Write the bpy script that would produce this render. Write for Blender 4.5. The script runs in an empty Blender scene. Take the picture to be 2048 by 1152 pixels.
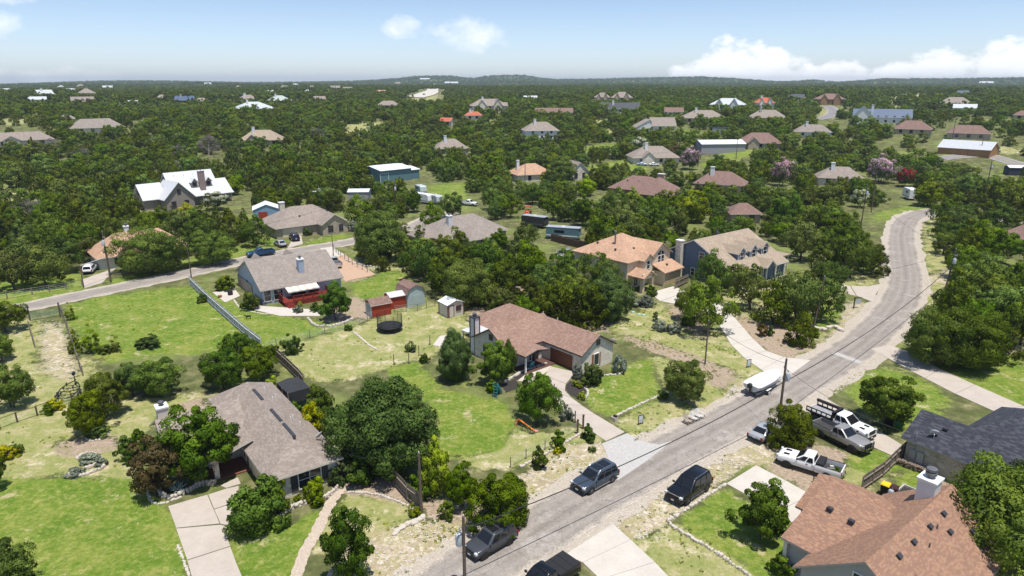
import bpy, math, random
import numpy as np
from mathutils import Vector, Matrix, Euler

R = math.radians
rnd = random.Random(7)
nrg = np.random.default_rng(11)

# ---------------------------------------------------------------- scene, camera, sky, sun
scene = bpy.context.scene
COL = scene.collection
CAM_H, PITCH, FPX = 37.0, 16.8, 1365.0

cam_data = bpy.data.cameras.new("camera")
cam_data.sensor_width = 36.0
cam_data.lens = FPX / 2048.0 * 36.0
cam_data.clip_start = 0.5
cam_data.clip_end = 30000.0
cam = bpy.data.objects.new("camera", cam_data)
COL.objects.link(cam)
cam.location = (0, 0, CAM_H)
cam.rotation_euler = (R(90 - PITCH), 0, 0)
scene.camera = cam

SUN_EL, SUN_AZ = 76.0, 150.0        # azimuth measured from +Y, clockwise seen from above
world = bpy.data.worlds.new("World")
scene.world = world
world.use_nodes = True
wn, wl = world.node_tree.nodes, world.node_tree.links
wn.clear()
w_out = wn.new("ShaderNodeOutputWorld")
bg = wn.new("ShaderNodeBackground")
bg.inputs["Strength"].default_value = 0.142
sky = wn.new("ShaderNodeTexSky")
sky.sky_type = 'NISHITA'
sky.sun_disc = False
sky.sun_elevation = R(SUN_EL)
sky.sun_rotation = R(SUN_AZ)
sky.altitude = 300
sky.air_density = 1.0
sky.dust_density = 0.6
sky.ozone_density = 2.6


def wmath(op, a, b=None, c=None, clamp=False):
    n = wn.new("ShaderNodeMath")
    n.operation = op
    n.use_clamp = clamp
    for i, q in enumerate((a, b, c)):
        if q is None:
            continue
        if isinstance(q, (int, float)):
            n.inputs[i].default_value = q
        else:
            wl.new(q, n.inputs[i])
    return n.outputs[0]


# fair-weather cumulus: banks of cloud around the sky, given by direction (azimuth, elevation)
tc = wn.new("ShaderNodeTexCoord")
sep = wn.new("ShaderNodeSeparateXYZ")
wl.new(tc.outputs["Generated"], sep.inputs[0])
az = wmath('ARCTAN2', sep.outputs["X"], sep.outputs["Y"])
el = wmath('ARCSINE', sep.outputs["Z"])
cmb = wn.new("ShaderNodeCombineXYZ")
wl.new(az, cmb.inputs[0])
wl.new(wmath('MULTIPLY', el, 1.35), cmb.inputs[1])


def wnoise(scale, detail, rough, off):
    mp = wn.new("ShaderNodeMapping")
    mp.inputs["Location"].default_value = off
    wl.new(cmb.outputs[0], mp.inputs[0])
    n = wn.new("ShaderNodeTexNoise")
    n.inputs["Scale"].default_value = scale
    n.inputs["Detail"].default_value = detail
    n.inputs["Roughness"].default_value = rough
    wl.new(mp.outputs[0], n.inputs["Vector"])
    return n.outputs["Fac"]


puff = wnoise(26, 7, 0.58, (3.1, 1.7, 0))
soft = wnoise(15, 7, 0.62, (8.3, 0.4, 0))


def bank(a0, e0, ra, re, floor=-9):
    """one cloud bank: 1 at its heart, falling off elliptically"""
    u = wmath('MULTIPLY', wmath('SUBTRACT', az, R(a0)), 1 / R(ra))
    v = wmath('MULTIPLY', wmath('SUBTRACT', el, R(e0)), 1 / R(re))
    r2 = wmath('ADD', wmath('MULTIPLY', u, u), wmath('MULTIPLY', v, v))
    return wmath('SUBTRACT', 1.0, r2)


def vmax(xs):
    o = xs[0]
    for q in xs[1:]:
        o = wmath('MAXIMUM', o, q)
    return o


dense = [bank(a, e, ra, re) for a, e, ra, re in (
    (16.9, 1.2, 2.8, 2.2), (19.8, 0.7, 3.2, 1.7), (14.6, 0.35, 2.6, 1.15), (24.6, 0.4, 2.2, 1.2),
    (31.2, 0.7, 2.6, 1.5), (34.8, 1.0, 2.8, 1.9), (37.5, 1.1, 2.6, 1.9), (28.6, 0.2, 2.4, 1.2),
    (-62, 1.2, 5, 2.4), (-75, 0.8, 6, 2.0), (60, 1.0, 6, 2.6), (75, 1.3, 5, 2.2), (110, 1, 8, 3), (-130, 1.2, 9, 3), (165, 1, 9, 2.6))]
faint = [bank(a, e, ra, re) for a, e, ra, re in (
    (-2.9, 3.5, 3.9, 1.5), (-8.6, 4.0, 1.5, 1.0), (-36.4, 3.4, 2.6, 1.3), (-38, 4.6, 2.4, 0.9), (38.0, 6.6, 2.6, 0.7),
    (-33, 0.3, 5, 0.9), (-36.0, 5.4, 4.0, 0.7), (-60, 8, 8, 1.2), (70, 9, 9, 1.4))]
d_f = wmath('ADD', vmax(dense), wmath('MULTIPLY', wmath('SUBTRACT', puff, 0.5), 2.9))
d_m = wmath('SMOOTHSTEP' if False else 'MULTIPLY', wmath('SUBTRACT', d_f, 0.02), 2.0, clamp=True)
f_f = wmath('ADD', vmax(faint), wmath('MULTIPLY', wmath('SUBTRACT', soft, 0.55), 4.6))
f_m = wmath('MULTIPLY', f_f, 0.72, clamp=True)
mask = wmath('MAXIMUM', d_m, wmath('MULTIPLY', f_m, 0.75))
tint = wn.new("ShaderNodeMixRGB")          # tint multiplied into the sky colour, bluer and brighter towards the horizon
tint.blend_type = 'MULTIPLY'
tint.inputs[0].default_value = 1.0
wl.new(sky.outputs[0], tint.inputs[1])
tr_ = wn.new("ShaderNodeValToRGB")
for i_, (p_, c_) in enumerate(((0., (1.02, 1.13, 1.5)), (.12, (.88, .90, 1.06)), (.45, (.9, .93, 1.02)))):
    if i_ > 1:
        tr_.color_ramp.elements.new(p_)
    tr_.color_ramp.elements[i_].position = p_
    tr_.color_ramp.elements[i_].color = (c_[0] / 1.6, c_[1] / 1.6, c_[2] / 1.6, 1)
wl.new(sep.outputs["Z"], tr_.inputs[0])
up_ = wn.new("ShaderNodeMixRGB")
up_.blend_type = 'MULTIPLY'
up_.inputs[0].default_value = 1.0
wl.new(tr_.outputs[0], up_.inputs[1])
up_.inputs[2].default_value = (1.28, 1.25, 1.18, 1)
wl.new(up_.outputs[0], tint.inputs[2])
cmix = wn.new("ShaderNodeMixRGB")
wl.new(wmath('MULTIPLY', mask, 0.93), cmix.inputs[0])
wl.new(tint.outputs[0], cmix.inputs[1])
shade = wmath('ADD', 5.6, wmath('MULTIPLY', puff, 2.6))
cc = wn.new("ShaderNodeCombineXYZ")
wl.new(shade, cc.inputs[0])
wl.new(wmath('MULTIPLY', shade, 1.01), cc.inputs[1])
wl.new(wmath('MULTIPLY', shade, 1.035), cc.inputs[2])
wl.new(cc.outputs[0], cmix.inputs[2])
wl.new(cmix.outputs[0], bg.inputs["Color"])
wl.new(bg.outputs[0], w_out.inputs["Surface"])

sun_data = bpy.data.lights.new("sun", 'SUN')
sun_data.energy = 4.6
sun_data.angle = R(0.53)
sun_data.color = (1.0, 0.955, 0.88)
sun = bpy.data.objects.new("sun", sun_data)
COL.objects.link(sun)
sun.location = (0, 0, 200)
sun.rotation_euler = (R(-(90 - SUN_EL)), 0, R(-SUN_AZ))

vs = scene.view_settings
vs.view_transform = 'Standard'
vs.look = 'None'
vs.exposure = 0.36
vs.gamma = 1.0
vs.use_curve_mapping = False
scene.render.engine = 'CYCLES'
scene.cycles.max_bounces = 6
scene.cycles.diffuse_bounces = 3
scene.cycles.glossy_bounces = 2
scene.cycles.transmission_bounces = 3
scene.cycles.volume_bounces = 0
scene.cycles.transparent_max_bounces = 6

# ---------------------------------------------------------------- places: view rays onto the land
_P = R(PITCH)


def ray(px, py):
    x, y = (px - 1024) / FPX, -(py - 576) / FPX
    return np.array([x, math.cos(_P) + y * math.sin(_P), -math.sin(_P) + y * math.cos(_P)])


def project(x, y, z):
    dz = z - CAM_H
    fw = y * math.cos(_P) - dz * math.sin(_P)
    up = y * math.sin(_P) + dz * math.cos(_P)
    return 1024 + FPX * x / fw, 576 - FPX * up / fw


_D = np.array([0, 280, 330, 400, 450, 550, 700, 900, 1500, 2500, 9000.])
_Z = np.array([0, 0, 2.2, 7.0, 11.0, 15.5, 18.5, 21, 23, 24.5, 25.])
_skyline = [(-300, 168), (0, 171), (60, 168), (110, 166), (200, 163), (300, 162), (400, 164), (500, 166), (600, 165), (700, 163), (760, 160), (800, 157),
            (830, 153), (900, 152), (930, 156), (950, 157), (970, 153), (1000, 151), (1050, 151), (1075, 156), (1110, 159), (1170, 159), (1250, 157),
            (1330, 155), (1400, 154), (1480, 158), (1553, 164), (1590, 163), (1628, 160), (1674, 165), (1720, 162), (1767, 158), (1900, 158), (2048, 156), (2300, 158)]
_sa, _se = [], []
for _px, _py in _skyline:
    _r = ray(_px, _py)
    _sa.append(math.atan2(_r[0], _r[1]))
    _se.append(_r[2] / math.hypot(_r[0], _r[1]))
_sa, _se = np.array(_sa), np.array(_se)
BUMPS = []          # low knolls that far houses stand on (x, y, height, radius)


def sstep(a, b, t):
    t = np.clip((t - a) / (b - a), 0, 1)
    return t * t * (3 - 2 * t)


def T(x, y):
    x, y = np.asarray(x, float), np.asarray(y, float)
    d = np.hypot(x, y)
    a = np.arctan2(x, y)
    z = np.interp(d, _D, _Z)
    k = sstep(330, 700, d)
    z = z + k * (1.6 * np.sin(x * .013 + 1.3) * np.cos(y * .011) + 1.3 * np.sin(x * .006 - y * .008) + 1.5 * np.sin(y * .0045 + x * .003 + 2))
    k2 = sstep(900, 2000, d)
    z = z + k2 * (2.4 * np.sin(x * .0031 + y * .0047) - 1.5)
    ridge = CAM_H - 3 + 4300 * np.interp(a, _sa, _se)
    z = z + (np.maximum(ridge, 20) - z) * sstep(2500, 4300, d)
    for bx, by, bh, br in BUMPS:
        z = z + bh * np.exp(-((x - bx) ** 2 + (y - by) ** 2) / (br * br))
    return z


def Th(x, y):
    return float(T(x, y))


def at(px, py, z=None):
    """the point of the land (or of the level z) seen at a given spot of the photograph"""
    r = ray(px, py)
    if z is not None:
        t = (z - CAM_H) / r[2]
        return Vector((r[0] * t, r[1] * t, z))
    if r[2] < 0:
        t = -CAM_H / r[2]
        if math.hypot(r[0] * t, r[1] * t) < 275:
            return Vector((r[0] * t, r[1] * t, 0.0))
    t, step = 250.0, 1.0
    while t < 12000:
        x, y, zz = r[0] * t, r[1] * t, CAM_H + r[2] * t
        if zz <= Th(x, y):
            break
        t += max(step, t * .004)
    return Vector((r[0] * t, r[1] * t, Th(r[0] * t, r[1] * t)))


def g2(px, py):
    v = at(px, py, 0.0)
    return (v.x, v.y)


# ---------------------------------------------------------------- materials
MATS = {}


def newmat(name):
    m = bpy.data.materials.new(name)
    m.use_nodes = True
    m.node_tree.nodes.clear()
    return m, m.node_tree.nodes, m.node_tree.links


def rgba(c):
    return (c[0], c[1], c[2], 1)


def noise_node(n, l, vec, scale, detail=5, rough=.6):
    t = n.new("ShaderNodeTexNoise")
    t.inputs["Scale"].default_value = scale
    t.inputs["Detail"].default_value = detail
    t.inputs["Roughness"].default_value = rough
    if vec is not None:
        l.new(vec, t.inputs["Vector"])
    return t.outputs["Fac"]


def ramp(n, l, fac, stops):
    r = n.new("ShaderNodeValToRGB")
    e = r.color_ramp.elements
    while len(e) < len(stops):
        e.new(.5)
    for i, (p, c) in enumerate(stops):
        e[i].position = p
        e[i].color = rgba(c) if not isinstance(c, (int, float)) else (c, c, c, 1)
    l.new(fac, r.inputs[0])
    return r.outputs[0]


def mixc(n, l, fac, a, b, mode='MIX'):
    m = n.new("ShaderNodeMixRGB")
    m.blend_type = mode
    for i, q in ((0, fac), (1, a), (2, b)):
        if isinstance(q, (int, float)):
            m.inputs[i].default_value = q
        elif isinstance(q, tuple):
            m.inputs[i].default_value = rgba(q)
        else:
            l.new(q, m.inputs[i])
    return m.outputs[0]


def nmath(n, l, op, a, b=None, clamp=False):
    m = n.new("ShaderNodeMath")
    m.operation = op
    m.use_clamp = clamp
    for i, q in ((0, a), (1, b)):
        if q is None:
            continue
        if isinstance(q, (int, float)):
            m.inputs[i].default_value = q
        else:
            l.new(q, m.inputs[i])
    return m.outputs[0]


def finish(m, n, l, col, rough=.8, metal=0., spec=.3, bump=None, bstr=.3, bdist=.02, coat=0.):
    p = n.new("ShaderNodeBsdfPrincipled")
    o = n.new("ShaderNodeOutputMaterial")
    if isinstance(col, tuple):
        p.inputs["Base Color"].default_value = rgba(col)
    else:
        l.new(col, p.inputs["Base Color"])
    if isinstance(rough, (int, float)):
        p.inputs["Roughness"].default_value = rough
    else:
        l.new(rough, p.inputs["Roughness"])
    p.inputs["Metallic"].default_value = metal
    p.inputs["Specular IOR Level"].default_value = spec
    p.inputs["Coat Weight"].default_value = coat
    p.inputs["Coat Roughness"].default_value = .06
    if bump is not None:
        b = n.new("ShaderNodeBump")
        b.inputs["Strength"].default_value = bstr
        b.inputs["Distance"].default_value = bdist
        l.new(bump, b.inputs["Height"])
        l.new(b.outputs[0], p.inputs["Normal"])
    l.new(p.outputs[0], o.inputs["Surface"])
    return m


def plain(name, c, c2=None, scale=2.5, rough=.75, metal=0., spec=.3, bstr=0., coat=0.):
    """a colour with grain and wear"""
    if name in MATS:
        return MATS[name]
    m, n, l = newmat(name)
    tcn = n.new("ShaderNodeTexCoord")
    c2 = c2 or tuple(q * .78 for q in c)
    f1 = noise_node(n, l, tcn.outputs["Object"], scale, 7, .65)
    f2 = noise_node(n, l, tcn.outputs["Object"], scale * 9, 4, .6)
    f = nmath(n, l, 'ADD', nmath(n, l, 'MULTIPLY', f1, .7), nmath(n, l, 'MULTIPLY', f2, .3))
    col = ramp(n, l, f, [(.32, c2), (.66, c)])
    MATS[name] = finish(m, n, l, col, rough, metal, spec, f2 if bstr else None, bstr, .02, coat)
    return MATS[name]


def shingle(name, ca, cb, cc_, wear=.25, w=.33, h=.145):
    """asphalt shingle courses: tabs of three tones, streaked by weather"""
    if name in MATS:
        return MATS[name]
    m, n, l = newmat(name)
    uv = n.new("ShaderNodeTexCoord").outputs["UV"]
    b = n.new("ShaderNodeTexBrick")
    l.new(uv, b.inputs["Vector"])
    b.inputs["Scale"].default_value = 1
    b.inputs["Brick Width"].default_value = w
    b.inputs["Row Height"].default_value = h
    b.inputs["Mortar Size"].default_value = .012
    b.inputs["Mortar Smooth"].default_value = .3
    b.inputs["Bias"].default_value = 0
    b.inputs["Color1"].default_value = rgba(ca)
    b.inputs["Color2"].default_value = rgba(cb)
    b.inputs["Mortar"].default_value = rgba(tuple(q * .45 for q in cc_))
    mp = n.new("ShaderNodeMapping")
    mp.inputs["Scale"].default_value = (1 / w * 1.02, 1 / h, 1)
    l.new(uv, mp.inputs[0])
    wn_ = n.new("ShaderNodeTexWhiteNoise")
    wn_.noise_dimensions = '2D'
    vm = n.new("ShaderNodeVectorMath")
    vm.operation = 'FLOOR'
    l.new(mp.outputs[0], vm.inputs[0])
    l.new(vm.outputs[0], wn_.inputs["Vector"])
    k = ramp(n, l, wn_.outputs["Value"], [(.55, 0.), (.75, 1.)])
    col = mixc(n, l, nmath(n, l, 'MULTIPLY', k, .75), b.outputs["Color"], cc_)
    st = noise_node(n, l, uv, .55, 6, .7)
    col = mixc(n, l, ramp(n, l, st, [(.42, wear), (.62, 0.)]), col, tuple(q * .5 for q in ca))
    gr = noise_node(n, l, uv, 45, 2, .5)
    col = mixc(n, l, .22, col, ramp(n, l, gr, [(.3, .15), (.7, .85)]), 'OVERLAY')
    MATS[name] = finish(m, n, l, col, .92, 0, .15, b.outputs["Fac"], -.35, .02)
    return MATS[name]


def siding(name, c, h=.2, dirt=.25):
    """horizontal lap boards"""
    if name in MATS:
        return MATS[name]
    m, n, l = newmat(name)
    uv = n.new("ShaderNodeTexCoord").outputs["UV"]
    s = n.new("ShaderNodeSeparateXYZ")
    l.new(uv, s.inputs[0])
    fr = nmath(n, l, 'FRACT', nmath(n, l, 'MULTIPLY', s.outputs["Y"], 1 / h))
    lap = ramp(n, l, fr, [(.02, .0), (.14, 1.)])
    st = noise_node(n, l, uv, 1.1, 6, .65)
    col = mixc(n, l, ramp(n, l, st, [(.35, dirt), (.65, 0.)]), c, tuple(q * .62 for q in c))
    col = mixc(n, l, nmath(n, l, 'MULTIPLY', nmath(n, l, 'SUBTRACT', 1., lap), .55), col, tuple(q * .35 for q in c))
    MATS[name] = finish(m, n, l, col, .7, 0, .25, fr, .5, .03)
    return MATS[name]


def stonework(name, c, c2, c3, scale=2.6, gap=.05):
    """roughly squared limestone blocks with pale joints"""
    if name in MATS:
        return MATS[name]
    m, n, l = newmat(name)
    uv = n.new("ShaderNodeTexCoord").outputs["UV"]
    mp = n.new("ShaderNodeMapping")
    mp.inputs["Scale"].default_value = (scale, scale * 1.55, scale)
    l.new(uv, mp.inputs[0])
    v = n.new("ShaderNodeTexVoronoi")
    v.inputs["Scale"].default_value = 1
    l.new(mp.outputs[0], v.inputs["Vector"])
    e = n.new("ShaderNodeTexVoronoi")
    e.feature = 'DISTANCE_TO_EDGE'
    e.inputs["Scale"].default_value = 1
    l.new(mp.outputs[0], e.inputs["Vector"])
    sx = n.new("ShaderNodeSeparateColor")
    l.new(v.outputs["Color"], sx.inputs[0])
    col = ramp(n, l, sx.outputs[0], [(.0, c2), (.35, c), (.75, c), (1., c3)])
    col = mixc(n, l, .3, col, ramp(n, l, noise_node(n, l, uv, 9, 5), [(.3, .2), (.7, .8)]), 'OVERLAY')
    j = ramp(n, l, e.outputs["Distance"], [(gap * .4, 0.), (gap, 1.)])
    col = mixc(n, l, nmath(n, l, 'SUBTRACT', 1., j), col, tuple(min(1, q * .8) for q in c))
    MATS[name] = finish(m, n, l, col, .9, 0, .2, j, .5, .04)
    return MATS[name]


def metalroof(name, c, rib=.42, dirt=.3, rough=.45):
    if name in MATS:
        return MATS[name]
    m, n, l = newmat(name)
    uv = n.new("ShaderNodeTexCoord").outputs["UV"]
    s = n.new("ShaderNodeSeparateXYZ")
    l.new(uv, s.inputs[0])
    fr = nmath(n, l, 'FRACT', nmath(n, l, 'MULTIPLY', s.outputs["X"], 1 / rib))
    r_ = ramp(n, l, fr, [(.0, 1.), (.12, 0.), (.88, 0.), (1., 1.)])
    st = noise_node(n, l, uv, .8, 6, .7)
    col = mixc(n, l, ramp(n, l, st, [(.35, dirt), (.6, 0.)]), c, tuple(q * .6 for q in c))
    col = mixc(n, l, nmath(n, l, 'MULTIPLY', r_, .25), col, tuple(q * .5 for q in c))
    MATS[name] = finish(m, n, l, col, rough, .0, .5, r_, .6, .04)
    return MATS[name]


def foliage(name, dark, light, hue=.03, transl=.35, var=.5):
    if name in MATS:
        return MATS[name]
    m, n, l = newmat(name)
    oi = n.new("ShaderNodeObjectInfo")
    at_ = n.new("ShaderNodeAttribute")
    at_.attribute_name = "tone"
    tcn = n.new("ShaderNodeTexCoord")
    nz = noise_node(n, l, tcn.outputs["Object"], 1.3, 3)
    t = nmath(n, l, 'ADD', nmath(n, l, 'MULTIPLY', at_.outputs["Fac"], .75), nmath(n, l, 'MULTIPLY', nz, .35))
    col = ramp(n, l, t, [(.15, dark), (.9, light)])
    hs = n.new("ShaderNodeHueSaturation")
    l.new(col, hs.inputs["Color"])
    l.new(nmath(n, l, 'ADD', .5 - hue * .5, nmath(n, l, 'MULTIPLY', oi.outputs["Random"], hue)), hs.inputs["Hue"])
    r2 = nmath(n, l, 'FRACT', nmath(n, l, 'MULTIPLY', oi.outputs["Random"], 7.31))
    l.new(nmath(n, l, 'ADD', 1 - var * .5, nmath(n, l, 'MULTIPLY', r2, var * 1.15)), hs.inputs["Value"])
    r3 = nmath(n, l, 'FRACT', nmath(n, l, 'MULTIPLY', oi.outputs["Random"], 13.7))
    l.new(nmath(n, l, 'ADD', 1.0, nmath(n, l, 'MULTIPLY', r3, .28)), hs.inputs["Saturation"])
    p = n.new("ShaderNodeBsdfPrincipled")
    p.inputs["Roughness"].default_value = .55
    p.inputs["Specular IOR Level"].default_value = .12
    l.new(hs.outputs[0], p.inputs["Base Color"])
    tr = n.new("ShaderNodeBsdfTranslucent")
    l.new(mixc(n, l, .5, hs.outputs[0], (.25, .32, .05), 'ADD') if False else hs.outputs[0], tr.inputs["Color"])
    mx = n.new("ShaderNodeMixShader")
    mx.inputs[0].default_value = transl
    l.new(p.outputs[0], mx.inputs[1])
    l.new(tr.outputs[0], mx.inputs[2])
    o = n.new("ShaderNodeOutputMaterial")
    l.new(mx.outputs[0], o.inputs["Surface"])
    MATS[name] = m
    return m


WHITE = plain('white_paint', (.78, .78, .76), (.66, .65, .62), rough=.5)
TRIM = plain('cream_trim', (.66, .61, .52), (.55, .5, .42), rough=.6)
DARKTRIM = plain('dark_trim', (.05, .052, .06), (.035, .035, .04), rough=.5)
BROWNTRIM = plain('brown_trim', (.16, .10, .07), (.11, .07, .05), rough=.6)
BLACK = plain('black_metal', (.018, .018, .02), (.012, .012, .012), rough=.5)
RUBBER = plain('rubber', (.02, .02, .021), (.03, .029, .027), rough=.85)
STEEL = plain('steel', (.5, .51, .52), (.38, .39, .4), rough=.35, metal=.7)
GALV = plain('galvanised', (.45, .47, .5), (.36, .38, .4), rough=.45, metal=.3)
WOOD = plain('weathered_wood', (.25, .21, .17), (.15, .12, .1), scale=4, rough=.9)
GREYWOOD = plain('grey_wood', (.56, .56, .56), (.4, .4, .4), scale=4, rough=.9)
BROWNWOOD = plain('brown_wood', (.16, .105, .07), (.09, .06, .04), scale=4, rough=.9)
POLEWOOD = plain('pole_wood', (.15, .11, .085), (.09, .068, .055), scale=3, rough=.9)
BARK = plain('bark', (.12, .1, .085), (.06, .05, .04), scale=6, rough=.95)
PALEBARK = plain('pale_bark', (.34, .3, .25), (.2, .17, .14), scale=6, rough=.95)
GLASS = plain('window_glass', (.03, .036, .045), (.02, .024, .03), rough=.06, spec=.6)
CARGLASS = plain('car_glass', (.012, .014, .017), (.01, .011, .013), rough=.04, spec=.6)
LIMESTONE = plain('limestone', (.57, .52, .45), (.38, .33, .27), scale=5, rough=.9, bstr=.4)
CONCRETE = plain('concrete', (.46, .405, .35), (.37, .32, .27), scale=.55, rough=.9, bstr=.12)
PALECONC = plain('pale_concrete', (.53, .49, .43), (.43, .395, .345), scale=.5, rough=.9, bstr=.1)
MULCH = plain('mulch', (.05, .042, .038), (.025, .022, .02), scale=6, rough=.95, bstr=.6)
LIMEWALL = stonework('limestone_wall', (.66, .61, .52), (.44, .36, .27), (.76, .72, .64))
CREAMWALL = stonework('cream_block_wall', (.68, .62, .52), (.58, .51, .41), (.74, .69, .6), scale=1.6, gap=.04)
TANWALL = plain('tan_stucco', (.72, .60, .43), (.64, .53, .37), scale=1.2, rough=.9)
WALLGREY = plain('grey_paint_wall', (.44, .42, .39), (.37, .35, .32), scale=1.3, rough=.85)
BRICKTAN = stonework('tan_brick', (.42, .35, .27), (.33, .27, .2), (.5, .43, .35), scale=3.4)
DECKRED = plain('red_deck', (.22, .032, .02), (.15, .022, .015), scale=3, rough=.65)

# ---------------------------------------------------------------- mesh building


class MB:
    """collects shapes into one mesh"""

    def __init__(s):
        s.v, s.f, s.m = [], [], []

    def add(s, verts, faces, m=0):
        o = len(s.v)
        s.v += [tuple(q) for q in verts]
        for i, f in enumerate(faces):
            s.f.append([o + k for k in f])
            s.m.append(m if isinstance(m, int) else m[i])
        return s

    def box(s, c, d, rz=0., m=0, M=None):
        hx, hy, hz = d[0] / 2, d[1] / 2, d[2] / 2
        vs_ = [Vector((x, y, z)) for z in (-hz, hz) for x, y in ((-hx, -hy), (hx, -hy), (hx, hy), (-hx, hy))]
        rot = Matrix.Rotation(rz, 3, 'Z') if M is None else M
        vs_ = [rot @ q + Vector(c) for q in vs_]
        return s.add(vs_, [(3, 2, 1, 0), (4, 5, 6, 7), (0, 1, 5, 4), (1, 2, 6, 5), (2, 3, 7, 6), (3, 0, 4, 7)], m)

    def bx(s, x0, x1, y0, y1, z0, z1, m=0):
        return s.box(((x0 + x1) / 2, (y0 + y1) / 2, (z0 + z1) / 2), (abs(x1 - x0), abs(y1 - y0), abs(z1 - z0)), 0, m)

    def bar(s, p, q, w, h, m=0):
        p, q = Vector(p), Vector(q)
        d = q - p
        L = d.length
        if L < 1e-6:
            return s
        z = d / L
        a = Vector((0, 0, 1)) if abs(z.z) < .95 else Vector((0, 1, 0))
        x = a.cross(z).normalized()
        y = z.cross(x)
        vs_ = []
        for t in (p, q):
            for i, j in ((-1, -1), (1, -1), (1, 1), (-1, 1)):
                vs_.append(t + x * (w / 2 * i) + y * (h / 2 * j))
        return s.add(vs_, [(3, 2, 1, 0), (4, 5, 6, 7), (0, 1, 5, 4), (1, 2, 6, 5), (2, 3, 7, 6), (3, 0, 4, 7)], m)

    def tube(s, pts, r, n=8, r2=None, cap=True, m=0):
        pts = [Vector(p) for p in pts]
        k = len(pts)
        vs_, fs = [], []
        prev = None
        for i, p in enumerate(pts):
            d = (pts[min(i + 1, k - 1)] - pts[max(i - 1, 0)]).normalized()
            a = prev if prev is not None else (Vector((1, 0, 0)) if abs(d.z) > .9 else Vector((0, 0, 1)))
            x = (a - d * a.dot(d))
            x = x.normalized() if x.length > 1e-5 else d.orthogonal().normalized()
            prev = x
            y = d.cross(x)
            if isinstance(r, (list, tuple)):
                rr = r[i]
            else:
                rr = r if r2 is None else r + (r2 - r) * i / max(1, k - 1)
            for j in range(n):
                t = 2 * math.pi * j / n
                vs_.append(p + x * (rr * math.cos(t)) + y * (rr * math.sin(t)))
        for i in range(k - 1):
            for j in range(n):
                fs.append((i * n + j, i * n + (j + 1) % n, (i + 1) * n + (j + 1) % n, (i + 1) * n + j))
        if cap:
            fs.append(tuple(reversed(range(n))))
            fs.append(tuple(range((k - 1) * n, k * n)))
        return s.add(vs_, fs, m)

    def lathe(s, prof, n=16, M=None, m=0):
        """profile of (radius, height) turned about Z"""
        M = M or Matrix.Identity(4)
        vs_, fs = [], []
        k = len(prof)
        for r, z in prof:
            for j in range(n):
                t = 2 * math.pi * j / n
                vs_.append(M @ Vector((r * math.cos(t), r * math.sin(t), z)))
        for i in range(k - 1):
            for j in range(n):
                fs.append((i * n + j, i * n + (j + 1) % n, (i + 1) * n + (j + 1) % n, (i + 1) * n + j))
        fs.append(tuple(reversed(range(n))))
        fs.append(tuple(range((k - 1) * n, k * n)))
        return s.add(vs_, fs, m)

    def prism(s, poly, z0, z1, m=0, mside=None):
        n = len(poly)
        a = sum(poly[i][0] * poly[(i + 1) % n][1] - poly[(i + 1) % n][0] * poly[i][1] for i in range(n))
        if a < 0:
            poly = poly[::-1]
        vs_ = [(x, y, z0) for x, y in poly] + [(x, y, z1) for x, y in poly]
        fs = [tuple(reversed(range(n))), tuple(range(n, 2 * n))]
        ms = [m, m]
        for i in range(n):
            j = (i + 1) % n
            fs.append((i, j, n + j, n + i))
            ms.append(m if mside is None else mside)
        return s.add(vs_, fs, ms)

    def mesh(s, name, mats, smooth=None):
        me = bpy.data.meshes.new(name)
        me.from_pydata(s.v, [], s.f)
        for q in (mats if isinstance(mats, (list, tuple)) else [mats]):
            me.materials.append(q)
        if any(s.m):
            me.polygons.foreach_set("material_index", s.m)
        uv = me.uv_layers.new(name="UVMap")
        for p in me.polygons:
            nn = p.normal
            if abs(nn.z) > .999:
                h, t = Vector((1, 0, 0)), Vector((0, 1, 0))
            else:
                h = Vector((0, 0, 1)).cross(nn).normalized()
                t = nn.cross(h)
            for li in p.loop_indices:
                c = me.vertices[me.loops[li].vertex_index].co
                uv.data[li].uv = (c.dot(h), c.dot(t))
        if smooth is not None:
            me.polygons.foreach_set("use_smooth", [True] * len(me.polygons))
            me.set_sharp_from_angle(angle=R(smooth))
        me.update()
        return me

    def build(s, name, mats, parent=None, smooth=None):
        return obj(name, s.mesh(name, mats, smooth), parent)


def obj(name, data, parent=None, loc=None, rz=None):
    o = bpy.data.objects.new(name, data)
    COL.objects.link(o)
    if parent is not None:
        o.parent = parent
    if loc is not None:
        o.location = loc
    if rz is not None:
        o.rotation_euler = (0, 0, rz)
    return o


def tag(o, label=None, cat=None, group=None, kind=None):
    if label:
        o['label'] = label
    if cat:
        o['category'] = cat
    if group:
        o['group'] = group
    if kind:
        o['kind'] = kind
    return o


def thing(name, label, cat, loc=(0, 0, 0), rz=0., group=None):
    o = bpy.data.objects.new(name, None)
    o.empty_display_size = .5
    COL.objects.link(o)
    o.location = loc
    o.rotation_euler = (0, 0, rz)
    return tag(o, label, cat, group)


def copy_thing(src, loc, rz=0., label=None, group=None, scale=None):
    r = src.copy()
    COL.objects.link(r)
    r.location = loc
    r.rotation_euler = (0, 0, rz)
    if scale is not None:
        r.scale = scale
    if label:
        r['label'] = label
    if group:
        r['group'] = group
    for ch in list(src.children):
        c = ch.copy()
        COL.objects.link(c)
        c.parent = r
        for gch in list(ch.children):
            d = gch.copy()
            COL.objects.link(d)
            d.parent = c
    return r
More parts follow.
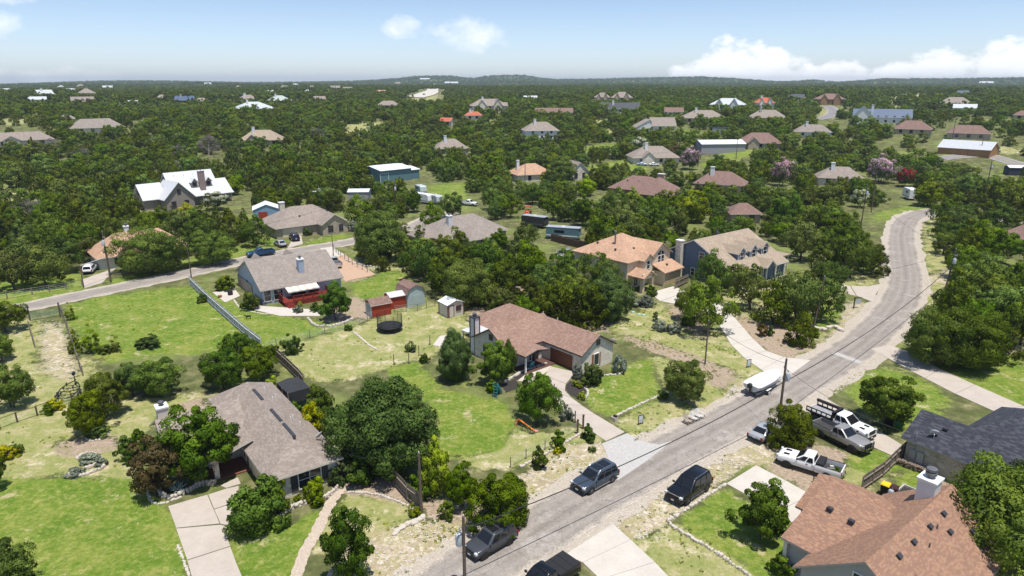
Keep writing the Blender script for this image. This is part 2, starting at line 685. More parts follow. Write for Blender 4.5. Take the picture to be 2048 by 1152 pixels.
# ---------------------------------------------------------------- far houses first: each stands on a low knoll of the land
# px, py (foot), width in the photograph, depth/width, turn, kind, roof, wall, chimney, label
FAR = [
    (94, 194, 26, .7, 20, 'gable', 'white', 'white', 1, 'white house with steep white metal roof far out among the oaks'),
    (76, 206, 28, .4, -5, 'gable', 'white', 'white', 0, 'long low house with plain white roof below the steep white one'),
    (178, 195, 26, .7, 15, 'hip', 'tan', 'pink', 0, 'two storey tan house with hipped roof beyond the woods'),
    (167, 210, 38, .5, 0, 'dormers', 'slate', 'cream', 0, 'long cream house with grey roof and a row of dark dormers'),
    (369, 207, 36, .5, -10, 'gable', 'navy', 'navyw', 1, 'dark navy roofed house deep in the woods'),
    (498, 204, 34, .5, 10, 'hip', 'tan', 'cream', 1, 'cream house with tan roof and chimney at its end, behind the big white roof'),
    (514, 226, 66, .7, 12, 'hip', 'white', 'white', 1, 'large low house under a broad white metal roof'),
    (216, 178, 18, .5, 0, 'gable', 'white', 'white', 0, 'small long white building below the skyline'),
    (124, 178, 15, .7, 10, 'hip', 'sage', 'cream', 0, 'small house with pale sage roof near the skyline'),
    (145, 187, 16, .5, 0, 'gable', 'white', 'white', 0, 'small white roof between the sage roof and the tan two storey house'),
    (162, 175, 15, .6, 0, 'hip', 'tan', 'pink', 0, 'tiny tan roof just under the skyline'),
    (10, 186, 20, .5, 0, 'gable', 'white', 'white', 0, 'white long roof near the skyline, at the edge of the view'),
    (416, 170, 13, .5, 0, 'gable', 'white', 'white', 0, 'white shed roof right on the skyline woods'),
    (477, 177, 10, .8, 0, 'hip', 'orange', 'cream', 0, 'tiny house with orange hipped roof near the skyline'),
    (268, 214, 23, .5, 5, 'gable', 'sage', 'cream', 0, 'house with grey green metal roof sunk in the trees'),
    (135, 248, 24, .6, 0, 'hip', 'tan', 'cream', 0, 'low grey tan roof showing alone above the treetops'),
    (198, 266, 78, .45, 8, 'hip', 'slate', 'cream', 0, 'long dark slate roof just clearing the treetops'),
    (325, 202, 20, .6, 0, 'hip', 'tan', 'cream', 0, 'small house with sunlit tan end wall, left of the navy roof'),
    (404, 209, 25, .5, 0, 'hip', 'tan', 'cream', 0, 'low tan roof beside the navy roofed house'),
    (562, 208, 46, .6, 10, 'hip', 'sage', 'cream', 1, 'house with pale green grey hipped roof and white chimney'),
    (640, 204, 24, .5, 5, 'gable', 'tan', 'pink', 0, 'tan gabled roof above the woods, between the sage roof and the highway'),
    (570, 179, 22, .5, 0, 'hip', 'tan', 'cream', 1, 'pale tan ranch roof on the far slope'),
    (591, 173, 16, .5, 0, 'hip', 'sage', 'cream', 0, 'pale roof high on the far slope'),
    (542, 189, 11, .8, 0, 'gable', 'sage', 'pink', 0, 'small house with one rust coloured gable on the far slope'),
    (623, 178, 17, .5, 0, 'hip', 'slate', 'cream', 0, 'grey roof on the far slope, largest of its little cluster'),
    (615, 187, 13, .6, 0, 'hip', 'sage', 'cream', 0, 'grey cottage lowest on the far slope'),
    (671, 179, 20, .5, 0, 'gable', 'slate', 'cream', 0, 'pale grey long house on the far slope'),
    (694, 182, 20, .5, -20, 'gable', 'slate', 'white', 0, 'slate roof turned askew on the far slope'),
    (798, 169, 14, .8, 25, 'gable', 'tan', 'cream', 0, 'tall gabled house standing alone near the far highway'),
    (695, 164, 14, .5, 0, 'gable', 'tan', 'pink', 0, 'tan roof at the top of the far slope'),
    (761, 188, 22, .35, 0, 'gable', 'orange', 'cream', 0, 'long low building with tan orange roof near the highway'),
    (775, 218, 38, .5, -12, 'hip', 'tan', 'cream', 0, 'tan hipped roof half sunk in the woods below the highway'),
    (850, 160, 22, .35, 0, 'gable', 'white', 'white', 0, 'long white building on the crest of the hill by the highway'),
    (903, 168, 30, .3, 0, 'gable', 'white', 'white', 0, 'long white metal building on the hillside right of the highway'),
    (980, 226, 70, .55, 8, 'mansion', 'tan', 'cream', 1, 'cream mansion with tall arched entry and brown grey roof'),
    (891, 252, 22, .7, -20, 'gable', 'red', 'cream', 0, 'small house with bright orange red roof among the trees'),
    (947, 240, 32, .5, 0, 'hip', 'red', 'cream', 1, 'house with orange red tiled roof and pale chimney'),
    (1061, 202, 30, .3, 5, 'gable', 'white', 'white', 0, 'pair of white roofed sheds showing beyond the trees'),
    (1204, 206, 34, .6, 0, 'mansion', 'slate', 'tan', 0, 'grey roofed wing house with brown gables, left of its taller twin'),
    (1243, 207, 46, .6, 0, 'mansion', 'tan', 'tan', 0, 'large brown roofed house with three steep gables'),
    (1007, 219, 14, .5, 0, 'gable', 'slate', 'cream', 0, 'small grey roof beside the cream mansion'),
    (1108, 234, 72, .3, 2, 'gable', 'rust', 'tan', 0, 'long low ranch house with rust red roof'),
    (1240, 226, 74, .4, 3, 'gable', 'black', 'white', 1, 'long modern house with black roof and white end wall'),
    (1348, 233, 34, .6, 8, 'gable', 'brown', 'cream', 0, 'brown roofed house with cream gable facing the valley'),
    (1452, 223, 60, .6, -8, 'mansion', 'white', 'white', 0, 'big white farmhouse with white metal roof'),
    (1408, 246, 80, .6, 6, 'hip', 'tan', 'tan', 1, 'broad tan hipped roof with a pale chimney, below the white farmhouse'),
    (1312, 262, 78, .5, 14, 'mono', 'tan', 'white', 0, 'white house with steep slanting tan roof'),
    (1084, 279, 66, .6, 12, 'hip', 'tan', 'white', 1, 'white two storey house with tan hipped roof and blue shadowed windows'),
    (1442, 268, 32, .5, 0, 'flat', 'black', 'white', 0, 'flat roofed white cabin with dark trim'),
    (1530, 218, 32, .7, 14, 'mansion', 'red', 'white', 1, 'white two storey house with red tile roof'),
    (1660, 210, 56, .6, 8, 'mansion', 'brown', 'wood', 0, 'brown lodge with two timber gables by the turning circle'),
    (1592, 200, 30, .4, 0, 'gable', 'black', 'cream', 0, 'dark roofed house beyond the turning circle'),
    (1763, 248, 90, .45, 4, 'farm', 'blue', 'white', 1, 'white farmhouse with deep blue metal roof and tall white chimney'),
    (1533, 245, 66, .6, 0, 'hip', 'tan', 'brick', 1, 'dark brick house with tan hipped roof'),
    (1821, 270, 56, .6, -4, 'hip', 'rust', 'tan', 0, 'tan stucco house with brown hipped roof and two dark windows'),
    (1936, 279, 60, .5, 4, 'hip', 'rust', 'tan', 0, 'tan house with stepped brown roof by the utility pole'),
    (1909, 214, 54, .5, 0, 'hip', 'tan', 'cream', 0, 'cream house with low tan roof among open pasture oaks'),
    (1928, 224, 32, .5, 0, 'gable', 'white', 'white', 0, 'metal shed with white roof below the pasture house'),
    (1925, 191, 18, .5, 0, 'gable', 'blue', 'white', 0, 'small house with blue roof in the far pasture'),
    (1625, 275, 60, .5, 6, 'hip', 'slate', 'white', 1, 'grey shingled roof and white chimney over the treetops'),
    (1972, 168, 22, .4, 0, 'gable', 'white', 'white', 0, 'long white roof just under the skyline beyond the pasture'),
    (2046, 240, 26, .6, 0, 'hip', 'rust', 'tan', 0, 'brown roof cut by the edge of the view'),
    (48, 293, 84, .35, 8, 'hip', 'tan', 'cream', 0, 'long grey tan roof with a lower wing, in thick woods'),
    (522, 292, 74, .6, -10, 'hip', 'beige', 'tan', 1, 'tan house under a broad beige hipped roof'),
    (905, 309, 62, .7, 10, 'hip', 'tan', 'cream', 1, 'cream brick house with grey brown roof, chimney and covered patio'),
    (1312, 328, 90, .6, 16, 'hip', 'tan', 'cream', 1, 'cream house with steep grey tan roof and tall white chimney'),
    (1521, 298, 74, .6, 10, 'hip', 'rust', 'brick', 0, 'stone house with red brown hipped roof'),
    (1925, 311, 76, .6, -16, 'barn', 'white', 'orange', 0, 'orange timber workshop with white metal roof'),
    (1436, 384, 90, .6, -8, 'hip', 'rust', 'tan', 1, 'red brown hipped roof with stone chimney, sunk among live oaks'),
    (1680, 372, 74, .6, 10, 'hip', 'tan', 'cream', 1, 'house with tan roof and white chimney behind the lilac crape myrtle'),
    (1490, 447, 56, .7, 20, 'hip', 'rust', 'tan', 0, 'small brown hipped roof in the trees behind the dormered house'),
]
FARPOS = []
for q in FAR:
    p = at(q[0], q[1])
    d = math.hypot(p.x, p.y)
    if d > 320:
        BUMPS.append((p.x, p.y, .004 * d if d < 900 else 3.0, 16 + .03 * d))
for q in FAR:
    FARPOS.append(at(q[0], q[1]))

# ---------------------------------------------------------------- what grows where: painted on the land from plans of lawns, verges and tracks
LUSH = [
    [(165, 600), (385, 570), (520, 690), (545, 702), (480, 690), (400, 705), (330, 710), (210, 725), (165, 690), (140, 640), (125, 620)],
    [(395, 575), (450, 600), (520, 628), (620, 642), (740, 632), (720, 645), (620, 672), (560, 692), (522, 690), (450, 640)],
    [(700, 570), (760, 545), (810, 540), (818, 580), (770, 603), (720, 600)],
    [(770, 735), (840, 722), (880, 780), (960, 795), (1005, 800), (1030, 850), (1000, 900), (900, 920), (860, 900), (880, 850), (845, 790)],
    [(1165, 790), (1220, 742), (1300, 715), (1320, 800), (1225, 835), (1180, 812)],
    [(0, 960), (130, 955), (250, 960), (300, 990), (345, 1030), (385, 1160), (390, 1300), (-300, 1300), (-200, 960)],
    [(480, 1030), (560, 1062), (660, 1010), (620, 1090), (560, 1180), (490, 1180), (460, 1080)],
    [(1350, 1042), (1452, 978), (1600, 1055), (1590, 1130), (1620, 1180), (1540, 1180), (1480, 1120)],
    [(1800, 690), (1990, 705), (2150, 740), (2150, 850), (1950, 775), (1850, 725)],
    [(1690, 780), (1750, 735), (1840, 755), (1900, 800), (1870, 840), (1800, 870), (1720, 815)],
    [(0, 520), (160, 540), (170, 580), (60, 615), (-80, 630), (-80, 540)],
    [(220, 560), (370, 520), (560, 470), (570, 488), (480, 512), (380, 535), (300, 562), (215, 572)],
    [(605, 487), (690, 463), (702, 474), (612, 495)],
    [(1750, 425), (1868, 404), (1880, 420), (1770, 440), (1745, 445)],
    [(1655, 600), (1700, 595), (1712, 612), (1680, 655), (1640, 668), (1630, 640)],
    [(1790, 950), (1860, 935), (1880, 965), (1800, 985)],
    [(1700, 900), (1790, 905), (1800, 930), (1760, 950), (1700, 935), (1680, 915)],
]
LUSH_FAR = [
    [(1165, 335), (1262, 318), (1300, 345), (1190, 352)], [(1402, 325), (1490, 308), (1440, 338), (1412, 338)], [(860, 372), (935, 362), (930, 410), (860, 412)],
    [(1350, 262), (1390, 258), (1395, 275), (1355, 278)], [(1165, 295), (1240, 285), (1235, 300), (1170, 308)], [(1990, 335), (2048, 345), (2048, 355), (1995, 350)],
    [(1440, 298), (1530, 288), (1525, 305), (1455, 320)],
]
DRY = [
    [(545, 702), (745, 640), (900, 600), (960, 640), (905, 690), (840, 722), (770, 738), (700, 760), (640, 765), (570, 735)],
    [(-200, 860), (130, 805), (300, 795), (440, 785), (425, 830), (290, 862), (250, 900), (300, 990), (130, 955), (-200, 960)],
    [(1225, 640), (1345, 598), (1425, 650), (1490, 700), (1545, 735), (1500, 790), (1440, 835), (1330, 885), (1265, 890), (1230, 840), (1330, 790), (1300, 705), (1220, 670)],
    [(880, 850), (1000, 900), (1030, 850), (1105, 870), (1165, 850), (1210, 880), (1050, 935), (960, 940), (860, 905)],
    [(690, 985), (760, 985), (835, 1020), (900, 1020), (820, 1090), (700, 1100), (620, 1110), (660, 1030)],
    [(1240, 1070), (1345, 1040), (1480, 1120), (1560, 1200), (1400, 1200)],
    [(1990, 705), (2150, 740), (2150, 850), (1950, 775), (1850, 725), (1800, 680)],
    [(1690, 770), (1760, 728), (1840, 745), (1905, 800), (1875, 842), (1800, 882), (1720, 832)],
    [(1560, 930), (1600, 890), (1690, 900), (1800, 935), (1760, 965), (1640, 990)],
    [(0, 640), (80, 640), (60, 800), (-80, 830), (-80, 640)], [(140, 690), (200, 730), (160, 790), (0, 830), (0, 800), (60, 760)],
    [(370, 520), (560, 500), (700, 480), (702, 474), (300, 562), (160, 600), (150, 590)],
    [(700, 570), (745, 548), (700, 480), (760, 470), (830, 530), (840, 600), (745, 640), (715, 600)],
    [(1440, 580), (1700, 540), (1760, 570), (1680, 575), (1640, 700), (1560, 740), (1440, 650)],
    [(1780, 600), (1850, 560), (1850, 430), (1900, 420), (1960, 520), (2048, 560), (2048, 700), (1820, 690)],
]
DRY_FAR = [
    [(0, 240), (95, 225), (90, 242), (30, 252), (0, 250)], [(680, 252), (760, 242), (790, 270), (700, 278)], [(1170, 240), (1230, 236), (1225, 250), (1180, 254)],
    [(1770, 195), (1860, 185), (1850, 205), (1775, 208)], [(1630, 215), (1665, 205), (1672, 240), (1640, 238)], [(1200, 260), (1240, 255), (1235, 268), (1200, 272)],
    [(0, 385), (110, 395), (120, 415), (0, 425)], [(760, 210), (870, 182), (880, 196), (800, 212)], [(1960, 290), (2048, 300), (2048, 312), (1975, 305)],
    [(1780, 212), (1830, 210), (1815, 222), (1770, 222)], [(1860, 285), (1870, 300), (1900, 320), (1880, 318)],
]
ROCK = [
    [(700, 1085), (900, 1015), (1060, 940), (1130, 888), (1212, 885), (1238, 915), (1140, 985), (1060, 1040), (1000, 1062), (940, 1065), (880, 1130), (800, 1220), (600, 1220)],
    [(80, 640), (120, 640), (142, 690), (158, 755), (130, 765), (85, 742)],
    [(1690, 600), (1712, 605), (1745, 612), (1700, 690), (1610, 745), (1555, 765), (1580, 735), (1640, 690), (1680, 650)],
    [(1465, 770), (1560, 735), (1600, 720), (1640, 712), (1560, 790), (1470, 845), (1380, 880), (1330, 890), (1440, 820)],
    [(1240, 1030), (1330, 965), (1440, 905), (1490, 930), (1445, 965), (1345, 1040), (1280, 1085), (1225, 1050)],
    [(1390, 935), (1500, 870), (1560, 860), (1600, 905), (1545, 935), (1500, 925), (1450, 965)],
    [(1660, 760), (1730, 715), (1745, 730), (1690, 775), (1650, 800)], [(1790, 600), (1850, 540), (1862, 560), (1820, 620), (1790, 690)],
    [(1000, 1150), (1130, 1085), (1230, 1030), (1245, 1050), (1140, 1110), (1080, 1180)],
    [(590, 560), (900, 760), (610, 560)],
    [(1870, 690), (1990, 685), (2048, 640), (2048, 705), (1960, 712)], [(1860, 560), (1990, 600), (2048, 600), (2048, 570), (1900, 530)],
    [(640, 860), (700, 870), (760, 930), (690, 945), (660, 900)], [(540, 830), (620, 820), (640, 860), (600, 860)],
]
DIRT = [
    [(1205, 655), (1330, 690), (1480, 745), (1445, 785), (1380, 735), (1270, 690)],
    [(1440, 600), (1500, 640), (1580, 650), (1640, 690), (1570, 730), (1530, 700), (1480, 660)],
    [(660, 500), (745, 545), (752, 552), (690, 566), (650, 520)], [(690, 590), (735, 600), (750, 640), (690, 640), (640, 650)],
    [(330, 820), (420, 790), (430, 830), (300, 860)], [(1560, 900), (1620, 890), (1700, 900), (1690, 920), (1640, 990), (1530, 940)],
    [(980, 560), (1200, 600), (1230, 640), (1160, 690), (1060, 650), (930, 640)], [(800, 530), (880, 480), (900, 520), (830, 560)],
    [(1320, 590), (1410, 640), (1420, 690), (1350, 640)], [(100, 880), (240, 870), (240, 900), (120, 915)],
    [(1820, 1000), (2048, 860), (2150, 1000), (2150, 1300), (1900, 1300)], [(1640, 965), (1700, 955), (1640, 1000), (1600, 980)],
    [(640, 940), (760, 930), (840, 1010), (780, 1000), (680, 985)], [(840, 990), (960, 1010), (1060, 1040), (930, 1050), (850, 1040)],
]
TRACK = [(205, 408, 330, 412, 300, 425, 215, 432), (165, 555, 235, 536, 232, 552, 205, 566)]

rr = [0.0]
r_ = 6.0
while r_ < 9500:
    rr.append(r_)
    r_ *= 1.0062 if 26 < r_ < 5500 else 1.06
rr = np.array(rr)
aa = np.concatenate([np.arange(-180, -54, 4.0), np.arange(-52, 52.01, .34), np.arange(56, 180.1, 4.0)])
aa = np.radians(aa)
NR, NA = len(rr), len(aa)
GX = rr[:, None] * np.sin(aa)[None, :]
GY = rr[:, None] * np.cos(aa)[None, :]
GZ = T(GX, GY)
wts = np.zeros((NR, NA, 4), np.float32)


def inside(poly, X, Y):
    P = np.array(poly, float)
    x0, y0, x1, y1 = P[:, 0].min(), P[:, 1].min(), P[:, 0].max(), P[:, 1].max()
    out = np.zeros(X.shape, bool)
    sel = (X >= x0) & (X <= x1) & (Y >= y0) & (Y <= y1)
    if not sel.any():
        return out
    xs, ys = X[sel], Y[sel]
    c = np.zeros(xs.shape, bool)
    for i in range(len(P)):
        (ax, ay), (bx, by) = P[i], P[(i + 1) % len(P)]
        if ay == by:
            continue
        k = ((ay > ys) != (by > ys)) & (xs < (bx - ax) * (ys - ay) / (by - ay) + ax)
        c ^= k
    out[sel] = c
    return out


ROADQ = []
SPARSE = []
OPEN = []           # plans of open land where the woods keep out
for ch, polys, far in ((1, DRY, 0), (1, DRY_FAR, 1), (0, LUSH, 0), (0, LUSH_FAR, 1), (2, ROCK, 0), (3, DIRT, 0)):
    for p in polys:
        w = [tuple(at(*q)[:2]) for q in p] if far else [g2(*q) for q in p]
        if not (p is DRY[-1] or p is DRY[-2] or p is DRY[-3] or p is DIRT[-1] or (ch == 3 and p in DIRT[6:])):
            (SPARSE if p in DRY_FAR else OPEN).append(w)
        k = inside(w, GX, GY)
        if ch != 1:
            wts[k] = 0
        wts[k, ch] = 1.
TRK = []
for t in TRACK:
    w = [tuple(at(t[i], t[i + 1])[:2]) for i in range(0, 8, 2)]
    TRK.append(w)
    OPEN.append(w)
    k = inside(w, GX, GY)
    wts[k] = (0, 0, .7, .5)
for _ in range(7):
    wts[1:-1] = (wts[:-2] + wts[1:-1] * 2 + wts[2:]) / 4
    wts[:, 1:-1] = (wts[:, :-2] + wts[:, 1:-1] * 2 + wts[:, 2:]) / 4

me = bpy.data.meshes.new('ground')
vv = np.stack([GX, GY, GZ], -1).reshape(-1, 3)
i0 = (np.arange(NR - 1)[:, None] * NA + np.arange(NA - 1)[None, :]).reshape(-1)
quads = np.stack([i0, i0 + NA, i0 + NA + 1, i0 + 1], -1)
me.vertices.add(len(vv))
me.vertices.foreach_set("co", vv.astype(np.float32).ravel())
me.loops.add(quads.size)
me.loops.foreach_set("vertex_index", quads.astype(np.int32).ravel())
me.polygons.add(len(quads))
me.polygons.foreach_set("loop_start", np.arange(0, quads.size, 4, dtype=np.int32))
me.polygons.foreach_set("use_smooth", np.ones(len(quads), bool))
ca = me.color_attributes.new("cover", 'FLOAT_COLOR', 'POINT')
ca.data.foreach_set("color", wts.reshape(-1))
me.update()
me.validate()

m, n, l = newmat('ground_cover')
geo = n.new("ShaderNodeNewGeometry")
pos = geo.outputs["Position"]
cov = n.new("ShaderNodeAttribute")
cov.attribute_name = "cover"
sc_ = n.new("ShaderNodeSeparateColor")
l.new(cov.outputs["Color"], sc_.inputs[0])
n_big = noise_node(n, l, pos, .09, 6, .62)
n_mid = noise_node(n, l, pos, .45, 7, .68)
n_fine = noise_node(n, l, pos, 2.6, 6, .7)
n_grit = noise_node(n, l, pos, 9.0, 4, .7)
n_mid2 = noise_node(n, l, nmath(n, l, 'ADD', 0, 0) if False else pos, .22, 6, .66)
rag = nmath(n, l, 'ADD', nmath(n, l, 'MULTIPLY', nmath(n, l, 'SUBTRACT', n_mid, .5), 2.0), nmath(n, l, 'MULTIPLY', nmath(n, l, 'SUBTRACT', n_fine, .5), 1.2))


def edge(wt, bias=0.):
    return ramp(n, l, nmath(n, l, 'ADD', wt, nmath(n, l, 'ADD', rag, bias)), [(.36, 0.), (.64, 1.)])


# colours of the covers themselves
grass_l = ramp(n, l, n_mid2, [(.32, (.074, .148, .012)), (.48, (.128, .196, .023)), (.66, (.235, .255, .055))])
grass_l = mixc(n, l, ramp(n, l, n_fine, [(.35, .6), (.6, 0.)]), grass_l, (.085, .135, .022))
n_pat = noise_node(n, l, pos, .7, 8, .75)
grass_l = mixc(n, l, ramp(n, l, n_pat, [(.53, 0.), (.67, .65)]), grass_l, (.36, .325, .12))
straw = ramp(n, l, n_mid, [(.3, (.19, .23, .06)), (.5, (.29, .29, .11)), (.62, (.42, .36, .2)), (.75, (.55, .46, .33))])
straw = mixc(n, l, ramp(n, l, n_fine, [(.38, .5), (.6, 0.)]), straw, (.17, .19, .06))
n_bare = noise_node(n, l, pos, .26, 9, .78)
n_speck = noise_node(n, l, pos, 1.7, 8, .8)
grass_l = mixc(n, l, ramp(n, l, n_speck, [(.50, 0.), (.64, .75)]), grass_l, (.30, .31, .085))
grass_l = mixc(n, l, ramp(n, l, n_speck, [(.34, .7), (.46, 0.)]), grass_l, (.06, .11, .012))
grass_l = mixc(n, l, ramp(n, l, n_bare, [(.575, 0.), (.62, .7)]), grass_l, (.47, .385, .24))
straw = mixc(n, l, ramp(n, l, n_bare, [(.545, 0.), (.6, .7)]), straw, (.56, .47, .345))
straw = mixc(n, l, ramp(n, l, n_speck, [(.36, .65), (.48, 0.)]), straw, (.14, .17, .045))
vor = n.new("ShaderNodeTexVoronoi")
vor.inputs["Scale"].default_value = 2.3
l.new(pos, vor.inputs["Vector"])
peb = n.new("ShaderNodeSeparateColor")
l.new(vor.outputs["Color"], peb.inputs[0])
rock_c = ramp(n, l, peb.outputs[0], [(0., (.32, .26, .185)), (.4, (.43, .355, .262)), (.8, (.52, .445, .345)), (1., (.62, .55, .45))])
rock_c = mixc(n, l, ramp(n, l, nmath(n, l, 'ADD', nmath(n, l, 'MULTIPLY', n_mid, .6), nmath(n, l, 'MULTIPLY', n_fine, .5)), [(.5, 0.), (.6, .85)]), rock_c, (.31, .275, .13))
rock_c = mixc(n, l, ramp(n, l, n_speck, [(.36, .7), (.47, 0.)]), rock_c, (.17, .18, .06))
dirt_c = ramp(n, l, n_fine, [(.3, (.23, .17, .12)), (.55, (.345, .27, .2)), (.75, (.46, .375, .29))])
dirt_c = mixc(n, l, ramp(n, l, n_mid, [(.54, 0.), (.66, .7)]), dirt_c, (.2, .21, .075))
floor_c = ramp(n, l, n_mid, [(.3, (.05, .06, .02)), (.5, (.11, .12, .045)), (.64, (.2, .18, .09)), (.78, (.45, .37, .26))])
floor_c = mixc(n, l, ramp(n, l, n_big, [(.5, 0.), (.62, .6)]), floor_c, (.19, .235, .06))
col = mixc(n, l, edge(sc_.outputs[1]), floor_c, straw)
col = mixc(n, l, edge(sc_.outputs[0], .06), col, grass_l)
col = mixc(n, l, edge(cov.outputs["Alpha"]), col, dirt_c)
col = mixc(n, l, edge(sc_.outputs[2]), col, rock_c)
# beyond the counted woods the land is covered by unbroken tree canopy with a few open fields
sp = n.new("ShaderNodeVectorMath")
sp.operation = 'LENGTH'
l.new(pos, sp.inputs[0])
nf1 = noise_node(n, l, pos, .045, 6, .72)
nf2 = noise_node(n, l, pos, .0042, 5, .6)
can = ramp(n, l, nf1, [(.3, (.02, .032, .012)), (.55, (.05, .075, .026)), (.75, (.1, .12, .045))])
can = mixc(n, l, ramp(n, l, nf2, [(.62, 0.), (.68, .7)]), can, (.34, .33, .16))
fa = n.new("ShaderNodeMapRange")
fa.inputs["From Min"].default_value = 1300
fa.inputs["From Max"].default_value = 2200
l.new(sp.outputs["Value"], fa.inputs["Value"])
col = mixc(n, l, fa.outputs[0], col, can)
hgt = nmath(n, l, 'ADD', nmath(n, l, 'MULTIPLY', n_fine, .7), nmath(n, l, 'MULTIPLY', n_grit, .35))
col = mixc(n, l, .35, col, ramp(n, l, n_grit, [(.3, .2), (.7, .8)]), 'OVERLAY')
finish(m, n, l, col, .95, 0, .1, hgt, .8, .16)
me.materials.append(m)
ground = tag(obj('ground', me), kind='structure')

# ---------------------------------------------------------------- roads, drives and paths


def smooth_path(pts, k=8):
    """Catmull-Rom through the points"""
    pts = [Vector((p[0], p[1], 0)) for p in pts]
    P = [pts[0] * 2 - pts[1]] + pts + [pts[-1] * 2 - pts[-2]]
    out = []
    for i in range(1, len(P) - 2):
        for j in range(k):
            t = j / k
            a, b, c, d = P[i - 1], P[i], P[i + 1], P[i + 2]
            out.append(.5 * ((2 * b) + (c - a) * t + (2 * a - 5 * b + 4 * c - d) * t * t + (3 * b - a - 3 * c + d) * t ** 3))
    out.append(pts[-1])
    return out


def ribbon(path, w, lift, name, material, kind='structure', jag=0., seed=1, far=False, thick=None):
    r0 = random.Random(seed)
    vs_, fs, across = [], [], []
    k = len(path)
    mm = MB()
    for i, p in enumerate(path):
        d = (path[min(i + 1, k - 1)] - path[max(i - 1, 0)]).normalized()
        nn = Vector((-d.y, d.x, 0))
        ww = w[i] if isinstance(w, list) else w
        for s_ in (-1, -.5, 0, .5, 1):
            q = p + nn * (ww / 2 * s_ + (r0.uniform(-jag, jag) if abs(s_) == 1 else 0))
            z = (Th(q.x, q.y) if far else 0) + lift
            vs_.append((q.x, q.y, z))
            across.append(s_)
    for i in range(k - 1):
        for j in range(4):
            fs.append((i * 5 + j + 1, i * 5 + j, (i + 1) * 5 + j, (i + 1) * 5 + j + 1))
    mm.add(vs_, fs)
    o = mm.build(name, material)
    o.data.attributes.new('across', 'FLOAT', 'POINT').data.foreach_set('value', across)
    if kind:
        tag(o, kind=kind)
    return o


# worn chip-seal: grey-pink, patched, with a paler gravel edge
def roadmat(name, c, c2, patch):
    m, n, l = newmat(name)
    pos = n.new("ShaderNodeNewGeometry").outputs["Position"]
    a = noise_node(n, l, pos, .35, 7, .7)
    b = noise_node(n, l, pos, 6, 4, .7)
    col = ramp(n, l, a, [(.35, c2), (.6, c)])
    col = mixc(n, l, ramp(n, l, noise_node(n, l, pos, .16, 5, .75), [(.57, 0.), (.61, .75)]), col, patch)
    v = n.new("ShaderNodeTexVoronoi")
    v.feature = 'DISTANCE_TO_EDGE'
    v.inputs["Scale"].default_value = .33
    wv = n.new("ShaderNodeMixRGB")
    wv.blend_type = 'LINEAR_LIGHT'
    wv.inputs[0].default_value = .5
    l.new(pos, wv.inputs[1])
    nz = n.new("ShaderNodeTexNoise")
    nz.inputs["Scale"].default_value = .8
    nz.inputs["Detail"].default_value = 5
    l.new(pos, nz.inputs["Vector"])
    l.new(nz.outputs["Color"], wv.inputs[2])
    l.new(wv.outputs[0], v.inputs["Vector"])
    crack = ramp(n, l, v.outputs["Distance"], [(.0, .4), (.018, 0.)])
    col = mixc(n, l, crack, col, tuple(q * .45 for q in c2))
    ac = n.new("ShaderNodeAttribute")
    ac.attribute_name = 'across'
    s1 = nmath(n, l, 'ABSOLUTE', nmath(n, l, 'ADD', ac.outputs["Fac"], nmath(n, l, 'MULTIPLY', nmath(n, l, 'SUBTRACT', a, .5), .35)))
    trk = ramp(n, l, s1, [(.0, 0.), (.14, .0), (.24, .5), (.34, .0), (.5, .0), (.62, .5), (.74, 0.)])
    col = mixc(n, l, trk, col, tuple(q * 1.18 for q in c))
    mid = ramp(n, l, s1, [(.0, .28), (.12, 0.)])
    col = mixc(n, l, mid, col, tuple(q * .6 for q in c2))
    rg = nmath(n, l, 'ADD', nmath(n, l, 'ABSOLUTE', ac.outputs["Fac"]), nmath(n, l, 'ADD', nmath(n, l, 'MULTIPLY', nmath(n, l, 'SUBTRACT', a, .5), .5), nmath(n, l, 'MULTIPLY', nmath(n, l, 'SUBTRACT', b, .5), .35)))
    col = mixc(n, l, ramp(n, l, rg, [(.78, 0.), (.98, .9)]), col, (.44, .385, .32))
    col = mixc(n, l, .35, col, ramp(n, l, b, [(.3, .2), (.7, .8)]), 'OVERLAY')
    MATS[name] = finish(m, n, l, col, .93, 0, .15, b, .3, .02)
    return MATS[name]


ROAD = roadmat('worn_asphalt', (.275, .244, .215), (.22, .195, .17), (.345, .315, .285))
ROAD2 = roadmat('grey_asphalt', (.23, .22, .22), (.18, .17, .165), (.27, .26, .25))
GRAVEL = stonework('gravel', (.45, .395, .325), (.36, .305, .24), (.54, .485, .41), scale=6, gap=.1)

main_px = [(700, 1330), (830, 1225), (960, 1130), (1090, 1052), (1235, 965), (1370, 890), (1480, 832), (1580, 775), (1680, 718), (1745, 668), (1795, 610), (1812, 560), (1806, 510), (1803, 470), (1815, 440), (1850, 424)]
main_path = smooth_path([g2(*q) for q in main_px])
ribbon(main_path, 8.6, .03, 'road_shoulder', GRAVEL, jag=.45, seed=4)
ribbon(main_path, 6.3, .05, 'road', ROAD, jag=.16, seed=5)
tail = smooth_path([g2(*q) for q in [(1850, 424), (1885, 420), (1935, 424), (1990, 436), (2100, 460)]])
ribbon(tail, 6.0, .046, 'road', ROAD, jag=.16, seed=6)
lane_px = [(-160, 662), (-40, 632), (60, 612), (160, 591), (250, 573), (330, 556), (400, 541), (480, 523), (560, 507), (640, 494), (700, 484), (760, 471), (820, 455), (860, 438), (905, 424)]
lane_path = smooth_path([g2(*q) for q in lane_px])
ribbon(lane_path, 6.6, .03, 'road_shoulder', GRAVEL, jag=.4, seed=7)
ribbon(lane_path, 4.9, .05, 'road', ROAD, jag=.14, seed=8)
fr_px = [(1880, 318), (1930, 312), (1975, 312), (2010, 322), (2048, 333), (2120, 350)]
fr_path = smooth_path([tuple(at(*q)[:2]) for q in fr_px])
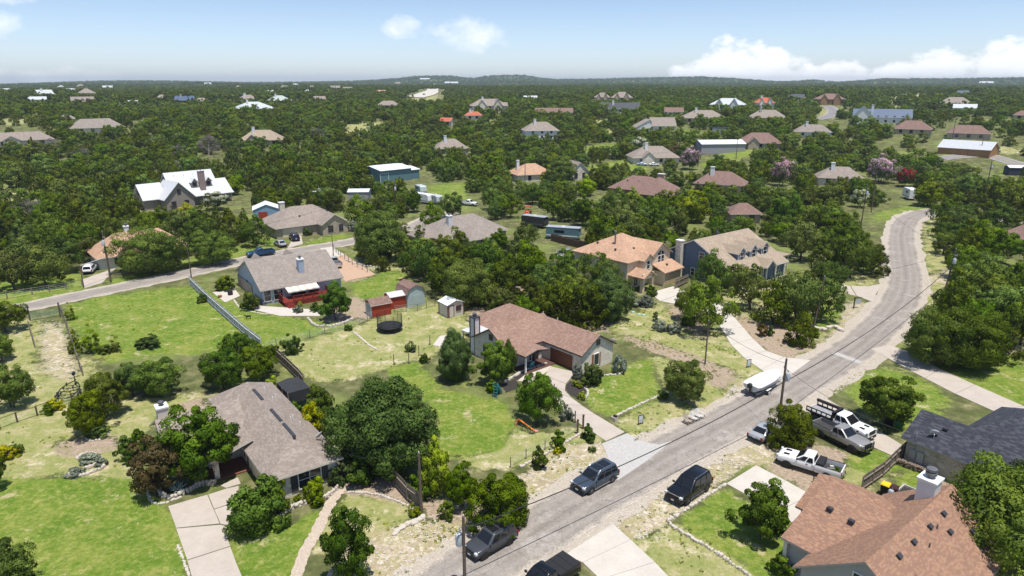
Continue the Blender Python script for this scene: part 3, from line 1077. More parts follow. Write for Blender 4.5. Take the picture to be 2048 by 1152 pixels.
ribbon(fr_path, 8.0, .12, 'road', ROAD2, far=True)
cs_path = smooth_path([tuple(at(*q)[:2]) for q in [(1628, 240), (1655, 234), (1668, 226), (1662, 217), (1650, 212)]])
ribbon(cs_path, 10.0, .25, 'road', ROAD2, far=True)
hw = [tuple(at(*q)[:2]) for q in [(826, 196), (850, 190), (862, 184), (866, 177), (868, 171), (869, 168)]]
hw_path = smooth_path(hw, 10)
ribbon(hw_path, [20 + 6 * (i < 22) for i in range(len(hw_path))], .8, 'highway', PALECONC, far=True)
for pth, w_, tol in ((main_path, 8.6, 2.2), (lane_path, 6.6, 1.8), (fr_path, 9, 3), (cs_path, 11, 4), (hw_path, 30, 6), (tail, 7, 2)):
    for i in range(len(pth) - 1):
        a, b = pth[i], pth[i + 1]
        d = (b - a).normalized()
        nn = Vector((-d.y, d.x, 0)) * (w_ / 2 - .7)
        ROADQ.append([tuple((a - nn)[:2]), tuple((b - nn)[:2]), tuple((b + nn)[:2]), tuple((a + nn)[:2])])
        nn = Vector((-d.y, d.x, 0)) * (w_ / 2 + tol)
        OPEN.append([tuple((a - nn)[:2]), tuple((b - nn)[:2]), tuple((b + nn)[:2]), tuple((a + nn)[:2])])
YEL = plain('road_yellow', (.55, .42, .1), (.45, .36, .12), rough=.8)
ribbon(fr_path, .35, .16, 'road_marking', YEL, far=True)

# poured strip across the road at the drives
a, b = at(1668, 706, 0), at(1722, 726, 0)
d = (b - a).normalized()
nn = Vector((-d.y, d.x, 0)) * .55
mm = MB()
mm.add([a - nn + Vector((0, 0, .054)), b - nn + Vector((0, 0, .054)), b + nn + Vector((0, 0, .054)), a + nn + Vector((0, 0, .054))], [(0, 1, 2, 3)])
tag(mm.build('road_patch', plain('pale_patch', (.42, .4, .38), (.35, .33, .31), scale=1, rough=.95)), kind='structure')


def drive(name, slabs, material, lift=.06, joint=.035, thick=.12):
    """a poured drive: every slab between two joints is a piece of its own"""
    root = bpy.data.objects.new(name, None)
    COL.objects.link(root)
    tag(root, kind='structure')
    for s_ in slabs:
        w = [Vector((*g2(*q), 0)) for q in s_]
        OPEN.append([tuple(q[:2]) for q in w])
        ROADQ.append([tuple(q[:2]) for q in w])
        c = sum(w, Vector()) / len(w)
        w = [q + (c - q).normalized() * joint for q in w]
        mb = MB().prism([(q.x, q.y) for q in w], lift - thick, lift + rnd.uniform(-.008, .008))
        mb.build('slab', material, root)
    return root


def strips(L, Rr):
    return [[L[i], L[i + 1], Rr[i + 1], Rr[i]] for i in range(len(L) - 1)]


drive('driveway', [[(336, 1013), (415, 990), (440, 1048), (352, 1057)], [(416, 990), (452, 978), (478, 972), (476, 1003), (428, 1019)], [(428, 1020), (476, 1004), (470, 1030), (457, 1052), (441, 1049)],
                   [(352, 1058), (441, 1050), (457, 1054), (455, 1078), (461, 1093), (374, 1121)], [(374, 1122), (461, 1094), (474, 1128), (492, 1172), (388, 1172)], [(388, 1173), (492, 1173), (540, 1260), (410, 1280)],
                   [(440, 972), (476, 955), (482, 968), (452, 977)]], CONCRETE)
drive('driveway', strips([(1100, 733), (1090, 752), (1098, 768), (1108, 785), (1117, 808), (1135, 832), (1212, 883)], [(1152, 745), (1132, 768), (1130, 782), (1142, 795), (1165, 812), (1190, 829), (1250, 865)]), CONCRETE)
drive('driveway', strips([(1408, 622), (1434, 643), (1444, 660), (1462, 690), (1489, 717), (1522, 740), (1562, 764)], [(1434, 603), (1466, 632), (1486, 655), (1506, 678), (1532, 702), (1568, 715), (1622, 721)]), PALECONC)
drive('driveway', [[(1300, 586), (1346, 573), (1375, 583), (1320, 603)], [(1322, 603), (1376, 583), (1432, 604), (1408, 622), (1370, 612)]], PALECONC)
drive('driveway', [[(1668, 567), (1700, 572), (1712, 592), (1700, 590)], [(1701, 572), (1735, 573), (1764, 568), (1750, 592), (1746, 605), (1713, 592)]], CONCRETE)
drive('driveway', strips([(1742, 698), (1790, 725), (1850, 757), (1910, 788), (1985, 822), (2080, 868)], [(1778, 690), (1812, 702), (1880, 738), (1950, 770), (2048, 813), (2140, 855)]), CONCRETE)
drive('driveway', strips([(1618, 812), (1680, 858), (1730, 888), (1790, 915), (1800, 950)][:4], [(1652, 797), (1700, 826), (1760, 864), (1812, 895)]), CONCRETE)
drive('driveway', strips([(1452, 968), (1510, 1000), (1560, 1022), (1585, 1048)], [(1512, 931), (1572, 962), (1622, 990), (1650, 1010)]), PALECONC)
drive('driveway', strips([(1130, 1110), (1165, 1126), (1200, 1160), (1240, 1230)], [(1226, 1048), (1262, 1080), (1310, 1125), (1400, 1220)]), PALECONC)
sl = strips([(163, 560), (168, 577)], [(232, 536), (205, 566)])
drive('driveway', sl + strips([(575, 497), (585, 478), (590, 458)], [(606, 488), (602, 470), (602, 455)]), CONCRETE)
drive('driveway', [[(640, 497), (664, 494), (690, 510), (655, 518)]], PALECONC)
tag(MB().prism([g2(*q) for q in [(655, 518), (690, 510), (751, 549), (690, 563)]], -.05, .045).build('gravel_pad', plain('red_gravel', (.48, .33, .23), (.38, .26, .18), scale=3, rough=.95, bstr=.4)), kind='structure')
tag(MB().prism([g2(*q) for q in [(1204, 888), (1254, 867), (1285, 884), (1318, 890), (1345, 882), (1290, 925), (1235, 962), (1222, 930)]], -.05, .056).build('gravel_apron', stonework('pale_grit', (.47, .455, .43), (.41, .395, .37), (.52, .51, .49), scale=7, gap=.1)), kind='structure')

# the settled lots: trees here are set one by one, none scattered
SETTLED = [g2(*q) for q in [(-400, 690), (130, 622), (380, 536), (470, 498), (700, 478), (760, 550), (850, 580), (960, 635), (1060, 655), (1240, 668), (1252, 606), (1420, 575), (1560, 640), (1700, 655), (1760, 600), (1790, 690), (1850, 735), (2000, 720), (2300, 760), (2500, 1300), (-600, 1300)]]
OPEN.append(SETTLED)
# ---------------------------------------------------------------- trees: leaf clumps spread through a crown on limbs
F_OAK = foliage('oak_leaves', (.042, .074, .013), (.18, .24, .053), hue=.045)
F_CEDAR = foliage('cedar_needles', (.029, .049, .007), (.135, .168, .025), hue=.03, transl=.24)
F_GREEN = foliage('bright_leaves', (.042, .085, .011), (.158, .24, .038), hue=.03)
F_LIME = foliage('lime_leaves', (.1, .15, .02), (.32, .38, .06), hue=.03)
F_YELLOW = foliage('yellow_leaves', (.22, .24, .02), (.52, .52, .06), hue=.03)
F_DARK = foliage('dark_leaves', (.038, .07, .018), (.135, .195, .055), hue=.02)
F_SAGE = foliage('sage_leaves', (.12, .15, .11), (.36, .39, .31), hue=.02)
F_RUST = foliage('rust_leaves', (.06, .055, .02), (.2, .15, .06), hue=.03)
F_PINK = foliage('pink_blossom', (.4, .25, .32), (.66, .47, .55), hue=.03, var=.2)
F_WHITE = foliage('white_blossom', (.4, .42, .3), (.7, .7, .55), hue=.02, var=.2)
F_RED = foliage('red_blossom', (.26, .02, .05), (.42, .06, .1), hue=.02, var=.2)
F_GREY = foliage('bare_twigs', (.1, .09, .085), (.27, .25, .23), hue=.01)


def crown_mesh(name, material, rad, z0, z1, nclump, nleaf, leaf, seed, form='oak', cr=1., aspect=.55):
    g = np.random.default_rng(seed)
    H = z1 - z0
    cs, rs = [], []
    lob = g.uniform(0, 6.28, 3)
    for i in range(nclump):
        u = (i + .5) / nclump
        th = g.uniform(0, 2 * np.pi)
        if form == 'oak':            # wide dome, flat beneath
            h = g.beta(1.35, 1.5)
            prof = np.sqrt(max(0, 1 - (max(0, h - .3) / .74) ** 2)) * (.72 + .28 * min(1, h / .28))
        elif form == 'cedar':        # broad below, drawn to a ragged point
            h = g.beta(1.1, 1.7)
            prof = (1 - h) ** .62 * (.8 + .2 * min(1, h / .15)) + .05
        elif form == 'bush':
            h = g.beta(1.2, 1.5)
            prof = np.sqrt(max(0, 1 - (max(0, h - .12) / .92) ** 2))
        else:                        # upright, oval
            h = g.beta(1.4, 1.4)
            prof = np.sin(np.pi * min(1, .12 + .86 * h)) ** .7
        lobes = 1 + .16 * np.sin(2 * th + lob[0]) + .13 * np.sin(3 * th + lob[1]) + .1 * np.sin(5 * th + lob[2])
        q = np.sqrt(g.uniform(.18, 1)) if i % 4 else np.sqrt(g.uniform(0, .4))
        r0 = rad * prof * lobes * q * .86
        cs.append((r0 * np.cos(th), r0 * np.sin(th), z0 + h * H * (.92 + .12 * np.sin(th * 2 + lob[2]))))
        rs.append(cr * rad * g.uniform(.15, .34) * (.8 if form == 'cedar' else 1) * (1 if h < .8 else .8))
    cs, rs = np.array(cs), np.array(rs)
    N = nclump * nleaf
    ci = np.repeat(np.arange(nclump), nleaf)
    d = g.normal(size=(N, 3))
    mid = np.array([0, 0, z0 + H * .35])
    out = cs[ci] - mid
    out /= np.linalg.norm(out, axis=1, keepdims=True) + 1e-6
    d = d / np.linalg.norm(d, axis=1, keepdims=True) + out * .45 + np.array([0, 0, .25])
    d /= np.linalg.norm(d, axis=1, keepdims=True)
    sh = g.uniform(.55, 1.12, N) ** .8
    sq = np.array([1, 1, .72 if form != 'cedar' else .95])
    p = cs[ci] + d * sq * (rs[ci] * sh)[:, None]
    p[:, 2] = np.maximum(p[:, 2], z0 * .55 if form != 'bush' else .05)
    nrm = d + g.normal(size=(N, 3)) * .55
    nrm /= np.linalg.norm(nrm, axis=1, keepdims=True)
    ref = g.normal(size=(N, 3))
    t = np.cross(nrm, ref)
    t /= np.linalg.norm(t, axis=1, keepdims=True) + 1e-6
    b = np.cross(nrm, t)
    sz = leaf * g.uniform(.6, 1.3, N)
    bend = nrm * (sz * .25)[:, None]
    A = p - t * sz[:, None] - bend
    B = p - b * (sz * aspect)[:, None]
    C = p + t * sz[:, None] - bend
    D = p + b * (sz * aspect)[:, None]
    V = np.stack([A, B, C, D], 1).reshape(-1, 3)
    sn = d * .8 + out * .35 + nrm * .35
    sn /= np.linalg.norm(sn, axis=1, keepdims=True)
    flip = (np.einsum('ij,ij->i', np.cross(t, b), sn) < 0)
    idx = np.arange(N * 4).reshape(N, 4)
    idx[flip] = idx[flip][:, ::-1]
    me = bpy.data.meshes.new(name)
    me.vertices.add(N * 4)
    me.vertices.foreach_set("co", V.astype(np.float32).ravel())
    me.loops.add(N * 4)
    me.loops.foreach_set("vertex_index", idx.astype(np.int32).ravel())
    me.polygons.add(N)
    me.polygons.foreach_set("loop_start", np.arange(0, N * 4, 4, dtype=np.int32))
    me.polygons.foreach_set("use_smooth", np.ones(N, bool))
    ct = g.uniform(0, 1, nclump)
    tone = np.clip(ct[ci] * .75 + g.uniform(0, .35, N), 0, 1)
    a = me.attributes.new("tone", 'FLOAT', 'POINT')
    a.data.foreach_set("value", np.repeat(tone, 4).astype(np.float32))
    me.update()
    me.validate()
    me.normals_split_custom_set_from_vertices(np.repeat(sn, 4, 0).tolist())
    me.materials.append(material)
    return me, cs


def trunk_mesh(name, cs, z0, r, seed, stems=1, material=None):
    g = random.Random(seed)
    mb = MB()
    for s_ in range(stems):
        a = 6.28 * s_ / stems + g.uniform(0, 1)
        off = 0 if stems == 1 else r * 1.4
        base = Vector((math.cos(a) * off, math.sin(a) * off, -.25))
        lean = Vector((g.uniform(-.25, .25) + math.cos(a) * off * 1.6, g.uniform(-.25, .25) + math.sin(a) * off * 1.6, 0))
        fork = base + lean + Vector((0, 0, max(.5, z0 * .75) + .25))
        rr_ = r / math.sqrt(stems)
        mb.tube([base, base * .6 + fork * .4 + Vector((g.uniform(-.06, .06), g.uniform(-.06, .06), 0)), fork], [rr_ * 1.35, rr_ * .95, rr_ * .75], 7)
        pick = sorted(range(len(cs)), key=lambda k: g.random())[:5 if stems == 1 else 3]
        for k in pick:
            c = Vector(cs[k])
            mid = fork.lerp(c, .5) + Vector((g.uniform(-.2, .2), g.uniform(-.2, .2), g.uniform(0, .35)))
            mb.tube([fork, mid, c], [rr_ * .6, rr_ * .38, rr_ * .12], 5)
    return mb.mesh(name, material or BARK, 60)


KIND = {}


def kind(key, name, material, rad, h, z0f, nclump, nleaf, leaf, form, nvar, seed, stems=1, blossom=None, bark=None, aspect=.55, cr=1.):
    L = []
    for k in range(nvar):
        cm, cs = crown_mesh(name + '_crown', material, rad, h * z0f, h, nclump, nleaf, leaf, seed + k * 17, form, aspect=aspect, cr=cr)
        tm = trunk_mesh(name + '_trunk', cs, h * z0f, max(.09, rad * .055), seed + k, stems, bark)
        bm_ = None
        if blossom:
            bm_, _ = crown_mesh(name + '_blossom', blossom, rad * 1.04, h * max(z0f, .35), h * 1.02, int(nclump * .9), int(nleaf * .8), leaf * .85, seed + k * 17, form)
        L.append((cm, tm, bm_))
    KIND[key] = dict(v=L, name=name, rad=rad, h=h)


# key, name, leaves, crown radius, height, clear stem, clumps, leaves per clump, leaf length
kind('oak', 'live_oak', F_OAK, 4, 6, .22, 58, 95, .18, 'oak', 8, 100, cr=.92)
kind('oakbig', 'live_oak', F_OAK, 5, 8, .16, 150, 240, .13, 'oak', 2, 200, cr=.88)
kind('oaknear', 'live_oak', F_OAK, 3.5, 5.5, .24, 95, 190, .115, 'oak', 3, 300, stems=2, cr=.82)
kind('darkoak', 'live_oak', F_DARK, 5, 8.4, .06, 230, 220, .13, 'up', 1, 350, cr=.82)
kind('cedar', 'cedar_tree', F_CEDAR, 3, 6, .05, 60, 90, .16, 'cedar', 6, 400, aspect=.4)
kind('cedarnear', 'cedar_tree', F_CEDAR, 3, 5, .04, 120, 190, .11, 'bush', 2, 450, stems=2, aspect=.4, cr=.82)
kind('green', 'broadleaf_tree', F_GREEN, 3, 5.6, .18, 90, 170, .12, 'up', 2, 500, cr=.82)
kind('greennear', 'broadleaf_tree', F_GREEN, 3, 5.4, .2, 85, 190, .115, 'oak', 2, 540, cr=.82)
kind('lime', 'broadleaf_tree', F_LIME, 2.5, 4.6, .1, 60, 90, .15, 'up', 2, 560)
kind('yellow', 'broadleaf_tree', F_YELLOW, 2.5, 4.6, .1, 60, 90, .15, 'up', 1, 580)
kind('rust', 'broadleaf_tree', F_RUST, 2.6, 5, .15, 75, 120, .13, 'up', 1, 590, stems=2)
kind('pink', 'crape_myrtle', F_OAK, 3.6, 5.6, .2, 60, 70, .2, 'oak', 2, 600, stems=3, blossom=F_PINK)
kind('white', 'crape_myrtle', F_OAK, 3, 5, .2, 50, 60, .2, 'oak', 1, 620, stems=3, blossom=F_WHITE)
kind('red', 'crape_myrtle', F_GREEN, 3, 4.6, .2, 50, 60, .2, 'oak', 1, 640, stems=3, blossom=F_RED)
kind('bare', 'bare_tree', F_GREY, 3, 5.5, .25, 50, 50, .22, 'oak', 1, 660, bark=PALEBARK, aspect=.12)
kind('bush', 'shrub', F_GREEN, 1, 1.6, .05, 34, 70, .1, 'bush', 2, 700, stems=2)
kind('darkbush', 'shrub', F_DARK, 1, 1.7, .05, 36, 70, .1, 'bush', 2, 720, stems=2)
kind('oakbush', 'shrub', F_OAK, 1, 1.7, .05, 36, 70, .1, 'bush', 2, 740, stems=2)
kind('limebush', 'shrub', F_LIME, 1, 1.5, .05, 30, 70, .1, 'bush', 2, 760, stems=2)
kind('yellowbush', 'shrub', F_YELLOW, 1, 1.3, .05, 30, 60, .1, 'bush', 1, 780, stems=2)
kind('sage', 'sage_bush', F_SAGE, 1, 1.3, .05, 36, 70, .09, 'bush', 2, 800, stems=2)
kind('pinebush', 'young_tree', F_LIME, 1, 2.4, .05, 30, 60, .12, 'cedar', 2, 820, aspect=.2)
kind('flowerbush', 'shrub', F_OAK, 2.4, 4, .06, 90, 120, .12, 'bush', 1, 840, stems=2, blossom=None)

SRC = {}
TREES = []


def plant(key, x, y, z, diam, h, label, group=None, cat=None, rz=None):
    K = KIND[key]
    i = rnd.randrange(len(K['v']))
    cm, tm, bm_ = K['v'][i]
    r = thing(K['name'], label, cat or ('shrub' if 'bush' in K['name'] or K['name'] == 'shrub' else 'tree'), (x, y, z), rnd.uniform(0, 6.28) if rz is None else rz, group)
    s_ = diam / (2 * K['rad'])
    r.scale = (s_ * rnd.uniform(.95, 1.05), s_ * rnd.uniform(.95, 1.05), h / K['h'])
    obj('crown' if K['name'] not in ('shrub', 'sage_bush') else 'foliage', cm, r)
    obj('trunk' if K['name'] not in ('shrub', 'sage_bush') else 'stem', tm, r)
    if bm_:
        obj('blossom', bm_, r)
    TREES.append((x, y, diam / 2))
    return r


# trees and bushes one by one: kind, foot (px, py), crown width m, height m, label
PLANTS = [
    ('darkoak', 775, 938, 10.6, 9.4, 'huge dark green oak standing between the stone house and the lawn'),
    ('green', 645, 868, 4.2, 5.6, 'tall green tree between the shade shed and the huge dark oak'),
    ('yellow', 630, 880, 3.0, 4.4, 'yellow green tree beside the roof edge of the stone house'),
    ('green', 690, 880, 2.6, 3.2, 'leafy sapling squeezed against the huge dark oak'),
    ('darkbush', 686, 965, 2.8, 2.4, 'dark hedge at the corner of the stone house under the huge oak'),
    ('darkbush', 720, 962, 3.4, 2.3, 'dark hedge behind the brown picket fence'),
    ('lime', 876, 990, 3.4, 5.6, 'tall yellow green tree right behind the wooden utility pole by the picket fence'),
    ('greennear', 925, 1012, 3.4, 4.2, 'deep green tree between the yellow green tree and the olive cedar'),
    ('cedarnear', 1000, 1050, 6.0, 5.0, 'broad olive green cedar by the roadside behind the dark grey car'),
    ('bush', 838, 995, 2.6, 2.4, 'leafy shrub climbing over the brown picket fence'),
    ('limebush', 829, 1032, 1.3, 1.2, 'small bright shrub at the foot of the wooden pole by the picket fence'),
    ('oakbush', 893, 1037, 1.5, 1.8, 'small dark shrub below the deep green tree at the verge'),
    ('flowerbush', 516, 1054, 5.2, 4.4, 'large rounded grey green shrub in the stone bed beside the drive'),
    ('limebush', 562, 1008, 1.7, 2.6, 'lime green shrub by the corner window of the stone house'),
    ('limebush', 570, 1028, 1.2, 1.1, 'small lime green shrub at the lip of the stone bed'),
    ('limebush', 634, 1003, 2.6, 2.3, 'bright green shrub in front of the shuttered window'),
    ('limebush', 597, 1000, .9, .6, 'low bright plant in the bed under the shuttered window'),
    ('greennear', 400, 960, 7.6, 7.6, 'lush green tree overhanging the porch roof of the stone house'),
    ('rust', 315, 990, 4.6, 5.8, 'rusty brown tree at the end of the stone house porch'),
    ('bush', 262, 921, 2.5, 2.6, 'rounded green shrub on the lawn beside the rusty brown tree'),
    ('bush', 285, 905, 2.4, 2.6, 'green shrub by the chimney end of the stone house'),
    ('oaknear', 183, 866, 5.2, 4.6, 'live oak with visible trunk and a ring of stones at its foot'),
    ('oakbush', 196, 872, 2.6, 1.3, 'grey shrubs around the trunk of the ringed live oak'),
    ('oaknear', 215, 832, 5.6, 5.2, 'dark live oak beside the black trailer frame'),
    ('oaknear', 322, 790, 6.4, 4.8, 'spreading live oak between the green field and the patchy yard'),
    ('oaknear', 268, 790, 4.6, 4.2, 'live oak joining its neighbours along the yard edge'),
    ('oaknear', 450, 775, 6.0, 5.2, 'dense grey green live oak at the end of the grey board fence'),
    ('oaknear', 520, 762, 5.6, 5.0, 'live oak touching the grey board fence corner'),
    ('oaknear', 480, 730, 5.2, 4.6, 'live oak at the green field side of the board fence'),
    ('limebush', 545, 785, 2.4, 2.0, 'light green bush behind the far end of the stone house'),
    ('bush', 590, 830, 1.9, 1.6, 'round green shrub along the gravel side yard'),
    ('bush', 572, 808, 1.4, 1.2, 'small shrub next to the black shade shed'),
    ('oaknear', 25, 815, 5.2, 5.2, 'dark live oak at the edge of the view above the wire fence'),
    ('oaknear', 2, 722, 4.6, 4.0, 'live oak at the edge of the view by the leaning post'),
    ('oaknear', 12, 664, 6.5, 5.0, 'bushy live oak beside the long green gate'),
    ('oaknear', 15, 1195, 4.8, 4.6, 'live oak cut off by the lower edge beside the big lawn'),
    ('oaknear', -22, 985, 3.4, 4.2, 'oak branches reaching in from the edge beside the big lawn'),
    ('yellowbush', 15, 915, 2.8, 1.2, 'low yellow green flowering shrub on the patchy lawn'),
    ('darkbush', 35, 908, 1.4, 1.3, 'dark shrub next to the yellow green flowering one'),
    ('yellowbush', 108, 820, 2.0, 1.3, 'yellow flowering bush along the wire fence'),
    ('bush', 98, 828, 1.4, 1.2, 'small green bush along the wire fence'),
    ('greennear', 705, 1165, 4.2, 6.4, 'tall airy tree near the pebble path at the lower edge'),
    ('greennear', 1520, 1078, 4.8, 5.4, 'glossy green tree casting a dark shadow on the stone edged lawn'),
    ('cedarnear', 1574, 892, 4.4, 5.2, 'bushy cedar wrapped around the utility pole beside the parked trucks'),
    ('greennear', 1768, 846, 6.6, 5.8, 'rounded green tree on the lawn behind the dump truck'),
    ('oaknear', 1368, 800, 6.2, 5.2, 'round live oak standing on the verge by the two white chairs'),
    ('oakbush', 1326, 797, 1.4, 1.2, 'small green shrub at the foot of the round verge oak'),
    ('oaknear', 1075, 846, 5.4, 6.0, 'two stemmed oak on the lawn above the orange toy slide'),
    ('darkoak', 910, 760, 5.0, 6.6, 'dense dark oak hugging the corner of the red brown roofed house'),
    ('greennear', 988, 768, 4.8, 5.6, 'crape myrtle with many stems in front of the porch'),
    ('darkoak', 1016, 745, 2.4, 4.4, 'dark narrow tree growing before the porch gable'),
    ('bush', 985, 783, 2.0, 1.6, 'shrub beside the teal slide'),
    ('oakbush', 1184, 768, 3.0, 3.2, 'clipped round shrub tree by the garage corner'),
    ('sage', 1155, 757, 1.6, 2.0, 'thin reddish shrub beside the garage door'),
    ('limebush', 1150, 772, 1.1, .8, 'bright mound plant in the dark mulch bed'),
    ('limebush', 1162, 776, 1.0, .7, 'second bright mound plant, nearer the lawn edge of the mulch bed'),
    ('limebush', 1164, 798, 1.2, .9, 'bright plant at the point of the mulch bed'),
    ('sage', 1238, 745, 2.2, 2.6, 'silvery shrub in the curved bed by the shuttered window'),
    ('sage', 1133, 838, 2.0, 1.6, 'silver sage bush by the driveway gate'),
    ('darkbush', 1176, 878, 1.8, 1.7, 'dark green shrub standing outside the driveway gate'),
    ('bush', 1118, 900, 1.6, 2.2, 'twining shrub on the wire fence by the verge'),
    ('yellowbush', 1117, 905, 1.2, .7, 'yellowish weeds at the foot of the twining shrub'),
    ('bush', 1078, 935, 1.9, 2.4, 'leafy bush against the wire fence over the rocky verge'),
    ('oakbush', 1184, 902, 1.0, .6, 'low weed clump beside the driveway mouth'),
    ('darkbush', 588, 706, 3.0, 2.8, 'round dark bush alone in the back yard'),
    ('greennear', 672, 640, 6.0, 6.2, 'full round tree at the corner of the red deck'),
    ('oakbush', 502, 618, 3.4, 3.4, 'bush at the gable end of the grey blue house'),
    ('oakbush', 450, 580, 3.4, 3.0, 'bush between the lane and the grey blue house'),
    ('sage', 597, 625, 1.7, 1.3, 'sage bush at the foot of the red deck steps'),
    ('yellowbush', 600, 613, 1.0, .9, 'yellow flowers beside the red deck'),
    ('bush', 630, 622, 1.9, 1.5, 'green shrub in front of the red deck'),
    ('limebush', 742, 628, 1.2, 1.2, 'small green bush by the red sheds'),
    ('oakbush', 697, 660, 1.6, .9, 'low shrub on the wire fence line behind the red sheds'),
    ('darkbush', 821, 703, 1.7, 1.6, 'round shrub in the middle of the back yard'),
    ('bush', 848, 725, 1.6, 1.2, 'green shrub by the garden stones'),
    ('darkbush', 972, 612, 3.2, 2.6, 'dark bush beside the white shed'),
    ('pinebush', 185, 705, 3.4, 4.2, 'feathery yellow green young tree in the green field'),
    ('pinebush', 232, 703, 2.2, 2.6, 'smaller feathery tree in the green field'),
    ('oakbush', 210, 706, 2.2, 1.4, 'low bush between the two feathery trees'),
    ('darkbush', 300, 694, 3.6, 1.7, 'dark sprawling bush in the green field'),
    ('darkbush', 283, 694, 2.4, 1.2, 'dark low end of the sprawling bush in the green field'),
    ('bush', 405, 605, 2.0, 1.6, 'small bush by the grey board fence near the lane'),
    ('pinebush', 142, 640, 2.4, 3.0, 'feathery bush along the old cedar stake fence'),
    ('pinebush', 148, 690, 2.0, 2.4, 'second feathery bush farther down the cedar stake fence'),
    ('oakbush', 152, 706, 1.8, 1.8, 'bush at the lower end of the cedar stake fence'),
    ('oakbig', 306, 545, 14.0, 9.2, 'massive live oak spreading in front of the orange roofed house'),
    ('oakbig', 425, 528, 10.0, 7.0, 'wide live oak on the lane verge, next to the massive one'),
    ('oak', 513, 492, 8.2, 6.8, 'live oak with bare trunk on the lawn above the blue pickup'),
    ('oak', 30, 580, 8.4, 7.4, 'live oak in the orchard lawn beyond the rail fence, nearest the view edge'),
    ('oak', 95, 573, 8.6, 7.4, 'live oak in the orchard lawn just beyond the rail fence'),
    ('oak', 186, 522, 6.0, 5.6, 'small live oak behind the parked white car'),
    ('oak', 60, 548, 8.0, 7.0, 'second row live oak in the orchard lawn'),
    ('oak', 130, 545, 8.0, 7.0, 'live oak behind the orchard lawn, toward the white car'),
    ('oakbig', 762, 522, 11.5, 10.5, 'tall broad live oak on the lane corner above the gravel pad'),
    ('lime', 806, 515, 5.4, 5.2, 'bright lime green tree beside the lane corner oak'),
    ('lime', 850, 520, 5.0, 4.6, 'second lime green tree in the gully'),
    ('oak', 845, 560, 7.4, 7.6, 'olive oak at the edge of the lawn behind the barn roofed shed'),
    ('cedar', 895, 575, 9.0, 8.4, 'large dark cedar in the thicket behind the white shed'),
    ('oakbig', 935, 610, 10.0, 8.0, 'broad oak of the thicket right behind the white shed'),
    ('cedar', 1010, 600, 8.4, 8.0, 'olive cedar in the thicket behind the red brown roof'),
    ('oak', 975, 560, 9.0, 7.8, 'live oak in the heart of the thicket behind the white shed'),
    ('oak', 1040, 545, 8.0, 7.4, 'grey live oak against the long brown fence'),
    ('oak', 905, 530, 8.0, 7.4, 'grey live oak before the hipped grey roof'),
    ('green', 1000, 510, 5.6, 5.6, 'green tree at the corner of the hipped grey roof'),
    ('oak', 1052, 500, 6.6, 6.4, 'oak on the fence line below the dark trailers'),
    ('cedar', 1112, 640, 7.4, 8.2, 'tall cedar at the near end of the thicket by the tan house'),
    ('cedar', 1165, 652, 8.4, 8.0, 'broad cedar bulging toward the red brown roof'),
    ('darkoak', 1212, 640, 8.0, 8.0, 'dark oak beside the wall of the tan two storey house'),
    ('oak', 1195, 590, 7.6, 7.8, 'grey oak rubbing against the tan two storey house'),
    ('oak', 1135, 588, 7.0, 7.2, 'oak in the middle of the thicket by the tan house'),
    ('cedar', 1080, 640, 5.6, 6.4, 'cedar at the tip of the thicket behind the roof ridge'),
    ('oakbush', 1105, 560, 3.0, 2.8, 'grey shrub by the end of the long brown fence'),
    ('sage', 1262, 612, 3.2, 2.2, 'silver bush at the entry of the tan house'),
    ('sage', 1292, 612, 3.0, 1.9, 'second silver bush, nearer the tan house drive'),
    ('bush', 1303, 592, 2.4, 1.9, 'green shrub at the entry column of the tan house'),
    ('oak', 1412, 668, 7.8, 8.6, 'live oak in front of the long white drive'),
    ('oak', 1378, 640, 5.6, 6.0, 'oak branch mass beside the long white drive'),
    ('oak', 1422, 585, 7.0, 7.6, 'live oak hiding the gable of the blue dormered house'),
    ('sage', 1318, 660, 2.6, 1.7, 'variegated shrub in the drive side bed'),
    ('sage', 1345, 664, 3.0, 1.6, 'pale variegated shrub spreading by the white drive'),
    ('oakbush', 1375, 650, 2.6, 1.8, 'dark shrub under the white drive oak'),
    ('oakbush', 1310, 643, 1.0, 1.7, 'narrow dark shrub at the tip of the drive side bed'),
    ('oak', 1500, 618, 7.4, 7.4, 'olive oak before the porch of the blue dormered house'),
    ('cedar', 1545, 650, 7.0, 7.4, 'dark cedar in the clump behind the leaning pole'),
    ('oak', 1590, 648, 8.4, 8.4, 'big live oak of the clump behind the leaning pole'),
    ('oak', 1640, 642, 7.2, 7.2, 'live oak at the roadside end of the clump by the side drive'),
    ('cedar', 1600, 690, 5.4, 5.6, 'cedar in front of the clump, beside the leaning pole'),
    ('pinebush', 1516, 640, 1.8, 3.0, 'slender yellow green young pine in the mulch slope'),
    ('pinebush', 1605, 662, 3.4, 3.6, 'bright upright young pine at the foot of the leaning pole'),
    ('oakbush', 1625, 674, 1.9, 1.5, 'round green shrub among the white boulders'),
    ('rust', 1524, 672, 1.7, 1.9, 'dry reddish brush on the mulch slope'),
    ('bush', 1540, 672, 1.1, 1.5, 'small upright shrub on the mulch slope'),
    ('oakbush', 1580, 660, 1.0, 1.0, 'tiny shrub on the mulch slope'),
    ('oakbig', 1862, 725, 9.0, 8.0, 'large dark live oak overhanging the road near the leaning transformer pole'),
    ('oakbig', 1935, 735, 10.0, 8.2, 'massive live oak above the sloping lawn'),
    ('cedar', 1990, 720, 7.0, 7.2, 'cedar at the edge of the massive roadside oaks'),
    ('oak', 2040, 690, 7.4, 7.0, 'live oak at the edge of the view beyond the sloping lawn'),
    ('oakbig', 2000, 1120, 11.0, 8.6, 'great olive green oak filling the corner behind the orange brown roof'),
    ('oakbig', 2110, 1060, 9.0, 7.4, 'oak at the edge of the view behind the dark slate roof'),
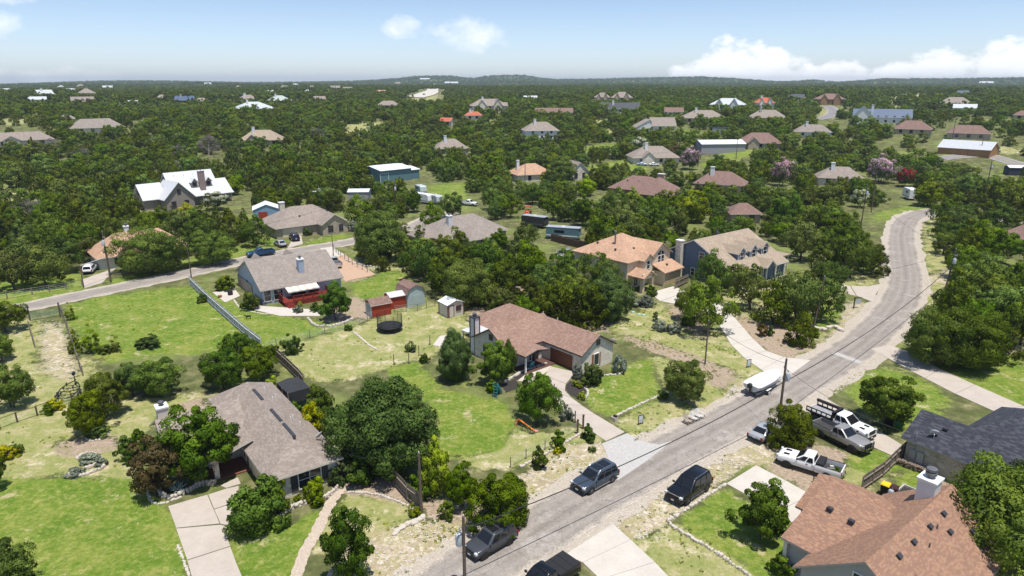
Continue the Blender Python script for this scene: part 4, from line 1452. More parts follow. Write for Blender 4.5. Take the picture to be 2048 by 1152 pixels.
    ('oakbush', 1565, 1145, 2.2, 1.8, 'shrub by the porch post of the orange brown roofed house'),
    ('bush', 1590, 1128, 1.8, 1.6, 'shrub against the wall of the orange brown roofed house'),
    ('bush', 1672, 958, 1.5, 1.3, 'small shrub on the lawn between the two pickups'),
    ('oak', 1700, 555, 8.6, 8.8, 'cedar dark live oak bordering the road bend, nearest the grass strip'),
    ('cedar', 1745, 548, 7.4, 7.8, 'cedar overhanging the road bend'),
    ('cedar', 1640, 550, 7.4, 8.0, 'olive cedar behind the carport roof'),
    ('oak', 1600, 520, 8.6, 8.4, 'live oak rising behind the carport roof'),
    ('pink', 1380, 340, 9.0, 9.0, 'crape myrtle covered in lilac pink blossom'),
    ('pink', 1562, 372, 8.4, 9.5, 'pale lilac crape myrtle in the middle of the woods'),
    ('pink', 1757, 366, 11.0, 9.5, 'wide lilac crape myrtle behind the roof with the white chimney'),
    ('red', 1808, 380, 6.4, 6.4, 'crape myrtle with vivid crimson blossom'),
    ('white', 1282, 306, 9.0, 7.6, 'tree with creamy white blossom by the tall white chimney'),
    ('white', 1718, 415, 5.6, 5.4, 'white blossomed shrub tree beside the pole with a transformer'),
    ('lime', 1852, 412, 9.6, 8.2, 'round bright green tree on the mown corner lot'),
    ('oak', 1930, 398, 8.6, 8.0, 'live oak with clear trunk beyond the mown corner lot'),
    ('lime', 1172, 392, 7.6, 6.6, 'yellowish green tree below the cottage with the orange roof'),
    ('lime', 1098, 372, 7.4, 7.0, 'bright green tree beside the orange roofed cottage'),
    ('lime', 1385, 445, 9.0, 8.4, 'pale bright green tree above the blue dormered house'),
    ('oakbig', 1122, 372, 13.0, 10.5, 'dark oak covering the middle of the orange roofed cottage'),
    ('yellow', 375, 438, 5.6, 4.6, 'small yellow green tree before the metal roofed farmhouse'),
    ('white', 430, 420, 8.0, 5.4, 'white flowering bushes under the farmhouse eaves'),
    ('lime', 466, 390, 7.0, 6.0, 'bright green tree at the end of the metal roofed farmhouse'),
    ('bare', 418, 312, 13.0, 9.5, 'leafless grey tree among the cedars'),
    ('bare', 362, 322, 9.0, 7.0, 'smaller leafless grey tree among the cedars'),
    ('oak', 905, 436, 7.6, 6.8, 'live oak at the end of the lane before the white pickup'),
    ('oak', 985, 420, 7.6, 6.8, 'live oak between the white pickup and the orange tractor'),
    ('green', 828, 424, 6.0, 6.4, 'green tree in front of the white camper'),
    ('oak', 1020, 436, 7.0, 6.4, 'live oak in front of the orange tractor, on the lane side'),
    ('bare', 58, 442, 8.0, 6.0, 'grey bare tree among the cedars near the pale clearing'),
    ('bare', 352, 352, 7.6, 6.0, 'thin grey tree just above the farmhouse ridge'),
    ('bare', 640, 285, 9.0, 7.5, 'grey leafless tree beyond the beige roofed house'),
    ('bare', 165, 330, 9.0, 7.0, 'grey leafless tree deep in the woods below the slate roof'),
    ('bare', 100, 305, 9.0, 6.0, 'thin grey leafless tree near the long grey tan roof'),
    ('rust', 1350, 318, 8.0, 7.0, 'reddish leaved tree in front of the tall chimney house'),
    ('oak', 868, 460, 7.0, 7.0, 'oak on the lane verge beside the hipped grey roof'),
    ('oak', 640, 400, 8.5, 8.0, 'oak shading the back of the lane corner house'),
    ('oak', 720, 452, 9.0, 8.0, 'oak at the end of the lane corner house'),
    ('oakbush', 615, 470, 2.6, 2.0, 'flower bush at the garage corner of the lane corner house'),
    ('oakbush', 648, 462, 3.4, 2.6, 'bushes under the front window of the lane corner house'),
    ('oakbush', 672, 458, 3.0, 3.2, 'leafy bush at the front gable of the lane corner house'),
    ('sage', 708, 462, 3.2, 2.6, 'grey bush at the lawn end of the lane corner house'),
    ('yellowbush', 728, 512, 3.4, 1.6, 'yellow flowering brush in the rocky garden'),
    ('yellowbush', 745, 528, 3.0, 1.4, 'second patch of yellow flowering brush in the rocky garden'),
    ('oakbush', 718, 500, 2.6, 1.6, 'green brush at the top of the rocky garden'),
    ('oakbush', 770, 530, 2.6, 1.6, 'green brush at the lower end of the rocky garden'),
    ('bush', 772, 515, 3.0, 2.6, 'bush beneath the lane corner oak'),
    ('sage', 180, 922, 2.2, .8, 'blue green creeping sage on the crooked stone bed'),
    ('sage', 150, 950, 1.9, .7, 'grey green sage at the lower end of the crooked stone bed'),
    ('sage', 203, 930, 1.4, .8, 'small sage clump between the stones of the crooked bed'),
    ('oak', 1905, 472, 8.4, 7.0, 'live oak leaning to the road bend, first in the hillside row'),
    ('oak', 1950, 505, 9.0, 7.4, 'broad live oak in the middle of the hillside by the road bend'),
    ('oak', 1882, 450, 7.4, 6.4, 'live oak at the mouth of the side lane'),
    ('oak', 2000, 530, 8.6, 7.0, 'live oak below the brown hillside house'),
    ('oak', 1925, 560, 8.0, 6.8, 'live oak behind the leaning transformer pole'),
    ('oak', 1965, 590, 8.4, 7.2, 'live oak up the bank from the transformer pole'),
    ('oak', 2030, 610, 8.0, 7.0, 'live oak at the view edge over the pale bank'),
    ('oak', 1990, 465, 8.0, 6.8, 'live oak across from the hillside house'),
    ('oak', 1210, 470, 8.0, 7.4, 'live oak behind the tan house roof'),
    ('green', 1165, 452, 7.0, 8.0, 'tall green tree behind the dark teal container'),
    ('oak', 1230, 430, 8.6, 7.6, 'live oak before the broad pinkish brown roof'),
    ('lime', 1262, 425, 7.0, 7.0, 'yellow green tree before the porch of the broad pinkish brown roof'),
    ('oak', 1330, 440, 8.6, 8.0, 'live oak between the two red brown roofs'),
    ('cedar', 1355, 470, 7.4, 8.4, 'cedar behind the chimney of the dormered house'),
    ('oak', 1300, 448, 8.0, 7.6, 'live oak above the tan house ridge'),
    ('oak', 1105, 440, 7.6, 7.2, 'live oak beside the black container'),
    ('rust', 862, 505, 3.0, 3.2, 'small red leaved tree in the gully'),
]
for k_, px, py, dm, hh, lab in PLANTS:
    p = at(px, py)
    plant(k_, p.x, p.y, p.z, dm, hh, lab)

# ---------------------------------------------------------------- the woods
# no tree stands between the viewer's clearing and these fronts of houses, sheds and cars (rectangles are the open fronts)
KEEP = []           # (x0, y0, x1, y1, distance) in photograph terms, filled from the houses' own places


def keep(px0, py0, px1, py1, pyfoot):
    p = at((px0 + px1) / 2, pyfoot)
    KEEP.append((px0, py0, px1, py1, math.hypot(p.x, p.y) + 4))


for q in FAR:
    if q[2] < 26:
        continue
    hgt = q[2] * (.42 if q[2] > 40 else .5)
    k_ = .68 if q[2] > 55 else .76
    keep(q[0] - q[2] * .5, q[1] - hgt * 1.0, q[0] + q[2] * .5, q[1] - hgt * k_, q[1])
for q in [(300, 340, 490, 409, 402), (752, 330, 852, 352, 358), (570, 400, 690, 462, 455), (890, 425, 1050, 478, 470), (220, 455, 372, 482, 525), (1040, 322, 1092, 358, 362), (1142, 330, 1172, 356, 360),
          (1210, 360, 1340, 398, 405), (2015, 440, 2060, 500, 500), (512, 412, 560, 440, 440), (1402, 275, 1492, 308, 308), (918, 396, 956, 414, 412), (830, 375, 885, 408, 408),
          (1040, 405, 1075, 430, 430), (1045, 430, 1160, 478, 475), (1275, 318, 1322, 332, 332), (698, 386, 735, 402, 404), (1970, 296, 2048, 345, 345), (1640, 220, 1700, 240, 240),
          (830, 175, 885, 196, 190), (1800, 365, 1830, 398, 400), (1360, 310, 1405, 335, 336), (1540, 350, 1590, 372, 372), (1720, 330, 1790, 352, 352), (1780, 350, 1825, 380, 378), (1250, 450, 1360, 500, 560), (1390, 455, 1580, 520, 540),
          (395, 285, 440, 312, 312), (1158, 360, 1195, 392, 392), (1360, 395, 1410, 440, 440), (455, 490, 690, 600, 590), (925, 600, 1240, 760, 720), (740, 560, 945, 640, 630), (1820, 360, 1880, 412, 412), (1160, 460, 1260, 520, 540), (1700, 380, 1730, 420, 415)]:
    keep(*q)

HOUSEPLANS = []
for q, p in zip(FAR, FARPOS):
    d = math.hypot(p.x, p.y)
    w = q[2] * d / FPX
    HOUSEPLANS.append((p.x, p.y + w * q[3] * .5, w * .44 + 1))
for px, py, rad in [(395, 395, 17), (800, 352, 14), (630, 445, 14), (968, 462, 14), (295, 515, 12), (1075, 352, 10), (1160, 352, 8), (1285, 395, 16), (2050, 490, 12), (535, 440, 6), (1448, 300, 13), (560, 560, 15), (600, 560, 12), (1270, 560, 11),
                    (1330, 560, 6), (1450, 530, 12), (1520, 515, 12), (1580, 515, 8), (938, 410, 7), (860, 402, 9), (1055, 425, 6), (1125, 470, 9), (1070, 455, 7), (1298, 330, 9), (716, 400, 6), (1985, 305, 7), (1812, 390, 6)]:
    p = at(px, py)
    HOUSEPLANS.append((p.x, p.y, rad))
_bb = [(min(q[0] for q in w), min(q[1] for q in w), max(q[0] for q in w), max(q[1] for q in w)) for w in OPEN]


def in_poly(w, x, y):
    c = False
    k = len(w)
    for i in range(k):
        ax, ay = w[i]
        bx, by = w[(i + 1) % k]
        if (ay > y) != (by > y) and x < (bx - ax) * (y - ay) / (by - ay) + ax:
            c = not c
    return c


def free(x, y, z, rad, h):
    d = math.hypot(x, y)
    for hx, hy, hr in HOUSEPLANS:
        if (x - hx) ** 2 + (y - hy) ** 2 < (hr + rad * .6) ** 2:
            return False
    m_ = rad * .45
    for w, b in zip(OPEN, _bb):
        if b[0] - m_ < x < b[2] + m_ and b[1] - m_ < y < b[3] + m_:
            if in_poly(w, x, y) or in_poly(w, x, y - m_) or in_poly(w, x + m_, y) or in_poly(w, x - m_, y):
                return False
    for w in SPARSE:
        if in_poly(w, x, y) and rnd.random() < .72:
            return False
    px, py = project(x, y, z + h)
    pr = rad * FPX / d * .9
    pb = project(x, y, z)[1]
    for x0, y0, x1, y1, kd in KEEP:
        if d < kd and x0 - pr < px < x1 + pr and py < y1 and pb > y0:
            return False
    return True


ZONES = [('among the cedars between the farmhouse and the view edge', 150, 400), ('in the woods behind the metal roofed farmhouse', 430, 330), ('in the thicket behind the lane corner house', 640, 390),
         ('around the blue metal barn', 800, 380), ('along the lane by the trailers', 880, 430), ('behind the hipped grey roof', 1020, 400), ('around the cottage with the orange roof', 1110, 340),
         ('between the tan house and the red brown roofs', 1180, 440), ('around the broad red brown roof', 1290, 430), ('behind the blue dormered house', 1450, 440), ('between the dormered house and the road bend', 1650, 470),
         ('beyond the lilac crape myrtles', 1600, 330), ('around the mown corner lot', 1800, 400), ('on the slope across the road bend', 1930, 480), ('below the orange workshop', 1940, 360),
         ('near the tall chimney house', 1300, 300), ('around the covered patio house', 900, 310), ('in the open woods beside the orange roofed house', 250, 450), ('in the oak lawn beyond the rail fence', 60, 500),
         ('beside the long brown fence', 1120, 510), ('around the tan beige roofed house', 540, 320)]
ZW = [(t, at(x, y)) for t, x, y in ZONES]


def zone(x, y):
    return min(ZW, key=lambda q: (q[1].x - x) ** 2 + (q[1].y - y) ** 2)[0]


cand = []
dd = 84.0
while dd < 330:
    step = 3.7 + .004 * dd
    na = int(1.60 * dd / step)
    for i in range(na):
        a = -.80 + 1.60 * (i + rnd.random()) / na
        r0 = dd + rnd.uniform(-.5, .5) * step
        x, y = r0 * math.sin(a), r0 * math.cos(a)
        if abs(a) > .72 and rnd.random() < .3:
            continue
        cand.append((x, y))
    dd += step
grid = {}
CUT = []


def crowded(x, y, rad):
    gx, gy = int(x // 8), int(y // 8)
    for i in (-1, 0, 1):
        for j in (-1, 0, 1):
            for (tx, ty, tr) in grid.get((gx + i, gy + j), ()):
                if (tx - x) ** 2 + (ty - y) ** 2 < (.47 * (rad + tr)) ** 2:
                    return True
    return False


for t in TREES:
    grid.setdefault((int(t[0] // 8), int(t[1] // 8)), []).append(t)
n_oak = n_ced = 0
far_pts = []
for x, y in cand:
    dn = math.sin(x * .021 + 1.1) * math.cos(y * .017 + .4) + .5 * math.sin(x * .05 + y * .043)
    dia = rnd.uniform(3.8, 7.4) if rnd.random() < .7 else rnd.uniform(7.4, 10.5)
    hh = dia * rnd.uniform(.6, .88) + .9
    ced = rnd.random() < (.56 if x < 0 else .34) + .25 * math.sin(x * .03 + y * .02)
    if ced:
        dia *= .82
        hh = dia * rnd.uniform(.9, 1.2) + .6
    z = Th(x, y)
    if crowded(x, y, dia / 2) or not free(x, y, z, dia / 2, hh):
        continue
    grid.setdefault((int(x // 8), int(y // 8)), []).append((x, y, dia / 2))
    d = math.hypot(x, y)
    a = abs(math.atan2(x, y))
    seen = a < math.atan(1040 / FPX) + .05
    if d < 262 and seen and ((ced and n_ced < 265) or (not ced and n_oak < 225)):
        zn = zone(x, y)
        if ced:
            n_ced += 1
            ad = 'tall pointed' if hh > 7.2 else ('low bushy' if hh < 5.6 else 'middling')
            plant('cedar', x, y, z - .1, dia, hh, ad + ' olive cedar ' + zn, ad + ' cedars ' + zn)
        else:
            n_oak += 1
            ad = 'broad spreading' if dia > 7.4 else ('small round' if dia < 5.8 else 'middling round')
            plant('oak', x, y, z - .1, dia, hh, ad + ' live oak ' + zn, ad + ' live oaks ' + zn)
    else:
        far_pts.append((x, y, z, dia, hh, 2 if ced else 0))

# the far woods, past what can be counted: one mass of trees on the land
dd = 330.0
while dd < 5200:
    step = 5.0 + .0046 * dd if dd < 1500 else 13 + .012 * (dd - 1500)
    na = int(1.56 * dd / step)
    aas = -.78 + 1.56 * (np.arange(na) + nrg.random(na)) / na
    r0 = dd + (nrg.random(na) - .5) * step
    xs, ys = r0 * np.sin(aas), r0 * np.cos(aas)
    zs = T(xs, ys)
    op = np.sin(xs * .011 + 2) * np.cos(ys * .0083) + .6 * np.sin(xs * .027 - ys * .013) + .35 * np.sin(xs * .061 + ys * .05)
    thr = np.where(xs > 150, .85, 1.15)
    for i in range(na):
        if op[i] > thr[i] and nrg.random() < .8:
            continue
        s_ = 1 if dd < 1500 else 1 + (dd - 1500) / 2600
        dia = nrg.uniform(5.0, 9.2) * s_
        hh = (dia / s_ * nrg.uniform(.62, .85) + .6) * (1 + (s_ - 1) * .35)
        if dd < 1300 and not free(xs[i], ys[i], zs[i], dia / 2, hh):
            continue
        far_pts.append((xs[i], ys[i], zs[i], dia, hh, 2 if nrg.random() < (.55 if xs[i] < 60 else .34) else 0))
    dd += step

protos = bpy.data.collections.new("woodland_kinds")
specs = [(F_OAK, 'oak', 16, 26, .42, 900), (F_OAK, 'oak', 16, 26, .42, 901), (F_CEDAR, 'cedar', 16, 24, .4, 902), (F_CEDAR, 'cedar', 16, 24, .4, 903),
         (F_OAK, 'oak', 40, 50, .27, 904), (F_OAK, 'oak', 40, 50, .27, 905), (F_CEDAR, 'cedar', 40, 44, .24, 906), (F_CEDAR, 'cedar', 40, 44, .24, 907)]
for i, (mt, fm, nc, nl, lf, sd) in enumerate(specs):
    cm, _ = crown_mesh('far_crown', mt, 1.0 * 4, .4, 6, nc, nl, lf * 1.5 if i < 4 else lf, sd, fm)
    o = bpy.data.objects.new("far_crown_%02d" % i, cm)
    protos.objects.link(o)
P = np.array(far_pts)
dist = np.hypot(P[:, 0], P[:, 1])
kidx = P[:, 5] + nrg.integers(0, 2, len(P)) + np.where(dist < 620, 4, 0)
me = bpy.data.meshes.new('woodland')
me.vertices.add(len(P))
me.vertices.foreach_set("co", P[:, :3].astype(np.float32).ravel())
for nm, arr, tp in (("scl", np.stack([P[:, 3] / 8, P[:, 3] / 8 * nrg.uniform(.9, 1.1, len(P)), P[:, 4] / 6], -1), 'FLOAT_VECTOR'), ("turn", np.stack([0 * dist, 0 * dist, nrg.uniform(0, 6.28, len(P))], -1), 'FLOAT_VECTOR')):
    a = me.attributes.new(nm, tp, 'POINT')
    a.data.foreach_set("vector", arr.astype(np.float32).ravel())
a = me.attributes.new("which", 'INT', 'POINT')
a.data.foreach_set("value", kidx.astype(np.int32))
me.update()
woodland = tag(obj('woodland', me), 'dense far off oak and cedar woods running to the skyline', 'woods', kind='stuff')


def scatter_nodes(o, coll):
    ng = bpy.data.node_groups.new("scatter", 'GeometryNodeTree')
    ng.interface.new_socket("Geometry", in_out='INPUT', socket_type='NodeSocketGeometry')
    ng.interface.new_socket("Geometry", in_out='OUTPUT', socket_type='NodeSocketGeometry')
    N, Lk = ng.nodes, ng.links
    gi, go = N.new("NodeGroupInput"), N.new("NodeGroupOutput")
    iop = N.new("GeometryNodeInstanceOnPoints")
    ci = N.new("GeometryNodeCollectionInfo")
    ci.inputs["Collection"].default_value = coll
    ci.inputs["Separate Children"].default_value = True
    ci.inputs["Reset Children"].default_value = True
    iop.inputs["Pick Instance"].default_value = True

    def named(nm, tp):
        q = N.new("GeometryNodeInputNamedAttribute")
        q.data_type = tp
        q.inputs["Name"].default_value = nm
        return q.outputs[0]
    Lk.new(gi.outputs[0], iop.inputs["Points"])
    Lk.new(ci.outputs[0], iop.inputs["Instance"])
    Lk.new(named("which", 'INT'), iop.inputs["Instance Index"])
    Lk.new(named("turn", 'FLOAT_VECTOR'), iop.inputs["Rotation"])
    Lk.new(named("scl", 'FLOAT_VECTOR'), iop.inputs["Scale"])
    Lk.new(iop.outputs[0], go.inputs[0])
    md = o.modifiers.new("scatter", 'NODES')
    md.node_group = ng


scatter_nodes(woodland, protos)
print("TREES individual", len(TREES), "oak", n_oak, "cedar", n_ced, "far", len(P))
# ---------------------------------------------------------------- houses
def sh(n_, a, b, c, **k):
    return shingle(n_, a, b, c, **k)


SH_TAN = sh('shingle_tan', (.30, .25, .215), (.255, .212, .182), (.345, .292, .25))
SH_GREY = sh('shingle_grey', (.285, .243, .212), (.245, .208, .18), (.32, .277, .242))
SH_RED = sh('shingle_redbrown', (.30, .19, .145), (.258, .16, .122), (.34, .224, .175))
SH_ORANGE = sh('shingle_orange', (.48, .30, .20), (.43, .265, .175), (.53, .345, .235))
SH_MIX = sh('shingle_mixed', (.30, .175, .122), (.255, .15, .112), (.365, .22, .14), wear=.1, w=.23, h=.115)
SH_DARK = sh('shingle_dark', (.052, .056, .07), (.035, .038, .05), (.085, .09, .105), wear=.1, w=.4, h=.17)
SH_SAND = sh('shingle_sand', (.36, .29, .215), (.315, .25, .185), (.40, .325, .245))
SH_RUST = sh('shingle_rust', (.235, .15, .125), (.2, .125, .105), (.27, .18, .15))
M_GREY = metalroof('metal_grey', (.56, .57, .58))
M_WHITE = metalroof('metal_white', (.72, .74, .76), dirt=.15)
M_BLUE = metalroof('metal_blue', (.05, .085, .16), dirt=.1)
M_BLACK = metalroof('metal_black', (.03, .034, .045), dirt=.1)
M_SAGE = metalroof('metal_sage', (.40, .44, .41))
W_BLUE = siding('siding_blue', (.12, .17, .25))
W_PALEBLUE = siding('siding_pale_blue', (.42, .47, .54), h=.22)
W_WHITE = siding('siding_white', (.72, .71, .69), h=.22)
W_SHED = siding('siding_cream', (.66, .6, .54), h=.24)
W_GREY = siding('siding_grey', (.47, .44, .41), h=.2)
W_TEAL = siding('siding_teal', (.12, .22, .25), h=.25)
W_ORANGE = siding('siding_orange', (.38, .2, .085), h=.3)
W_RED = siding('siding_red', (.36, .05, .025), h=.28)
W_STEEL = siding('corrugated_blue', (.10, .17, .24), h=.3)
TILE_RED = sh('tile_red', (.48, .14, .08), (.42, .12, .07), (.54, .18, .11), w=.3, h=.3)

FARROOF = dict(white=metalroof('metal_far_white', (.5, .52, .54), dirt=.35), tan=SH_TAN, slate=SH_GREY, navy=M_BLUE, sage=M_SAGE, orange=SH_ORANGE, red=TILE_RED, rust=SH_RUST, brown=SH_RUST, black=M_BLACK, blue=M_BLUE, beige=SH_SAND)
FARWALL = dict(white=plain('far_white_wall', (.72, .71, .68), (.62, .61, .58), scale=.6), pink=plain('far_pink_wall', (.48, .37, .3), (.42, .32, .26), scale=.6), cream=CREAMWALL, navyw=plain('far_navy_wall', (.12, .15, .22), scale=.6),
               tan=plain('far_tan_wall', (.46, .37, .28), (.4, .32, .24), scale=.6), wood=plain('far_wood_wall', (.35, .2, .1), (.28, .16, .08), scale=.6), brick=BRICKTAN, orange=W_ORANGE)


def _swap(v, f):
    return [(y, x, z) for x, y, z in v], [tuple(reversed(q)) for q in f]


def gable_roof(x0, x1, y0, y1, e0, e1, zr, yr=None, oh=.5, ohx=.4, t=.18, swap=False):
    """pitched roof, ridge along x (or along y when swapped); returns a mesh builder: 0 covering, 1 trim"""
    if swap:
        x0, x1, y0, y1 = y0, y1, x0, x1
    yr = (y0 + y1) / 2 if yr is None else yr
    s0, s1 = (zr - e0) / (yr - y0), (zr - e1) / (y1 - yr)
    pr = [(y0 - oh, e0 - s0 * oh), (yr, zr), (y1 + oh, e1 - s1 * oh)]
    v, f, m_ = [], [], []
    for x in (x0 - ohx, x1 + ohx):
        v += [(x, y, z + t) for y, z in pr] + [(x, y, z) for y, z in pr]
    f = [(0, 6, 7, 1), (1, 7, 8, 2), (3, 4, 10, 9), (4, 5, 11, 10), (0, 1, 4, 3), (1, 2, 5, 4), (6, 9, 10, 7), (7, 10, 11, 8), (0, 3, 9, 6), (2, 8, 11, 5)]
    m_ = [0, 0] + [1] * 8
    if swap:
        v, f = _swap(v, f)
    return MB().add(v, f, m_)


def hip_roof(x0, x1, y0, y1, e, zr, oh=.5, t=.18, ha=1., hb=1., ridge=None):
    """hipped roof; ha, hb shorten the hips (0 = gable-like end)"""
    alongx = (x1 - x0) >= (y1 - y0) if ridge is None else ridge == 'x'
    if not alongx:
        X0, X1, Y0, Y1 = y0, y1, x0, x1
    else:
        X0, X1, Y0, Y1 = x0, x1, y0, y1
    half = (Y1 - Y0) / 2
    s = (zr - e) / half
    X0, X1, Y0, Y1, e = X0 - oh, X1 + oh, Y0 - oh, Y1 + oh, e - s * oh
    h2 = half + oh
    ra, rb = X0 + h2 * ha, X1 - h2 * hb
    if ra > rb:
        ra = rb = (ra + rb) / 2
    ym = (Y0 + Y1) / 2
    v = []
    for dz in (t, 0):
        v += [(X0, Y0, e + dz), (X1, Y0, e + dz), (X1, Y1, e + dz), (X0, Y1, e + dz), (ra, ym, zr + dz), (rb, ym, zr + dz)]
    f = [(0, 1, 5, 4), (2, 3, 4, 5), (3, 0, 4), (1, 2, 5), (7, 6, 10, 11), (9, 8, 11, 10), (6, 9, 10), (8, 7, 11), (1, 0, 6, 7), (2, 1, 7, 8), (3, 2, 8, 9), (0, 3, 9, 6)]
    if not alongx:
        v, f = _swap(v, f)
    return MB().add(v, f, [0] * 4 + [1] * 8)


class House:
    def __init__(s, name, label, loc, rz, roof, wall, trim=TRIM, cat='house', group=None):
        s.root = thing(name, label, cat, loc, rz, group)
        s.roof, s.wall, s.trim = roof, wall, trim

    def gable(s, x0, x1, y0, y1, e, zr, ridge='x', e1=None, yr=None, oh=.5, ohx=.4, walls=True, base=-.3, wall=None, roof=None, t=.18, roofname='roof'):
        e1 = e if e1 is None else e1
        rb = gable_roof(x0, x1, y0, y1, e, e1, zr, yr, oh, ohx, t, ridge == 'y').build(roofname, [roof or s.roof, s.trim], s.root)
        if walls:
            a0, a1, b0, b1 = (x0, x1, y0, y1) if ridge == 'x' else (y0, y1, x0, x1)
            ym = (b0 + b1) / 2 if yr is None else yr
            pr = [(b0, base), (b1, base), (b1, e1), (ym, zr), (b0, e)]
            v = [(a0, y, z) for y, z in pr] + [(a1, y, z) for y, z in pr]
            f = [(0, 1, 2, 3, 4)[::-1], (5, 6, 7, 8, 9)] + [(i, (i + 1) % 5, (i + 1) % 5 + 5, i + 5) for i in range(5)]
            if ridge == 'y':
                v, f = _swap(v, f)
            MB().add(v, f).build('wall', wall or s.wall, s.root)
        return rb

    def hip(s, x0, x1, y0, y1, e, zr, oh=.5, ha=1., hb=1., ridge=None, walls=True, base=-.3, wall=None, roof=None, t=.18):
        rb = hip_roof(x0, x1, y0, y1, e, zr, oh, t, ha, hb, ridge).build('roof', [roof or s.roof, s.trim], s.root)
        if walls:
            MB().bx(x0, x1, y0, y1, base, e).build('wall', wall or s.wall, s.root)
        return rb

    def slab(s, x0, x1, y0, y1, z0, z1, name='wall', mat=None):
        return MB().bx(x0, x1, y0, y1, z0, z1).build(name, mat or s.wall, s.root)

    def window(s, x, y, z, phi, w=1.2, h=1.4, frame=WHITE, nx=2, ny=2, shutter=None, arch=False):
        mb = MB()
        t = .09
        mb.bx(-w / 2 - t, w / 2 + t, -.03, .08, h / 2, h / 2 + t).bx(-w / 2 - t, w / 2 + t, -.03, .08, -h / 2 - t, -h / 2)
        mb.bx(-w / 2 - t, -w / 2, -.03, .08, -h / 2, h / 2).bx(w / 2, w / 2 + t, -.03, .08, -h / 2, h / 2)
        for i in range(1, nx):
            xx = -w / 2 + w * i / nx
            mb.bx(xx - .035, xx + .035, -.02, .07, -h / 2, h / 2)
        for i in range(1, ny):
            zz = -h / 2 + h * i / ny
            mb.bx(-w / 2, w / 2, -.02, .06, zz - .025, zz + .025)
        o = mb.build('window', frame, s.root)
        o.location = (x, y, z)
        o.rotation_euler = (0, 0, R(phi - 90))
        MB().bx(-w / 2 + .004, w / 2 - .004, -.02, .035, -h / 2 + .004, h / 2 - .004).build('pane', GLASS, o)
        if shutter is not None:
            for sg in (-1, 1):
                MB().bx(sg * (w / 2 + .11), sg * (w / 2 + .11 + w * .3), -.02, .06, -h / 2 - .05, h / 2 + .05).build('shutter', shutter, o)
        return o

    def garage(s, x, y, phi, w=4.9, h=2.2, mat=TANWALL, frame=None, rows=4):
        fr = MB()
        fr.bx(-w / 2 - .14, -w / 2, -.03, .07, 0, h + .14).bx(w / 2, w / 2 + .14, -.03, .07, 0, h + .14).bx(-w / 2, w / 2, -.03, .07, h, h + .14)
        o = fr.build('garage_door', frame or s.trim, s.root)
        o.location = (x, y, .02)
        o.rotation_euler = (0, 0, R(phi - 90))
        for i in range(rows):
            z0 = h * i / rows
            p = MB().bx(-w / 2 + .01, w / 2 - .01, -.02, .03, z0 + .012, z0 + h / rows - .012)
            for j in range(4):
                p.bx(-w / 2 + w * (j + .12) / 4, -w / 2 + w * (j + .88) / 4, .03, .042, z0 + .09, z0 + h / rows - .09)
            p.build('panel', mat, o)
        return o

    def door(s, x, y, phi, w=.95, h=2.05, mat=BROWNTRIM, z=.05):
        o = MB().bx(-w / 2 - .1, -w / 2, -.03, .06, 0, h + .1).bx(w / 2, w / 2 + .1, -.03, .06, 0, h + .1).bx(-w / 2, w / 2, -.03, .06, h, h + .1).build('door_frame', s.trim, s.root)
        o.location = (x, y, z)
        o.rotation_euler = (0, 0, R(phi - 90))
        MB().bx(-w / 2 + .005, w / 2 - .005, -.02, .03, .005, h - .005).build('door', mat, o)
        MB().bx(w / 2 - .16, w / 2 - .1, .032, .07, .95, 1.02).build('handle', STEEL, o)
        return o

    def chimney(s, x, y, z1, w=1.1, d=.9, mat=None, z0=0., cap='flue', trim=None):
        mb = MB().bx(x - w / 2, x + w / 2, y - d / 2, y + d / 2, z0, z1)
        o = mb.build('chimney', mat or s.wall, s.root)
        MB().bx(x - w / 2 - .1, x + w / 2 + .1, y - d / 2 - .1, y + d / 2 + .1, z1 + .002, z1 + .16).build('chimney_cap', trim or WHITE, o)
        if cap == 'flue':
            q = MB()
            q.lathe([(.16, z1 + .16), (.16, z1 + .4), (.3, z1 + .42), (.3, z1 + .6), (.22, z1 + .66)], 12, Matrix.Translation((x, y, 0)))
            q.build('flue', plain('flue_metal', (.12, .12, .13), rough=.5, metal=.4), o, 40)
        if trim is not None:
            q = MB()
            for sx in (-1, 1):
                for sy in (-1, 1):
                    q.bx(x + sx * w / 2 - .07, x + sx * w / 2 + .07, y + sy * d / 2 - .07, y + sy * d / 2 + .07, z0, z1)
            q.build('corner_trim', trim, o)
        return o

    def vent(s, x, y, z, tilt=0., rz=0., kind_='box', mat=None):
        if kind_ == 'box':
            o = MB().bx(-.22, .22, -.18, .18, -.05, .16).build('roof_vent', mat or DARKTRIM, s.root)
        elif kind_ == 'pipe':
            o = MB().lathe([(.055, -.1), (.055, .35)], 8).build('vent_pipe', mat or WHITE, s.root)
        else:
            o = MB().bx(-1.6, 1.6, -.14, .14, -.03, .07).build('ridge_vent', mat or DARKTRIM, s.root)
        o.location = (x, y, z)
        o.rotation_euler = (R(tilt), 0, R(rz)) if kind_ != 'pipe' else (0, 0, 0)
        return o

    def dish(s, x, y, z, face=0., pole=.9):
        q = MB()
        q.tube([(0, 0, -.1), (0, 0, pole), (0, .12, pole + .1)], .03, 6)
        o = q.build('satellite_dish', GALV, s.root)
        o.location = (x, y, z)
        o.rotation_euler = (0, 0, R(face))
        prof = [(.02, 0), (.2, .02), (.34, .07), (.42, .12), (.43, .14), (.32, .1), (.2, .05), (.02, .03)]
        M = Matrix.Translation((0, .12, pole + .12)) @ Matrix.Rotation(R(-60), 4, 'X')
        MB().lathe(prof, 16, M).build('reflector', plain('dish_white', (.7, .7, .7), rough=.5), o, 50)
        MB().tube([(0, .12, pole), (0, .62, pole + .22)], .02, 5).build('feed_arm', GALV, o)
        return o


def dirs(deg):
    a = R(deg)
    return Vector((math.cos(a), math.sin(a), 0))


